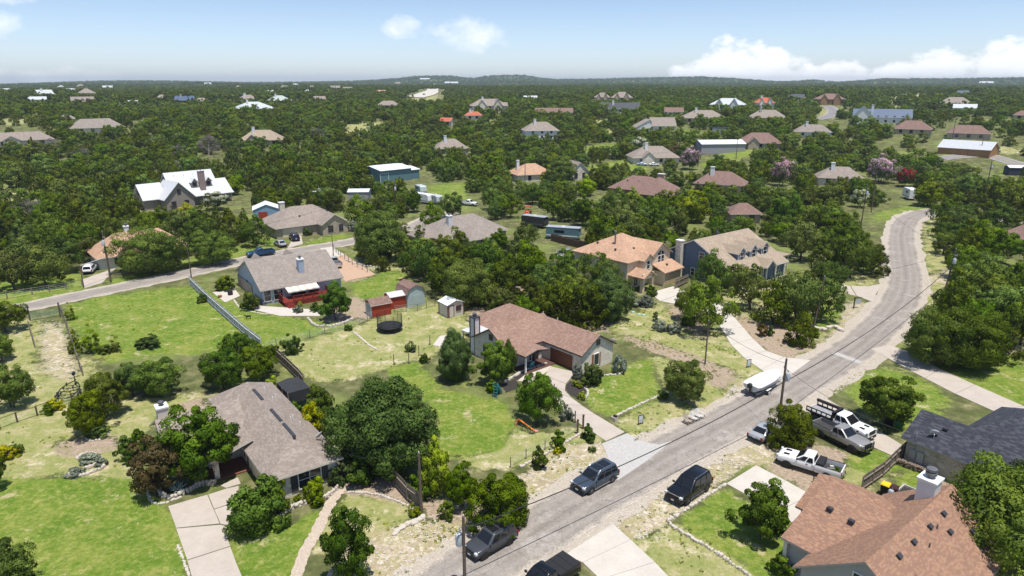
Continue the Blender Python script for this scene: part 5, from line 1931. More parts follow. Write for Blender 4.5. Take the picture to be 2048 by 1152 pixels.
# ---- stone ranch house at the lower edge (hipped, tan shingles). local x runs back from the street, local y to the drive side
h = House('stone_house', 'stone ranch house with tan hipped shingle roof, porch and shuttered window, behind the wide drive', (-16.45, 58.2, 0), R(126.5), SH_TAN, LIMEWALL, TRIM)
h.hip(.0, 20.2, .45, 6.7, 2.75, 4.75, oh=.5, ha=.85, hb=.95)
h.gable(10.0, 17.2, 6.0, 13.2, 2.74, 4.72, 'y', oh=.5)
h.gable(6.7, 10.6, 6.2, 10.2, 2.72, 3.4, 'x', e1=2.3, yr=6.3, oh=.2, ohx=.3, walls=False)
for yy in (9.8,):
    for xx in (7.2, 9.6):
        MB().bx(xx - .22, xx + .22, yy - .22, yy + .22, 0, 2.3).build('porch_column', LIMEWALL, h.root)
MB().bx(6.9, 10.0, 6.72, 10.3, -.1, .16).build('porch_floor', plain('porch_brick', (.22, .09, .06), (.15, .06, .045), scale=4), h.root)
h.window(-.02, 3.2, 1.45, 180, 2.1, 1.75, WHITE, 2, 2, shutter=DARKTRIM)
h.window(9.98, 11.4, 1.5, 180, 1.9, 1.5, WHITE, 2, 2, shutter=DARKTRIM)
h.window(8.4, 6.72, 1.5, 90, 1.0, 1.5, WHITE, 1, 2)
h.door(7.6, 6.72, 90, mat=BROWNTRIM, z=.16)
h.garage(3.6, 6.72, 90, 4.6, 2.1, TANWALL)
h.chimney(15.4, 12.6, 5.3, 1.15, 1.0, W_SHED, cap='flue')
h.vent(13.3, 3.58, 4.92, 0, 0, 'ridge')
h.vent(7.4, 3.58, 4.92, 0, 0, 'ridge')
h.vent(3.6, 3.58, 4.92, 0, 0, 'ridge')
for xx, yy, zz in ((15.6, 2.2, 4.2), (14.2, 1.5, 3.7), (12.6, 2.3, 4.2), (7.6, 1.9, 4.0), (6.9, 2.3, 4.2), (6.0, 1.7, 3.85)):
    h.vent(xx, yy, zz, kind_='pipe')
h.dish(2.6, .9, 3.2, -60, .5)
h.slab(17.6, 20.0, 1.6, 5.5, -.2, .12, 'patio', CONCRETE)
STONE_HOUSE = h

# ---- red brown ranch house in the middle
O = Vector((11.75, 84.95, 0))
h = House('ranch_house', 'limestone ranch house with red brown shingle roof and brown garage door, in the centre', O, R(131.5), SH_RED, CREAMWALL, DARKTRIM)
h.gable(.35, 18.0, -3.1, 3.1, 2.8, 4.65, 'x', oh=.4, ohx=.35)
h.hip(11.5, 21.2, -3.0, 5.6, 2.79, 5.05, oh=.4, ha=.6, hb=.9, ridge='x')
h.gable(7.7, 14.8, 0, 9.6, 2.82, 4.85, 'y', oh=.4, ohx=.35)
h.garage(4.1, 3.1, 90, 4.3, 2.1, plain('brown_garage', (.17, .062, .035), (.13, .047, .028), scale=2, rough=.5), TRIM, rows=5)
h.window(.33, .3, 1.35, 180, .9, 1.6, WHITE, 1, 1, shutter=plain('rust_shutter', (.3, .12, .06)))
h.window(.33, .0, 3.7, 180, .5, .62, DARKTRIM, 1, 1)
h.window(12.1, 9.62, 1.5, 90, 1.5, 1.3, WHITE, 2, 1)
h.window(11.2, 9.62, 3.75, 90, .5, .62, DARKTRIM, 1, 1)
h.door(7.68, 4.6, 180, .95, 2.05, plain('door_dark', (.05, .035, .03)), z=.15)
h.window(7.68, 5.6, 1.3, 180, .4, 1.9, WHITE, 1, 1)
h.window(7.68, 3.7, 1.5, 180, .6, .7, DARKTRIM, 1, 1)
MB().bx(5.0, 7.66, 3.2, 8.9, -.1, .14).build('porch_floor', plain('porch_brown', (.12, .06, .045), (.08, .04, .03), scale=4), h.root)
MB().bx(5.2, 5.4, 8.5, 8.7, .14, 2.5).build('porch_post', WHITE, h.root)
h.gable(5.2, 7.9, 5.0, 8.9, 2.55, 2.95, 'x', e1=2.55, oh=.2, walls=False)
h.chimney(15.6, 8.9, 5.3, 1.0, .9, W_WHITE, cap='flue', trim=DARKTRIM)
MB().bx(14.9, 18.4, 5.7, 9.2, 2.6, 2.75).build('patio_roof', M_GREY, h.root)
for xx, yy in ((18.2, 9.0), (18.2, 6.4)):
    MB().bx(xx - .08, xx + .08, yy - .08, yy + .08, 0, 2.6).build('patio_post', WHITE, h.root)
h.dish(.6, -3.3, 2.3, 200, .5)
h.vent(8.6, -.6, 4.5, kind_='pipe')
h.vent(12.2, -1.2, 4.4, kind_='pipe')
RANCH = h

# ---- grey roofed pale blue house with the red deck
h = House('blue_grey_house', 'pale blue house with one broad grey brown roof slope, awning and red deck', (-43.1, 111.75, 0), R(35.7), SH_GREY, W_PALEBLUE, plain('pale_trim', (.5, .45, .42)))
h.gable(0.3, 14.6, .4, 15.6, 2.8, 6.25, 'x', oh=.5, ohx=.4)
h.gable(2.0, 6.0, 9, 16.2, 2.82, 5.4, 'y', oh=.4)
h.gable(8.2, 12.0, 9, 16.2, 2.82, 5.3, 'y', oh=.4)
h.chimney(8.3, 3.2, 6.4, 1.0, 1.1, siding('siding_sky', (.40, .47, .58), h=.2), z0=3, cap='flue', trim=None)
h.slab(.28, .9, .38, 5, -.3, 1.0, 'skirt', plain('blue_skirt', (.12, .16, .25)))
h.window(.28, 9.0, 1.5, 180, .8, 1.6, DARKTRIM, 1, 1)
h.door(.28, 11.2, 180)
h.slab(.1, .285, 6.2, 15.3, -.3, 2.2, 'brick_base', BRICKTAN)
h.window(1.2, .38, 1.55, -90, 1.1, 1.9, TRIM, 1, 2)
h.window(3.1, .38, 1.55, -90, 1.5, 1.9, TRIM, 2, 2)
h.window(6.6, .38, 1.3, -90, 2.4, 2.0, DARKTRIM, 3, 1)
h.window(9.4, .38, 1.3, -90, 1.6, 2.0, DARKTRIM, 2, 1)
for xx, yy, zz in ((3, 6.2, 5.6), (4.8, 6.6, 5.8), (2.4, 5.1, 5.1), (7.2, 6.9, 5.9), (9.6, 6.9, 5.9), (12.3, 6.4, 5.7), (10.4, 5.2, 5.1), (5.8, 3.1, 4.2), (13.2, 3.0, 4.1), (1.6, 3.1, 4.2), (10.6, 6.2, 5.6), (5, 4, 4.6)):
    h.vent(xx, yy, zz, kind_='pipe')
aw = MB()
for i in range(9):
    aw.add([(4.2 + i * .62, .36, 2.72), (4.2 + (i + 1) * .62, .36, 2.72), (4.2 + (i + 1) * .62, -1.7, 2.15), (4.2 + i * .62, -1.7, 2.15)], [(0, 1, 2, 3)], i % 2)
    aw.bx(4.2 + i * .62, 4.2 + (i + 1) * .62, -1.72, -1.69, 1.95, 2.15, i % 2)
aw.build('awning', [plain('awning_cream', (.72, .68, .6)), plain('awning_sand', (.55, .5, .43))], h.root)
for xx in (4.3, 9.7):
    MB().tube([(xx, .3, 1.5), (xx, -1.6, 2.12)], .03, 6).build('awning_arm', WHITE, h.root)
dk = MB().bx(3.0, 11.6, -3.0, .33, .62, .76).build('deck', DECKRED, h.root)
for i in range(11):
    MB().bx(3.0, 11.6, -3.0 + i * .3, -2.73 + i * .3, .762, .79).build('deck_board', DECKRED, dk)
MB().bx(3.05, 11.55, -2.98, -2.93, -.1, .62).build('deck_skirt', DECKRED, dk)
for x0_, y0_, x1_, y1_ in ((4.6, -2.95, 11.55, -2.95), (11.55, -2.95, 11.55, .2), (3.05, -2.0, 3.05, .2)):
    q = MB()
    L_ = math.hypot(x1_ - x0_, y1_ - y0_)
    q.bar((x0_, y0_, 1.72), (x1_, y1_, 1.72), .1, .06).bar((x0_, y0_, .92), (x1_, y1_, .92), .05, .05)
    for i in range(int(L_ / .16) + 1):
        t = i * .16 / L_
        q.bx(x0_ + (x1_ - x0_) * t - .02, x0_ + (x1_ - x0_) * t + .02, y0_ + (y1_ - y0_) * t - .02, y0_ + (y1_ - y0_) * t + .02, .8, 1.7)
    for i in range(int(L_ / 1.7) + 2):
        t = min(1, i * 1.7 / L_)
        q.bx(x0_ + (x1_ - x0_) * t - .06, x0_ + (x1_ - x0_) * t + .06, y0_ + (y1_ - y0_) * t - .06, y0_ + (y1_ - y0_) * t + .06, -.1, 1.8)
    q.build('railing', DECKRED, dk)
for i in range(4):
    MB().bx(3.3, 4.5, -3.0 - .3 * (i + 1), -3.0 - .3 * i, -.05, .6 - .16 * i).build('step', DECKRED, dk)
BLUEGREY = h

# ---- tan two storey house
h = House('two_storey_house', 'tan stucco two storey house with sandy orange shingle roof, arched windows and a garage', (21.1, 120.6, 0), R(43.5), SH_ORANGE, TANWALL, plain('tan_trim', (.40, .32, .23)))
h.hip(.35, 13.2, .3, 13.2, 5.4, 8.75, oh=.45)
h.gable(6.9, 13.15, -.28, 8, 5.42, 7.5, 'y', oh=.4)
h.gable(3.6, 6.4, -1.0, 4, 5.3, 6.3, 'y', oh=.3, base=2.7)
h.slab(7.6, 13.1, -3.0, -.3, -.3, 2.7)
h.gable(7.5, 13.2, -3.1, -.28, 2.7, 3.75, 'x', e1=3.7, yr=-.32, oh=.35, walls=False)
h.garage(10.4, -3.0, -90, 4.9, 2.15, plain('tan_garage', (.5, .39, .24), (.46, .36, .22), scale=1), h.trim)
h.gable(1.0, 4.4, -3.0, .4, 2.9, 3.9, 'y', oh=.35, walls=False)
for xx in (1.3, 4.1):
    MB().bx(xx - .3, xx + .3, -2.9, -2.3, -.2, 2.9).build('porch_column', TANWALL, h.root)
MB().bx(1.0, 4.4, -2.9, -2.6, 2.5, 2.9).bx(1.0, 4.4, -2.8, -2.6, 2.9, 3.5).build('porch_beam', TANWALL, h.root)
h.window(3.1, .28, 1.4, -90, 1.2, 2.0, WHITE, 2, 1)
h.window(5.0, -1.02, 4.3, -90, .9, 1.5, WHITE, 1, 2)
h.window(9.5, -.3, 4.35, -90, .85, 1.5, WHITE, 1, 2)
h.window(10.6, -.3, 4.35, -90, .85, 1.5, WHITE, 1, 2)
for sgn, xx in ((-1, 9.5), (1, 10.6)):
    q = MB()
    P_ = [(-.42, 0), (.42, 0), (.42, .8 if sgn < 0 else .32), (.0 + .2 * -sgn, .74), (-.42, .32 if sgn < 0 else .8)]
    q.prism([(a_, b_) for a_, b_ in P_], -.02, .05)
    o = q.build('arched_pane', GLASS, h.root)
    o.location = (xx, -.31, 5.3)
    o.rotation_euler = (R(90), 0, 0)
h.window(.33, 5.0, 4.2, 180, .9, 1.2, WHITE, 1, 2)
for xx, yy, zz in ((3.0, 9.6, 7.05), (2.2, 4.6, 6.7), (5.2, 2.6, 6.75), (10.2, -1.7, 3.5), (2.7, -1.0, 3.7)):
    h.vent(xx, yy, zz + .06, rz=45)
MB().lathe([(.28, 6.6), (.28, 6.75), (.17, 6.8), (.17, 9.6), (.26, 9.62), (.26, 9.9), (.1, 9.95)], 12, Matrix.Translation((3.7, 5.9, 0))).build('flue_pipe', plain('grey_flue', (.22, .21, .2), rough=.5), h.root, 40)
TWOSTOREY = h

# ---- blue house with three dormers
h = House('dormered_house', 'dark blue house with sandy brown roof and three white trimmed dormers', (40.9, 121.3, 0), R(38), SH_SAND, W_BLUE, WHITE)
h.gable(.4, 17.4, 0, 15.6, 2.85, 7.7, 'x', e1=4.7, yr=9.4, oh=.5, ohx=.5)
for xx in (6.0, 9.9, 13.8):
    h.gable(xx - 1.1, xx + 1.1, 2.6, 8.6, 5.75, 6.75, 'y', oh=.3, ohx=.3, base=3.9, t=.12, roofname='dormer_roof')
    h.window(xx, 2.58, 5.0, -90, 1.15, 1.5, WHITE, 1, 2)
    for sg in (-1, 1):
        MB().bx(xx + sg * 1.1 - .09, xx + sg * 1.1 + .09, 2.56, 2.62, 3.95, 5.75).build('corner_trim', WHITE, h.root)
h.gable(9.2, 12.2, -.9, 3, 3.0, 4.2, 'y', oh=.25, base=2.6)
MB().bx(.6, 17.2, -.6, -.5, -.2, .1).build('porch_floor', CONCRETE, h.root)
for i in range(6):
    MB().bx(1.0 + i * 3.1, 1.2 + i * 3.1, -.45, -.25, 0, 2.55).build('porch_post', WHITE, h.root)
for xx in (3, 6.2, 9, 14.5):
    h.window(xx, -.02, 1.4, -90, 1.3, 1.5, WHITE, 2, 2)
h.window(.38, 7.6, 5.0, 180, 1.1, 1.2, WHITE, 1, 2)
for yy in (2.4, 4.6, 6.9, 9.4):
    h.window(.38, yy, 1.4, 180, .8, 1.5, WHITE, 1, 2)
h.chimney(-.3, 12.4, 7.2, 1.0, 1.3, LIMEWALL, cap=None, trim=None)
MB().bx(17.9, 23.0, 2.2, 7.4, 2.7, 2.95).build('carport_roof', SH_SAND, h.root)
for xx in (18.4, 22.6):
    for yy in (2.5, 7.1):
        MB().bx(xx - .08, xx + .08, yy - .08, yy + .08, 0, 2.7).build('carport_post', WHITE, h.root)
MB().lathe([(.2, 7.3), (.2, 7.9), (.36, 7.95), (.3, 8.3), (.1, 8.6)], 10, Matrix.Translation((8.0, 9.9, 0))).build('roof_turbine', DARKTRIM, h.root, 40)
DORMER = h

# ---- orange brown shingled house in the lower corner. local x along the main ridge (away), local y to the garage side
h = House('shingled_house', 'house with mottled orange brown shingle roof and white chimney, closest to the lower corner', (23.65, 38.45, 0), R(38.8), SH_MIX, plain('grey_stucco', (.44, .41, .4), (.38, .35, .34), scale=1), plain('mauve_trim', (.42, .36, .33)))
h.gable(.4, 14.4, -4.3, 4.3, 3.0, 6.05, 'x', oh=.5, ohx=.4)
h.gable(2.6, 13.6, .5, 6.7, 3.02, 5.0, 'y', oh=.4, ohx=.35)
h.gable(7.4, 13.58, 1.0, 8.2, 3.01, 4.55, 'y', oh=.4, ohx=.35)
h.chimney(12.6, .9, 7.1, 1.3, 1.3, W_WHITE, z0=4, cap=None)
MB().lathe([(.2, 7.26), (.2, 7.5), (.42, 7.52), (.42, 7.72), (.3, 7.76), (.3, 7.85), (.4, 7.87), (.4, 8.05), (.1, 8.1)], 14, Matrix.Translation((12.6, .9, 0))).build('flue', plain('flue_grey', (.2, .2, .21), rough=.45, metal=.5), h.root, 40)
for xx, yy in ((3.2, -.9), (5.6, -.9), (8.4, -.9), (10.9, -.9), (9.9, -1.8), (4.2, -3.3), (12.2, -2.6)):
    h.vent(xx, yy, 6.05 - abs(yy) * .709 + .24, tilt=-33 if yy > 0 else 33)
h.vent(6.2, 5.4, 4.7, rz=90)
h.vent(6.0, 3.6, 4.65, rz=90)
for xx, yy in ((6.7, -1.6), (9.0, -1.2), (3.0, -2.2), (12.6, -1.9)):
    h.vent(xx, yy, 6.05 - abs(yy) * .709 + .2, kind_='pipe', mat=BROWNTRIM)
MB().bx(8.3, 8.6, 7.8, 8.1, -.2, 3.0).build('porch_post', TRIM, h.root)
MB().bx(2.3, 2.6, 6.5, 6.8, -.2, 3.0).build('porch_post', TRIM, h.root)
h.window(.38, .2, 4.3, 180, 1.0, 1.0, WHITE, 2, 1)
MB().bx(5.4, 7.2, -6.2, -4.4, 2.4, 2.5).build('awning_panel', WHITE, h.root)
h.slab(14.4, 17.6, -3, 3, -.1, .06, 'patio', CONCRETE)
SHINGLED = h

# ---- dark slate roofed house
h = House('slate_roof_house', 'house with blue black shingle roof and pale stone wall beside the truck drive', (39.2, 61.6, 0), R(-56), SH_DARK, stonework('pale_block_wall', (.45, .41, .34), (.35, .29, .22), (.52, .48, .42), scale=1.5, gap=.04), plain('olive_trim', (.4, .4, .34)))
h.gable(.5, 15, .45, 6.4, 2.85, 4.7, 'x', oh=.45, ohx=.45)
h.hip(4, 24, 3.0, 14.5, 2.86, 5.7, oh=.45)
h.hip(3.2, 9.8, 6.0, 15.5, 2.84, 4.9, oh=.45, ridge='y')
MB().bx(.9, 1.5, .35, .44, .7, 1.7).build('meter_box', GALV, h.root)
MB().bx(1.7, 2.3, .3, .43, .5, 1.75).build('meter_box', GALV, h.root)
MB().tube([(1.3, .38, 1.7), (1.3, .38, 3.6)], .04, 6).build('service_mast', GALV, h.root)
h.window(.48, 3.2, 1.5, 180, 1.2, 1.3, WHITE, 2, 1)
for xx, yy, zz in ((6.5, 4.6, 4.0), (9.5, 5.0, 4.3), (3.0, 2.2, 4.1), (11.5, 7.4, 5.3)):
    h.vent(xx, yy, zz + .12)
h.dish(2.6, 1.0, 3.3, 30, .5)

# ---- houses of the middle distance
def turn_to(p, extra=0.):
    """local -y faces the viewer's clearing"""
    return -math.atan2(p.x, p.y) + R(extra)


p = at(628, 470)
h = House('lane_corner_house', 'tan brick house with grey brown hipped roof on the corner of the lane', p, R(38), SH_TAN, BRICKTAN, TRIM)
h.hip(-9, 9, 1, 13, 2.8, 6.4, oh=.5)
h.gable(1.5, 8.2, -2.2, 7, 2.82, 5.0, 'y', oh=.4)
h.window(3.6, -2.22, 1.5, -90, 1.2, 1.5, DARKTRIM, 1, 2)
h.window(6.4, -2.22, 1.5, -90, 1.0, 1.5, DARKTRIM, 1, 2)
h.garage(-5, .98, -90, 4.8, 2.1, TANWALL)
h.chimney(-4.2, 9.5, 7.4, 1.3, 1.1, plain('cream_chimney', (.6, .55, .46)), z0=3, cap=None)
h.vent(5.6, 4, 5.0)
h.vent(-2, 3.4, 4.6)
for xx, yy in ((2, 5.2), (-5, 6)):
    h.vent(xx, yy, 5.6, kind_='pipe')

p = at(965, 492)
h = House('grey_hip_house', 'low house with broad grey brown hipped roof half hidden by oaks', p, R(38), SH_GREY, plain('olive_wall', (.26, .25, .2)), TRIM)
h.hip(-10, 8.5, 2, 13.5, 2.8, 6.2, oh=.6)
h.hip(-5.5, 3.5, -3.0, 6, 2.79, 5.0, oh=.5, ridge='y')
h.hip(-13, -8, 5.5, 11.5, 2.78, 4.6, oh=.5)
h.chimney(-5.6, 5.4, 7.0, 1.1, 1.1, W_WHITE, z0=3, cap='flue')
h.window(-1, -3.02, 1.4, -90, 3.0, 1.9, DARKTRIM, 3, 1)
h.window(6, 1.98, 1.4, -90, 1.4, 1.4, WHITE, 2, 1)
for xx, yy in ((2, 5.8), (5, 6.6), (-8, 5.2)):
    h.vent(xx, yy, 5.1, kind_='pipe')

p = at(296, 530)
h = House('orange_roof_house', 'white house with orange shingle roof mostly hidden by the massive live oak', p, turn_to(p, 12), SH_ORANGE, plain('white_wall', (.66, .65, .62)), TRIM)
h.hip(-8.5, 9, 2, 11, 2.8, 6.2, oh=.6)
h.window(-8.52, 5, 1.4, 180, 1.2, 1.4, WHITE, 1, 2)
h.window(-5, 1.98, 1.4, -90, 1.4, 1.4, WHITE, 2, 2)
h.window(4, 1.98, 1.4, -90, 1.4, 1.4, WHITE, 2, 2)
h.chimney(-1.5, 7.5, 7.3, .9, .9, WHITE, z0=4, cap='flue')

p = at(392, 412)
h = House('farmhouse', 'large stone farmhouse with pale grey metal roof, gables and a tall brick chimney', p, turn_to(p, 22), M_GREY, plain('taupe_wall', (.30, .26, .22), (.25, .21, .18)), plain('pale_metal_trim', (.6, .6, .6)))
h.gable(-5, 9, 3, 13.5, 4.0, 9.8, 'x', oh=.6, ohx=.5)
h.gable(-9.5, -1.0, -2, 8, 3.6, 8.0, 'y', oh=.6, ohx=.5)
h.gable(-14, -8, 2.5, 9.5, 3.62, 7.4, 'x', oh=.6, ohx=.5)
h.gable(8, 13.5, 4.5, 12, 3.6, 6.6, 'x', oh=.6)
h.gable(-1.2, 12.5, .8, 3.2, 2.9, 4.1, 'x', e1=4.2, yr=3.1, oh=.3, walls=False)
for xx in (2.0, 6.4):
    h.gable(xx - .95, xx + .95, 3.8, 8, 6.9, 8.0, 'y', oh=.25, base=4.6, t=.12, roofname='dormer_roof')
    h.window(xx, 3.78, 6.1, -90, .85, 1.1, DARKTRIM, 1, 1)
h.chimney(4.2, 3.5, 10.2, 1.7, 1.4, plain('mauve_brick', (.30, .22, .2), (.24, .17, .15), scale=4), cap='flue')
for xx in (-7.2, -3.4):
    h.window(xx, -2.02, 1.6, -90, 1.2, 1.7, DARKTRIM, 1, 1)
h.window(-5.3, -2.02, 5.3, -90, .9, 1.3, DARKTRIM, 1, 1)
h.window(-14.02, 6, 4.9, 180, .8, 1.1, DARKTRIM, 1, 1)
for xx in (-.5, 3, 6.5, 9.5, 12.2):
    MB().bx(xx - .1, xx + .1, .9, 1.1, 0, 2.9).build('porch_post', TRIM, h.root)
for xx in (-3, 0, 3):
    h.vent(xx, 6.5, 8.9, kind_='pipe', mat=DARKTRIM)

p = at(800, 362)
h = House('metal_barn', 'dark teal blue metal barn with a sloping white roof', p, turn_to(p, 34), M_WHITE, W_TEAL, WHITE, cat='barn')
h.gable(-8.5, 5.5, 0, 11, 4.6, 5.6, 'x', e1=5.3, yr=7, oh=.5, ohx=.5)
h.gable(5.6, 10, 1.0, 10, 3.6, 4.4, 'x', e1=4.2, yr=7, oh=.3)
h.garage(-7, -.02, -90, 3.6, 3.4, W_TEAL, WHITE)

p = at(1066, 364)
h = House('cottage', 'cream cottage with weathered orange roof beside a white gabled wing', p, turn_to(p, 22), SH_ORANGE, CREAMWALL, TRIM)
h.hip(-6, 9, 1, 12, 2.9, 6.2, oh=.5)
h.gable(15.5, 23.5, -1, 8, 3.0, 6.8, 'y', oh=.4, roof=SH_TAN)
h.gable(8.9, 15.6, 2, 8, 2.8, 5.2, 'x', roof=SH_TAN)
h.window(17.8, -1.02, 1.7, -90, 1.2, 2.0, DARKTRIM, 1, 1)
h.window(21.2, -1.02, 1.7, -90, 1.2, 2.0, DARKTRIM, 1, 1)
h.window(-1, .98, 1.5, -90, 1.2, 1.6, DARKTRIM, 1, 1)
h.window(5, .98, 1.3, -90, 2.4, 1.9, DARKTRIM, 2, 1)
h.chimney(-3.6, 7.2, 7.6, 1.0, 1.0, WHITE, z0=3, cap=None)

p = at(1278, 402)
h = House('brown_roof_house', 'low house with broad pinkish brown hipped roof and deep shaded porch', p, turn_to(p, -26), SH_RUST, plain('brown_wall', (.2, .15, .12)), BROWNTRIM)
h.hip(-13, 5, 4, 15, 3.0, 6.6, oh=.7)
h.hip(-2, 10, -2, 12, 3.02, 7.2, oh=.7, ridge='y')
h.chimney(3.2, 9, 8.0, 2.2, 1.2, plain('brown_stone_chimney', (.4, .3, .23)), z0=4, cap=None)
h.window(2, -2.02, 1.5, -90, 2.4, 1.7, DARKTRIM, 3, 1)
h.window(7, -2.02, 1.5, -90, 1.6, 1.7, DARKTRIM, 2, 1)
for xx, yy in ((-8, 7), (-4, 7.4), (-10, 9)):
    h.vent(xx, yy, 5.3)

p = at(2062, 505)
h = House('hillside_house', 'brown roofed house at the edge of the view among the hillside oaks', p, turn_to(p, -20), SH_RUST, plain('dark_wall', (.12, .1, .09)), BROWNTRIM)
h.hip(-7, 8, 0, 10, 3.0, 6.6, oh=.7)
h.window(-4, -.02, 1.5, -90, 1.6, 1.4, WHITE, 2, 1)
h.slab(-10.5, -7.2, 2, 6, -.2, .15, 'patio', CONCRETE)

p = at(1446, 307)
h = House('metal_shed', 'open ended white metal shed with a long shallow roof', p, turn_to(p, 24), M_WHITE, plain('shed_grey', (.33, .32, .33), (.28, .27, .28)), WHITE, cat='shed')
h.gable(-11, 11, 0, 10, 4.4, 5.9, 'x', oh=.4, ohx=.3)
h.slab(11.2, 19, -2, 10, -.3, .15, 'apron', PALECONC)
h.garage(11.02, 5, 0, 4.2, 3.2, DARKTRIM, WHITE)

# ---- far houses
for q, p in zip(FAR, FARPOS):
    px, py, wpx, dep, turn, kd, rf, wl_, chim, lab = q
    d = math.hypot(p.x, p.y)
    w = wpx * d / FPX
    dp = max(5., w * dep)
    e = 3.0 if w < 30 else 3.3
    two = 'two storey' in lab or kd in ('mansion', 'farm')
    if two:
        e = 5.0
    if py < 215:
        w *= .85
    nm = 'barn' if kd == 'barn' else ('shed' if 'shed' in lab else ('farm_building' if 'building' in lab else 'house'))
    h = House(nm, lab, p, turn_to(p, turn), FARROOF[rf], FARWALL[wl_], WHITE if wl_ == 'white' else TRIM, cat=nm.replace('_', ' '))
    rise = min(dp * .36, 4.2 if d < 700 else 5.5)
    if kd in ('hip', 'mansion'):
        h.hip(-w * .5, w * .5, 0, dp, e, e + rise, oh=.6)
    elif kd in ('gable', 'dormers', 'barn'):
        h.gable(-w * .5, w * .5, 0, dp, e, e + rise * (.7 if kd == 'barn' else .95), 'x' if kd != 'barn' or True else 'y', oh=.5)
    elif kd == 'farm':
        h.gable(-w * .5, w * .5, dp * .2, dp, e * .8, e * .8 + rise, 'x', oh=.5)
        h.gable(-w * .5 + .4, -w * .5 + w * .32, 0, dp * .8, e, e + rise * 1.2, 'y', oh=.5)
        h.gable(w * .5 - w * .14, w * .5 - .4, dp * .05, dp * .6, e * .7, e + rise * .2, 'y', oh=.4)
    elif kd == 'mono':
        h.gable(-w * .1, w * .5, dp * .1, dp, e, e + rise, 'x', oh=.5)
        h.gable(-w * .5, -w * .12, 0, dp * .9, e * .7, e + rise * .8, 'y', yr=-w * .16, e1=e + rise * .5, oh=.4)
    else:
        h.slab(-w * .5, w * .5, 0, dp, -.3, e)
        MB().bx(-w * .5 - .5, w * .5 + .5, -.5, dp + .5, e, e + .35).build('roof', h.roof, h.root)
    if kd == 'mansion':
        gw = w * .24
        h.gable(-w * .34, -w * .34 + gw, -1.0, dp * .6, e, e + rise * .9, 'y', oh=.4)
        h.gable(w * .1, w * .1 + gw, -1.4, dp * .6, e + .1, e + rise * 1.05, 'y', oh=.4)
    if kd == 'hip' and w > 19 and d < 420:
        h.gable(-w * .32, -w * .05, -1.6, dp * .5, e, e + rise * .6, 'y', oh=.4)
    if kd == 'dormers':
        for i in range(3):
            xx = -w * .3 + w * .3 * i
            h.gable(xx - 1.6, xx + 1.6, .3, dp * .5, e + .6, e + 2.2, 'y', oh=.3, base=e - .5)
            h.window(xx, .27, e + .3, -90, 1.4, 1.2, DARKTRIM, 1, 1)
    nwin = max(2, int(w / 5))
    fy = -.02
    for i in range(nwin):
        xx = -w * .42 + w * .84 * (i + .5) / nwin
        if kd == 'barn':
            continue
        yy = fy if kd not in ('farm', 'mono') else dp * (.2 if kd == 'farm' else .1) - .02
        if kd == 'mono' and xx < 0:
            yy = -.02
        for zz in ((1.5, 4.0) if two else (1.5,)):
            h.window(xx, yy, zz, -90, 1.3 if d < 500 else 1.8, 1.4, DARKTRIM if wl_ != 'white' else WHITE, 1, 1)
    if kd == 'barn':
        h.garage(0, -.02, -90, 3.5, 2.6, W_ORANGE, BROWNTRIM)
    if chim:
        h.chimney(-w * .18, dp * .35, e + rise + 1.6, 1.3 if d < 700 else 2.0, 1.2, WHITE if wl_ in ('white', 'cream', 'tan') else plain('stone_chimney', (.5, .46, .4)), z0=1, cap=None)
# ---------------------------------------------------------------- vehicles (local x forward, y to the driver's side, z up)
def paint(name, c, flake=.25, rough=.32):
    return plain('paint_' + name, c, tuple(q * .88 for q in c), scale=.8, rough=rough, metal=flake, spec=.35, coat=.35)


P_WHITE = paint('white', (.78, .78, .78), 0)
P_SILVER = paint('pewter', (.34, .33, .32), .35)
P_SLATE = paint('slate_blue', (.055, .075, .105), .3)
P_GREY = paint('dark_grey', (.07, .075, .085), .35)
P_BLACK = paint('black', (.006, .007, .009), .1)
P_NAVY = paint('navy', (.012, .02, .05), .3)
P_BLUE = paint('bright_blue', (.02, .075, .17), .3)
P_LSILVER = paint('silver', (.46, .47, .48), .35)
P_PALEBLUE = paint('pale_blue', (.42, .52, .66), .2)
PLASTIC = plain('black_plastic', (.02, .02, .022), rough=.65)
CHROME = plain('chrome', (.62, .63, .65), rough=.18, metal=.9)
LAMP = plain('lamp_glass', (.62, .64, .66), rough=.1, spec=.6)
TAIL = plain('tail_lamp', (.28, .012, .012), rough=.2)
PLATE = plain('number_plate', (.7, .7, .68), rough=.5)


def ring(x0, x1, hw, z, r, n=3, crown=0.):
    """rounded rectangle in plan"""
    pts = []
    for cx, cy, a0 in ((x1 - r, hw - r, 0), (x0 + r, hw - r, 90), (x0 + r, -hw + r, 180), (x1 - r, -hw + r, 270)):
        for i in range(n + 1):
            t = R(a0 + 90 * i / n)
            pts.append((cx + r * math.cos(t), cy + r * math.sin(t), z + crown * (1 - ((cy + r * math.sin(t)) / hw) ** 2)))
    return pts


def loft(mb, rings, m=0, cap=True):
    n = len(rings[0])
    v = [p for q in rings for p in q]
    f = []
    for i in range(len(rings) - 1):
        for j in range(n):
            f.append((i * n + j, i * n + (j + 1) % n, (i + 1) * n + (j + 1) % n, (i + 1) * n + j))
    if cap:
        f.append(tuple(reversed(range(n))))
        f.append(tuple(range((len(rings) - 1) * n, len(rings) * n)))
    mb.add(v, f, m)


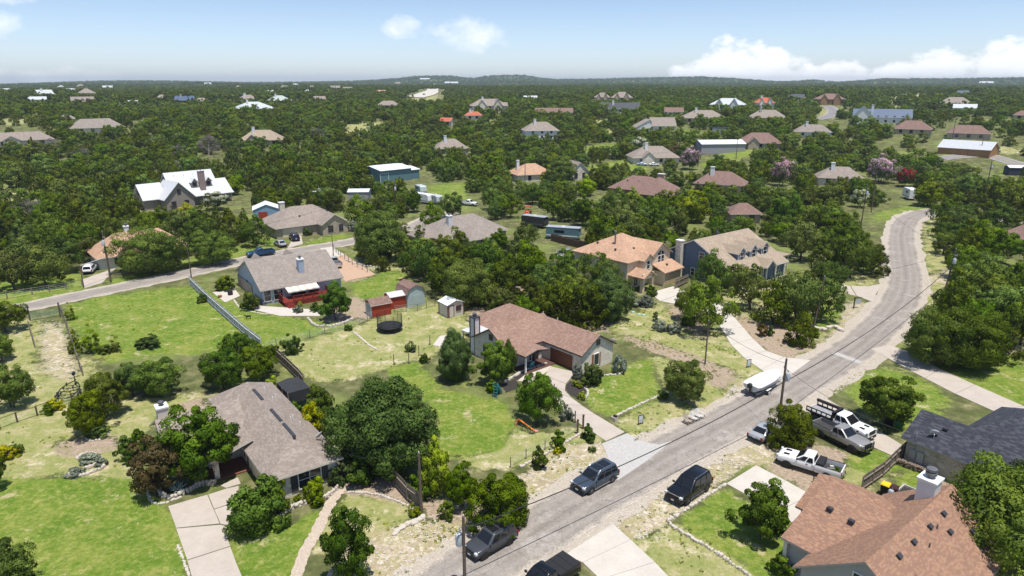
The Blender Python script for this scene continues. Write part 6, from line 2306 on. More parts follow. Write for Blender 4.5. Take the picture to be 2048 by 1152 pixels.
def body_sections(st):
    """lower body from cross-sections (x, half width, bottom, top)"""
    mb = MB()
    rings = []
    for x, hw, zb, zt in st:
        h_ = zt - zb
        half = [(0, zb), (hw * .84, zb), (hw * .95, zb + .1 * h_), (hw * .995, zb + .38 * h_), (hw, zb + .55 * h_), (hw * .975, zb + .82 * h_), (hw * .93, zt - .035), (hw * .84, zt), (hw * .4, zt + .025), (0, zt + .03)]
        rg = [(x, y, z) for y, z in half] + [(x, -y, z) for y, z in half[-2:0:-1]]
        rings.append(rg)
    loft(mb, rings)
    return mb


def wheel_meshes(r, w, rimmat, tag_):
    key = (r, w, tag_)
    if key in WHEELS:
        return WHEELS[key]
    M = Matrix.Rotation(R(90), 4, 'X')
    ty = MB().lathe([(r * .62, -w / 2), (r * .93, -w / 2), (r, -w * .3), (r, w * .3), (r * .93, w / 2), (r * .62, w / 2), (r * .6, w * .3), (r * .6, -w * .3)], 20, M).mesh('tyre', RUBBER, 40)
    rm = MB()
    rm.lathe([(r * .61, -w * .42), (r * .61, w * .46), (r * .54, w * .48), (r * .5, w * .3), (r * .12, w * .34), (r * .1, w * .42), (.01, w * .42)], 20, M)
    for i in range(6):
        a = 6.283 * i / 6
        for sg in (1, -1):
            rm.bar((r * .1 * math.cos(a), -sg * w * .41, r * .1 * math.sin(a)), (r * .55 * math.cos(a), -sg * w * .45, r * .55 * math.sin(a)), r * .15, .03)
    rm = rm.mesh('rim', rimmat, 40)
    WHEELS[key] = (ty, rm)
    return ty, rm


WHEELS = {}


def add_wheels(root, xf, xr, hw, r, rimmat, tag_, w=.26):
    ty, rm = wheel_meshes(r, w, rimmat, tag_)
    for x in (xf, xr):
        for s_ in (1, -1):
            o = obj('wheel', ty, root, (x, s_ * (hw - w / 2 + .03), r))
            obj('rim', rm, o)
            M = Matrix.Translation((x, s_ * (hw - .055), r)) @ Matrix.Rotation(R(90), 4, 'X')
            MB().lathe([(r * 1.2, -.062), (r * 1.2, .062)], 24, M).build('wheel_arch', PLASTIC, root)


def pane_on(root, a, b, c, d, out, name='window', mat=None, inset=.05):
    """glass set a little proud of a sloping cabin side; a b below, c d above"""
    a, b, c, d = (Vector(q) for q in (a, b, c, d))
    ctr = (a + b + c + d) / 4
    v = [q + (ctr - q).normalized() * inset for q in (a, b, c, d)]
    nn = (v[1] - v[0]).cross(v[3] - v[0]).normalized()
    if nn.dot(Vector(out)) < 0:
        nn = -nn
    t = [q + nn * .022 for q in v]
    u = [q - nn * .03 for q in v]
    MB().add(t + u, [(0, 1, 2, 3), (7, 6, 5, 4), (0, 4, 5, 1), (1, 5, 6, 2), (2, 6, 7, 3), (3, 7, 4, 0)]).build(name, mat or CARGLASS, root)


def cabin(root, mat, xb0, xb1, xt0, xt1, hwb, hwt, zb, zt, split, rear_glass=True, roof=None):
    mb = MB()
    loft(mb, [ring(xb0, xb1, hwb, zb, .16), ring(xb0 * .5 + xt0 * .5, xb1 * .5 + xt1 * .5, (hwb + hwt) / 2 + .01, (zb + zt - .06) / 2, .15), ring(xt0, xt1, hwt, zt - .06, .14), ring(xt0 + .1, xt1 - .1, hwt - .07, zt, .12, crown=.03)])
    mb.build('cabin', mat, root, 40)

    def P(x_b, x_t, s_, t, k=1.):
        return (x_b + (x_t - x_b) * t, s_ * ((hwb + .012) + (hwt - hwb) * t) * k, zb + (zt - .06 - zb) * t)
    k = .86
    pane_on(root, P(xb1, xt1, 1, .06, k), P(xb1, xt1, -1, .06, k), P(xb1, xt1, -1, .97, k), P(xb1, xt1, 1, .97, k), (1, 0, .4), 'windscreen')
    if rear_glass:
        pane_on(root, P(xb0, xt0, 1, .12, k), P(xb0, xt0, -1, .12, k), P(xb0, xt0, -1, .94, k), P(xb0, xt0, 1, .94, k), (-1, 0, .4), 'rear_window')
    for s_ in (1, -1):
        for u0, u1 in split:
            xa, xb_ = xb0 + (xb1 - xb0) * u0, xb0 + (xb1 - xb0) * u1
            ta, tb = xt0 + (xt1 - xt0) * u0, xt0 + (xt1 - xt0) * u1
            pane_on(root, P(xa, ta, s_, .1), P(xb_, tb, s_, .1), P(xb_, tb, s_, .9), P(xa, ta, s_, .9), (0, s_, .3), 'side_window', inset=.03)


def front_rear(root, L, hw, zf, zr, mat, grille=PLASTIC, big=False, chrome=False):
    gh = .42 if big else .26
    MB().box((L / 2 - .015, 0, zf - gh * .62), (.06, hw * 1.15, gh)).build('grille', grille, root)
    if chrome:
        MB().bx(L / 2 - .02, L / 2 + .03, -hw * .62, hw * .62, zf - gh * .62 + gh / 2, zf - gh * .62 + gh / 2 + .05).build('grille_trim', CHROME, root)
    MB().box((L / 2 - .03, 0, .46), (.12, hw * 1.72, .22)).build('front_bumper', CHROME if chrome == 2 else PLASTIC, root)
    MB().box((-L / 2 + .02, 0, .5), (.14, hw * 1.78, .24)).build('rear_bumper', CHROME if chrome == 2 else PLASTIC, root)
    for s_ in (1, -1):
        MB().box((L / 2 - .1, s_ * hw * .78, zf - .17), (.2, hw * .3, .17)).build('headlight', LAMP, root)
        MB().box((-L / 2 + .06, s_ * hw * .86, zr - .22), (.12, .2, .34)).build('tail_light', TAIL, root)
    MB().box((-L / 2 - .055, 0, .72), (.02, .34, .16)).build('number_plate', PLATE, root)
    MB().box((L / 2 + .035, 0, .5), (.02, .32, .12)).build('number_plate', PLATE, root)


def mirrors(root, x, hw, z, mat):
    for s_ in (1, -1):
        q = MB().box((x, s_ * (hw + .09), z), (.13, .2, .16))
        q.build('mirror', mat, root)


def handles(root, xs, hw, z, mat):
    for x in xs:
        for s_ in (1, -1):
            MB().box((x, s_ * (hw * 1.0), z), (.2, .035, .04)).build('door_handle', mat, root)


def suv(name, label, mat, loc, deg, L=4.95, W=1.96, H=1.74, rim=CHROME, rail=CHROME, roofglass=False, tagr='a', cat='car', blackroof=False, chrome=1, group=None):
    root = thing(name, label, cat, loc, R(deg), group)
    hw, belt, hood = W / 2, H * .60, H * .585
    st = [(-L / 2, hw * .86, .5, belt - .16), (-L / 2 + .1, hw * .94, .38, belt - .03), (-L * .4, hw * .99, .3, belt), (-L * .1, hw, .28, belt), (L * .16, hw, .28, belt), (L * .2, hw, .28, hood + .03),
          (L * .34, hw * .99, .28, hood), (L * .42, hw * .95, .3, hood - .05), (L * .475, hw * .9, .34, hood - .14), (L * .5, hw * .82, .42, hood - .26)]
    body_sections(st).build('body', mat, root, 40)
    cabin(root, mat, -L * .485, L * .215, -L * .43, L * .06, hw * .95, hw * .76, belt - .03, H, [(.06, .3), (.325, .62), (.645, .93)])
    front_rear(root, L, hw, hood, belt, mat, chrome=chrome, big=L > 4.8)
    mirrors(root, L * .18, hw * .97, belt + .08, mat)
    handles(root, (L * .0, -L * .2), hw, belt - .14, rim if chrome else mat)
    for s_ in (1, -1):
        MB().tube([(-L * .38, s_ * hw * .68, H + .01), (-L * .36, s_ * hw * .68, H + .06), (L * .0, s_ * hw * .68, H + .06), (L * .03, s_ * hw * .68, H + .0)], .022, 6).build('roof_rail', rail, root)
        MB().box((0, s_ * hw * .985, .34), (L * .44, .05, .1)).build('sill_trim', rail if chrome else PLASTIC, root)
    if roofglass:
        for x0_, x1_ in ((-L * .12, L * .03), (-L * .33, -L * .15)):
            MB().bx(x0_, x1_, -hw * .5, hw * .5, H + .012, H + .045).build('roof_glass', CARGLASS, root)
    add_wheels(root, L * .31, -L * .285, hw, .37 if L > 4.8 else .35, rim, tagr)
    return root


def sedan(name, label, mat, loc, deg, L=4.7, W=1.82, H=1.45, rim=CHROME, tagr='s', group=None, hatch=False):
    root = thing(name, label, 'car', loc, R(deg), group)
    hw, belt, hood = W / 2, .93, .9
    st = [(-L / 2, hw * .84, .45, belt - .14), (-L / 2 + .1, hw * .93, .34, belt - .02), (-L * .36, hw * .98, .26, belt + .01), (0, hw, .24, belt), (L * .18, hw, .24, hood + .02), (L * .36, hw * .97, .25, hood - .06), (L * .46, hw * .9, .3, hood - .16), (L * .5, hw * .8, .38, hood - .26)]
    body_sections(st).build('body', mat, root, 40)
    cabin(root, mat, -L * (.47 if hatch else .36), L * .2, -L * (.36 if hatch else .2), L * .04, hw * .94, hw * .72, belt - .02, H, [(.08, .47), (.5, .92)])
    front_rear(root, L, hw, hood, belt, mat, chrome=0)
    mirrors(root, L * .15, hw * .97, belt + .07, mat)
    handles(root, (L * .02, -L * .18), hw, belt - .12, mat)
    add_wheels(root, L * .31, -L * .29, hw, .33, rim, tagr)
    return root


def pickup(name, label, mat, loc, deg, L=5.9, W=2.02, H=1.9, rim=CHROME, tagr='p', lift=0., bed='open', scoops=False, chrome=1, bullbar=False, cat='pickup truck', flares=False, wr=.39):
    root = thing(name, label, cat, loc, R(deg))
    hw = W / 2
    zb, belt, hood = .42 + lift, 1.22 + lift, 1.2 + lift
    H = H + lift
    xc = -L * .09            # back of the cab
    st = [(xc, hw * .985, zb, belt), (0, hw, zb, belt), (L * .17, hw, zb, belt), (L * .21, hw, zb, hood + .02), (L * .36, hw * .99, zb, hood), (L * .43, hw * .96, zb + .02, hood - .05), (L * .48, hw * .91, zb + .05, hood - .16), (L * .5, hw * .84, zb + .14, hood - .3)]
    body_sections(st).build('body', mat, root, 40)
    cabin(root, mat, xc + .02, L * .215, xc + .16, L * .085, hw * .94, hw * .77, belt - .03, H, [(.05, .44), (.48, .94)])
    front_rear(root, L, hw, hood, belt, mat, chrome=chrome, big=True)
    mirrors(root, L * .17, hw * 1.02, belt + .12, PLASTIC)
    handles(root, (L * .02, -L * .07), hw, belt - .15, rim)
    xb = -L / 2 + .06
    fl = MB().bx(xb, xc - .03, -hw * .9, hw * .9, zb + .05, .78 + lift)
    fl.build('bed_floor', plain('bed_liner', (.03, .03, .032), (.06, .058, .055), scale=2, rough=.9), root)
    if bed in ('open', 'box', 'cover'):
        for s_ in (1, -1):
            q = MB()
            rings = []
            for x, k in ((xb, .97), (xb + .3, .99), (xc - .05, .99)):
                rings.append([(x, s_ * hw * .88, zb), (x, s_ * hw * .96 * k, zb + .08), (x, s_ * hw * k, zb + .45), (x, s_ * hw * .985 * k, belt - .05), (x, s_ * hw * .96 * k, belt + .01), (x, s_ * hw * .87, belt + .01), (x, s_ * hw * .86, .78 + lift)])
            loft(q, rings)
            q.build('bed_side', mat, root, 40)
            MB().bx(xb + .05, xc - .08, s_ * hw * .87, s_ * hw * .965, belt + .012, belt + .04).build('bed_rail', PLASTIC, root)
        MB().bx(xb - .03, xb + .06, -hw * .86, hw * .86, zb + .1, belt).build('tailgate', mat, root)
        MB().bx(xc - .09, xc - .035, -hw * .86, hw * .86, zb + .1, belt).build('bed_front', mat, root)
    if bed == 'cover':
        for i in range(3):
            x0_ = xb + .02 + (xc - xb - .1) * i / 3
            MB().bx(x0_ + .012, x0_ + (xc - xb - .1) / 3 - .012, -hw * .93, hw * .93, belt + .045, belt + .09).build('bed_cover_panel', PLASTIC, root)
    if bed == 'box':
        MB().bx(xc - .75, xc - .1, -hw * .88, hw * .88, belt - .2, belt + .2).build('tool_box', PLASTIC, root)
        q = MB()
        q.tube([(xb + .5, -.3, .84 + lift), (xc - 1.0, .3, .9 + lift)], .03, 5).tube([(xb + .4, .1, .84 + lift), (xc - .9, .45, .9 + lift)], .03, 5)
        q.box((xb + 1.1, -.35, .86 + lift), (.35, .25, .16), .4)
        q.build('bed_load', plain('bed_load', (.5, .48, .45)), root)
    if bed == 'dump':
        q = MB().bx(xb - .55, xc - .12, -hw * 1.06, hw * 1.06, 1.0 + lift, 1.1 + lift)
        q.bx(xc - .2, xc - .1, -hw * 1.06, hw * 1.06, 1.1 + lift, 1.95 + lift)
        bd = q.build('dump_bed', PLASTIC, root)
        MB().bx(xb - .5, xc - .22, -hw * .95, hw * .95, 1.1 + lift, 1.115 + lift).build('bed_plate', plain('worn_plate', (.36, .36, .37), (.2, .2, .21), rough=.6), bd)
        for s_ in (1, -1):
            w_ = MB().bx(xb - .55, xc - .12, s_ * hw * 1.02, s_ * hw * 1.08, 1.5 + lift, 1.62 + lift).bx(xb - .55, xc - .12, s_ * hw * 1.02, s_ * hw * 1.08, 1.1 + lift, 1.2 + lift)
            for i in range(6):
                x = xb - .5 + (xc - .2 - xb + .5) * i / 5
                w_.bx(x - .05, x + .05, s_ * hw * 1.02, s_ * hw * 1.08, 1.1 + lift, 1.6 + lift)
            w_.build('bed_rack', PLASTIC, bd)
        MB().tube([(xb - .5, hw * .9, 1.78 + lift), (xc - .3, hw * .9, 1.78 + lift)], .17, 12).build('tarp_roll', PLASTIC, bd, 50)
        MB().bx(xc - .25, xc - .0, -hw * .96, hw * .96, 1.9 + lift, 1.99 + lift).build('cab_guard', PLASTIC, bd)
    if scoops:
        for s_ in (1, -1):
            MB().box((L * .36, s_ * hw * .42, hood + .02), (.55, .34, .05)).build('hood_scoop', P_BLACK, root)
    if bullbar:
        q = MB()
        for z in (.55, .8, 1.05, 1.25):
            q.tube([(L / 2 - .15, -hw * .92, z + lift), (L / 2 + .16, -hw * .7, z + lift), (L / 2 + .16, hw * .7, z + lift), (L / 2 - .15, hw * .92, z + lift)], .035, 6)
        for y in (-hw * .7, -hw * .25, hw * .25, hw * .7):
            q.tube([(L / 2 + .16, y, .45 + lift), (L / 2 + .16, y, 1.28 + lift)], .04, 6)
        q.build('bull_bar', BLACK, root)
        MB().bx(-.7, 1.2, -hw * 1.04, -hw * .98, .5, .58).bx(-.7, 1.2, hw * .98, hw * 1.04, .5, .58).build('side_step', BLACK, root)
    add_wheels(root, L * .325, -L * .29, hw, wr, rim, tagr, .3)
    return root


def carat(px0, py0, px1, py1):
    a, b = at(px0, py0), at(px1, py1)
    return (a + b) / 2


ALLOY = plain('dark_alloy', (.05, .05, .055), rough=.4, metal=.5)
V = Vector
suv('suv_car', 'slate blue family car with twin glass roof panels on the gravel road edge', P_SLATE, V((7.95, 57.3, .04)), 221, 4.98, 1.98, 1.76, CHROME, CHROME, True, 'pal')
suv('suv_car', 'large black car with chrome grille parked on the verge beside the stone edged lawn', P_BLACK, V((16.55, 55.75, .04)), 222.5, 5.2, 2.05, 1.9, CHROME, CHROME, False, 'yuk')
suv('suv_car', 'dark grey compact car with black wheels parked beside the olive cedar', P_GREY, V((-1.75, 48.05, .04)), 222.5, 4.6, 1.86, 1.7, ALLOY, BLACK, True, 'rav', chrome=0)
pickup('pickup_truck', 'black pickup with a folded black bed cover, cut by the lower edge', P_BLACK, V((2.55, 43.3, .05)), 222, 5.9, 2.04, 1.9, CHROME, 'bp', bed='cover')
pickup('pickup_truck', 'white pickup with black tool box and hood scoops, next to the orange brown roof', P_WHITE, V((29.6, 59.8, 0)), 143, 6.1, 2.04, 1.85, ALLOY, 'wp', .08, 'box', True, 0)
pickup('pickup_truck', 'silver lifted pickup with black bull bar, parked on the grass beside the dump truck', P_SILVER, V((35.1, 65.2, 0)), -60, 6.2, 2.04, 1.88, ALLOY, 'sp', .2, 'open', False, 0, True, wr=.45)
pickup('dump_truck', 'white dump truck with black open rack bed and rolled tarp', P_WHITE, V((36.6, 68.0, .06)), -55, 6.6, 2.1, 1.95, ALLOY, 'dt', .12, 'dump', True, 0, cat='dump truck', wr=.42)
p = carat(1530, 862, 1575, 848)
sedan('sedan_car', 'silver white car hidden behind the cedar at the utility pole', P_LSILVER, V((27.6, 66.6, .04)), 41, 4.7, 1.82, 1.46, CHROME, 'h')
pickup('pickup_truck', 'bright blue crew cab pickup parked along the lane', P_BLUE, V((*at(522, 512, 0)[:2], .03)), 216, 5.9, 2.02, 1.9, ALLOY, 'bl')
suv('suv_car', 'dark navy car in the lane corner drive, nose to the house', P_NAVY, V((*at(589, 480, 0)[:2], .06)), 118, 4.8, 1.92, 1.75, CHROME, BLACK, False, 'nv')
sedan('sedan_car', 'silver car parked on the grass at the lane corner drive', P_LSILVER, V((*at(561, 492, 0)[:2], .02)), 128, 4.6, 1.8, 1.45, CHROME, 'ss')
sedan('sedan_car', 'small white car in front of the navy one in the lane corner drive', P_WHITE, V((*at(584, 465, 0)[:2], .06)), 118, 4.4, 1.78, 1.45, CHROME, 'sw', hatch=True)
suv('suv_car', 'black car at the far end of the lane corner drive', P_BLACK, V((*at(560, 468, 0)[:2], .03)), 120, 4.7, 1.9, 1.7, CHROME, BLACK, False, 'nb')
pickup('pickup_truck', 'silver pickup on the red gravel pad beside the pale blue house', P_LSILVER, V((*at(668, 532, 0)[:2], .06)), 121, 5.8, 2.0, 1.9, CHROME, 'sg', chrome=2)
suv('suv_car', 'white car with its tail to the lane in the drive by the transformer pole', P_WHITE, V((*at(181, 544, 0)[:2], .06)), 108, 4.7, 1.86, 1.68, CHROME, BLACK, False, 'wc', chrome=0)
p = at(938, 411)
pickup('pickup_truck', 'white pickup beneath the oaks by the trailers', P_WHITE, V((p.x, p.y, p.z + .02)), -28, 6.0, 2.02, 1.9, CHROME, 'wf', chrome=2)
p = at(1284, 331)
sedan('sedan_car', 'blue silver car parked by the tall chimney house', P_PALEBLUE, p, -10, 4.7, 1.82, 1.46, CHROME, 'c1')
p = at(1308, 332)
sedan('sedan_car', 'white car parked beside the blue silver one at the tall chimney house', P_WHITE, p, 0, 4.7, 1.82, 1.46, CHROME, 'c2')
p = at(1985, 306)
pickup('pickup_truck', 'white pickup with blue doors by the orange workshop', P_PALEBLUE, p, -70, 5.9, 2.02, 1.9, CHROME, 'c3')
p = at(556, 304)
sedan('sedan_car', 'white car in the drive of the beige roofed house', P_WHITE, p, 10, 4.7, 1.82, 1.46, CHROME, 'c4')
p = at(566, 304)
sedan('sedan_car', 'red car in the drive of the beige roofed house', paint('red', (.3, .02, .015), 0), p, 14, 4.5, 1.8, 1.45, CHROME, 'c5')
p = at(848, 191)
sedan('sedan_car', 'dark car alone on the far highway', P_NAVY, V((p.x, p.y, p.z + .85)), 70, 5.4, 2.0, 1.7, CHROME, 'c6')

# ---- boat on its trailer, shrink-wrapped in white
p = V((31.6, 78.4, 0))
t = thing('boat', 'white covered motor boat on a trailer beside the white drive', 'boat', p, R(40))
SHRINK = plain('white_cover', (.74, .73, .71), (.66, .65, .63), scale=1.2, rough=.6, bstr=.2)
rings = []
for x, hw_, zk, zs in ((-3.1, 1.05, .7, 1.5), (-2.6, 1.15, .62, 1.52), (-1, 1.2, .58, 1.56), (1.0, 1.14, .62, 1.62), (2.2, .82, .78, 1.7), (3.0, .35, 1.05, 1.78), (3.3, .06, 1.45, 1.82)):
    half = [(0, zk), (hw_ * .55, zk + .12), (hw_ * .92, zk + .42), (hw_, zs), ]
    rings.append([(x, y, z) for y, z in half] + [(x, 0, zs + .02)] + [(x, -y, z) for y, z in half[:0:-1]])
q = MB()
loft(q, rings)
q.build('hull', plain('hull_white', (.72, .72, .72), rough=.25), t, 35)
rings = []
for x, hw_, zs, up in ((-3.16, 1.0, 1.5, .06), (-2.6, 1.22, 1.54, .2), (-1, 1.28, 1.58, .36), (.4, 1.24, 1.62, .42), (1.2, 1.12, 1.66, .24), (2.2, .86, 1.72, .14), (3.0, .39, 1.8, .08), (3.34, .08, 1.84, .05)):
    half = [(hw_, zs - .12), (hw_, zs), (hw_ * .72, zs + up * .62), (hw_ * .3, zs + up * .95), (0, zs + up)]
    rings.append([(x, y, z) for y, z in half] + [(x, -y, z) for y, z in half[-2::-1]])
q = MB()
loft(q, rings)
q.build('boat_cover', SHRINK, t, 50)
for s_ in (1, -1):
    MB().bx(-2.8, 1.6, s_ * 1.19, s_ * 1.225, 1.1, 1.24).build('hull_stripe', plain('stripe_grey', (.2, .21, .22)), t)
q = MB()
for s_ in (1, -1):
    q.tube([(-3.0, s_ * .8, .5), (1.8, s_ * .8, .5), (3.9, 0, .5)], .06, 6)
for x in (-2.6, -1, .8):
    q.tube([(x, -.85, .5), (x, .85, .5)], .05, 6)
q.tube([(3.8, 0, .5), (5.0, 0, .48)], .06, 6).tube([(4.6, 0, 0), (4.6, 0, .6)], .05, 6)
fr = q.build('trailer_frame', GALV, t)
for s_ in (1, -1):
    ty, rm = wheel_meshes(.34, .22, P_WHITE, 'boat')
    o = obj('wheel', ty, t, (-1.0, s_ * 1.22, .34))
    obj('rim', rm, o)
    MB().bx(-1.5, -.5, s_ * 1.08, s_ * 1.34, .72, .76).build('mudguard', P_WHITE, t)
MB().tube([(-3.2, 0, .5), (-3.35, 0, 1.5)], .14, 8).box((-3.4, 0, 1.55), (.5, .42, .5)).build('outboard_motor', P_BLACK, t)

# ---- empty black boat trailer lying in the yard lane
p = at(140, 788)
t = thing('trailer_frame', 'bare black tubular trailer frame with curved sides beside the rutted lane', 'trailer', p, R(110))
q = MB()
for s_ in (1, -1):
    q.tube([(-2.4, s_ * .7, .55), (-1, s_ * 1.05, .6), (.6, s_ * 1.05, .6), (1.9, s_ * .6, .6), (2.6, s_ * .1, .6)], .07, 6)
q.build('side_rail', BLACK, t)
for x in (-2.2, -1.2, -.2, .8, 1.7):
    MB().tube([(x, -.95 if abs(x) < 1.5 else -.7, .58), (x, 0, .42), (x, .95 if abs(x) < 1.5 else .7, .58)], .05, 6).build('crossbar', BLACK, t)
for x in (-1.6, -.2, 1.2):
    for s_ in (1, -1):
        MB().tube([(x, s_ * .5, .5), (x, s_ * .5, .95)], .04, 6).box((x, s_ * .5, .98), (.5, .12, .08)).build('bunk_post', BLACK, t)
MB().tube([(2.6, 0, .6), (3.4, 0, .55)], .07, 6).tube([(3.0, 0, .55), (3.0, 0, 1.5)], .06, 6).box((3.0, 0, 1.5), (.5, .3, .3)).build('winch_post', BLACK, t)
for s_ in (1, -1):
    for x in (-1.2, -.3):
        ty, rm = wheel_meshes(.3, .2, STEEL, 'trl')
        o = obj('wheel', ty, t, (x, s_ * 1.2, .3))
        obj('rim', rm, o)

# ---- orange tractor under the trees
p = at(1055, 431)
t = thing('tractor', 'orange tractor with front loader and canopy beside the trailers', 'tractor', p, R(-100))
TO = paint('tractor_orange', (.6, .1, .02), 0)
q = MB()
loft(q, [ring(-.3, 2.0, .42, .8, .1), ring(-.3, 1.95, .42, 1.35, .12), ring(-.2, 1.8, .34, 1.45, .1)])
q.build('hood', TO, t, 40)
MB().bx(-1.5, 1.2, -.3, .3, .5, .85).build('chassis', BLACK, t)
MB().bx(-1.2, -.6, -.3, .3, 1.0, 1.15).bx(-1.3, -1.15, -.3, .3, 1.15, 1.6).build('seat', PLASTIC, t)
for s_ in (1, -1):
    MB().bx(-1.7, -.5, s_ * .45, s_ * .9, 1.35, 1.42).build('fender', TO, t)
    MB().tube([(-1.3, s_ * .6, 1.4), (-1.3, s_ * .6, 2.5)], .04, 6).build('canopy_post', BLACK, t)
    MB().tube([(-.2, s_ * .55, 1.3), (1.6, s_ * .55, 1.5), (2.7, s_ * .55, .5)], .09, 6).build('loader_arm', TO, t)
    for x, r_, w_ in ((-1.1, .68, .4), (1.4, .42, .28)):
        ty, rm = wheel_meshes(r_, w_, TO, 'tr')
        o = obj('wheel', ty, t, (x, s_ * .78, r_))
        obj('rim', rm, o)
MB().bx(-1.9, -.3, -.75, .75, 2.5, 2.6).build('canopy', TO, t)
MB().bx(2.7, 3.2, -.9, .9, .25, .3).bx(2.65, 2.72, -.9, .9, .25, .85).build('bucket', TO, t)

# ---- travel trailers and box trailers
def camper(label, p, deg, L, Hh, W_, mat, stripe, name='camper_trailer', cat='trailer'):
    t = thing(name, label, cat, p, R(deg))
    q = MB()
    pr = [(-L / 2, .6), (L / 2 - .5, .6), (L / 2, 1.2), (L / 2 - .25, Hh - .3), (L / 2 - .8, Hh), (-L / 2 + .15, Hh), (-L / 2, Hh - .2)]
    v = [(x, -W_ / 2, z) for x, z in pr] + [(x, W_ / 2, z) for x, z in pr]
    n_ = len(pr)
    q.add(v, [tuple(range(n_)), tuple(range(2 * n_ - 1, n_ - 1, -1))] + [(i, (i + 1) % n_ + 0, (i + 1) % n_ + n_, i + n_)[::-1] for i in range(n_)])
    q.build('body', mat, t)
    for s_ in (1, -1):
        MB().bx(-L / 2 + .05, L / 2 - .45, s_ * W_ / 2, s_ * (W_ / 2 + .015), .95, 1.2).build('stripe', stripe, t)
        MB().bx(-L * .25, L * .05, s_ * W_ / 2, s_ * (W_ / 2 + .02), Hh * .58, Hh * .8).build('window', CARGLASS, t)
        ty, rm = wheel_meshes(.33, .22, STEEL, 'cmp')
        for x in (-.5, .3):
            o = obj('wheel', ty, t, (x, s_ * (W_ / 2 - .12), .33))
            obj('rim', rm, o)
    MB().bx(-.5, .3, -.35, .35, Hh, Hh + .25).build('roof_unit', WHITE, t)
    MB().tube([(L / 2 - .4, 0, .55), (L / 2 + 1.1, 0, .5)], .06, 6).build('tow_bar', BLACK, t)
    return t


camper('white camper trailer parked by the lane, beside the grey box trailer', at(846, 406), -40, 7.5, 3.1, 2.5, P_WHITE, plain('grey_stripe', (.3, .32, .35)))
camper('grey box trailer next to the white camper', at(872, 408), -52, 5.0, 2.9, 2.4, plain('box_grey', (.45, .47, .48)), plain('box_stripe', (.35, .36, .38)))
camper('pale green tall box trailer behind the white camper', at(842, 388), -60, 5.0, 3.0, 2.4, plain('box_green', (.45, .52, .49)), plain('box_stripe', (.35, .36, .38)))
camper('dark teal container trailer with white lettering panel behind the long brown fence', at(1127, 478), -18, 8.4, 3.0, 2.5, W_TEAL, WHITE, 'box_trailer')
camper('black container trailer with pale roof near the tractor', at(1070, 454), -32, 7.0, 3.0, 2.5, plain('box_black', (.03, .032, .035)), plain('box_stripe2', (.1, .1, .1)), 'box_trailer')
camper('white camper trailer glimpsed behind the round bright green tree', at(1818, 398), 80, 6.5, 3.6, 2.5, P_WHITE, plain('blue_stripe', (.3, .4, .55)))
MB().bx(-4.2, 4.2, -1.3, 1.3, 3.02, 3.1).build('roof', GALV, bpy.data.objects['box_trailer'])
MB().bx(-3.5, 3.5, -1.25, 1.25, 3.02, 3.1).build('roof', GALV, bpy.data.objects['box_trailer.001'])
# ---------------------------------------------------------------- sheds, yard things
def shed(name, label, px, py, deg, w, d, e, zr, roof, wall, trim=WHITE, ridge='x', door=None, cat='shed', oh=.2):
    h = House(name, label, at(px, py), R(deg), roof, wall, trim, cat=cat)
    h.gable(-w / 2, w / 2, 0, d, e, zr, ridge, oh=oh, ohx=oh, base=-.05, t=.08)
    if door:
        h.door(door[0], door[1], door[2], door[3], door[4], door[5], z=.08)
    return h


h = shed('garden_shed', 'cream lap sided shed with white roof and maroon trimmed window', 912, 633, 36, 3.0, 2.9, 2.2, 2.75, M_WHITE, W_SHED, plain('maroon', (.13, .03, .04)), 'y', (-.85, -.02, -90, .8, 1.9, W_SHED))
h.window(.5, -.02, 1.4, -90, .8, .7, plain('maroon', (.13, .03, .04)), 1, 1)
for xx, yy in ((-1.5, 0), (1.5, 0), (1.5, 2.9), (-1.5, 2.9)):
    MB().bx(xx - .07, xx + .07, yy - .07, yy + .07, 0, 2.2).build('corner_trim', plain('maroon', (.13, .03, .04)), h.root)
MB().bx(-1.45, 1.45, .05, 2.85, -.1, .12).build('skid', BLACK, h.root)

# gambrel roofed shed
h = House('gambrel_shed', 'pale blue shed with brown barn shaped roof', at(833, 612), R(36), SH_RUST, siding('siding_ice', (.42, .5, .52), h=.3), WHITE, cat='shed')
pr = [(-1.7, 0), (1.7, 0), (1.7, 2.2), (1.25, 3.2), (0, 3.75), (-1.25, 3.2), (-1.7, 2.2)]
v = [(x, 0, z) for x, z in pr] + [(x, 4.2, z) for x, z in pr]
MB().add(v, [tuple(range(7)), tuple(range(13, 6, -1))] + [(i, i + 7, (i + 1) % 7 + 7, (i + 1) % 7) for i in range(7)]).build('wall', h.wall, h.root)
q = MB()
for i in range(2, 6):
    (xa, za), (xb_, zb_) = pr[i], pr[(i + 1) % 7]
    ln = math.hypot(xb_ - xa, zb_ - za)
    nx_, nz_ = -(zb_ - za) / ln, (xb_ - xa) / ln
    if nz_ < 0:
        nx_, nz_ = -nx_, -nz_
    o_ = .1
    q.add([(xa, -.2, za), (xb_, -.2, zb_), (xb_, 4.4, zb_), (xa, 4.4, za), (xa + nx_ * o_, -.2, za + nz_ * o_), (xb_ + nx_ * o_, -.2, zb_ + nz_ * o_), (xb_ + nx_ * o_, 4.4, zb_ + nz_ * o_), (xa + nx_ * o_, 4.4, za + nz_ * o_)],
          [(0, 1, 2, 3), (4, 5, 6, 7), (0, 1, 5, 4), (2, 3, 7, 6), (1, 2, 6, 5), (3, 0, 4, 7)])
q.build('roof', SH_RUST, h.root)
MB().bx(-.7, .7, -.05, -.005, .1, 2.0).build('door', h.wall, h.root)

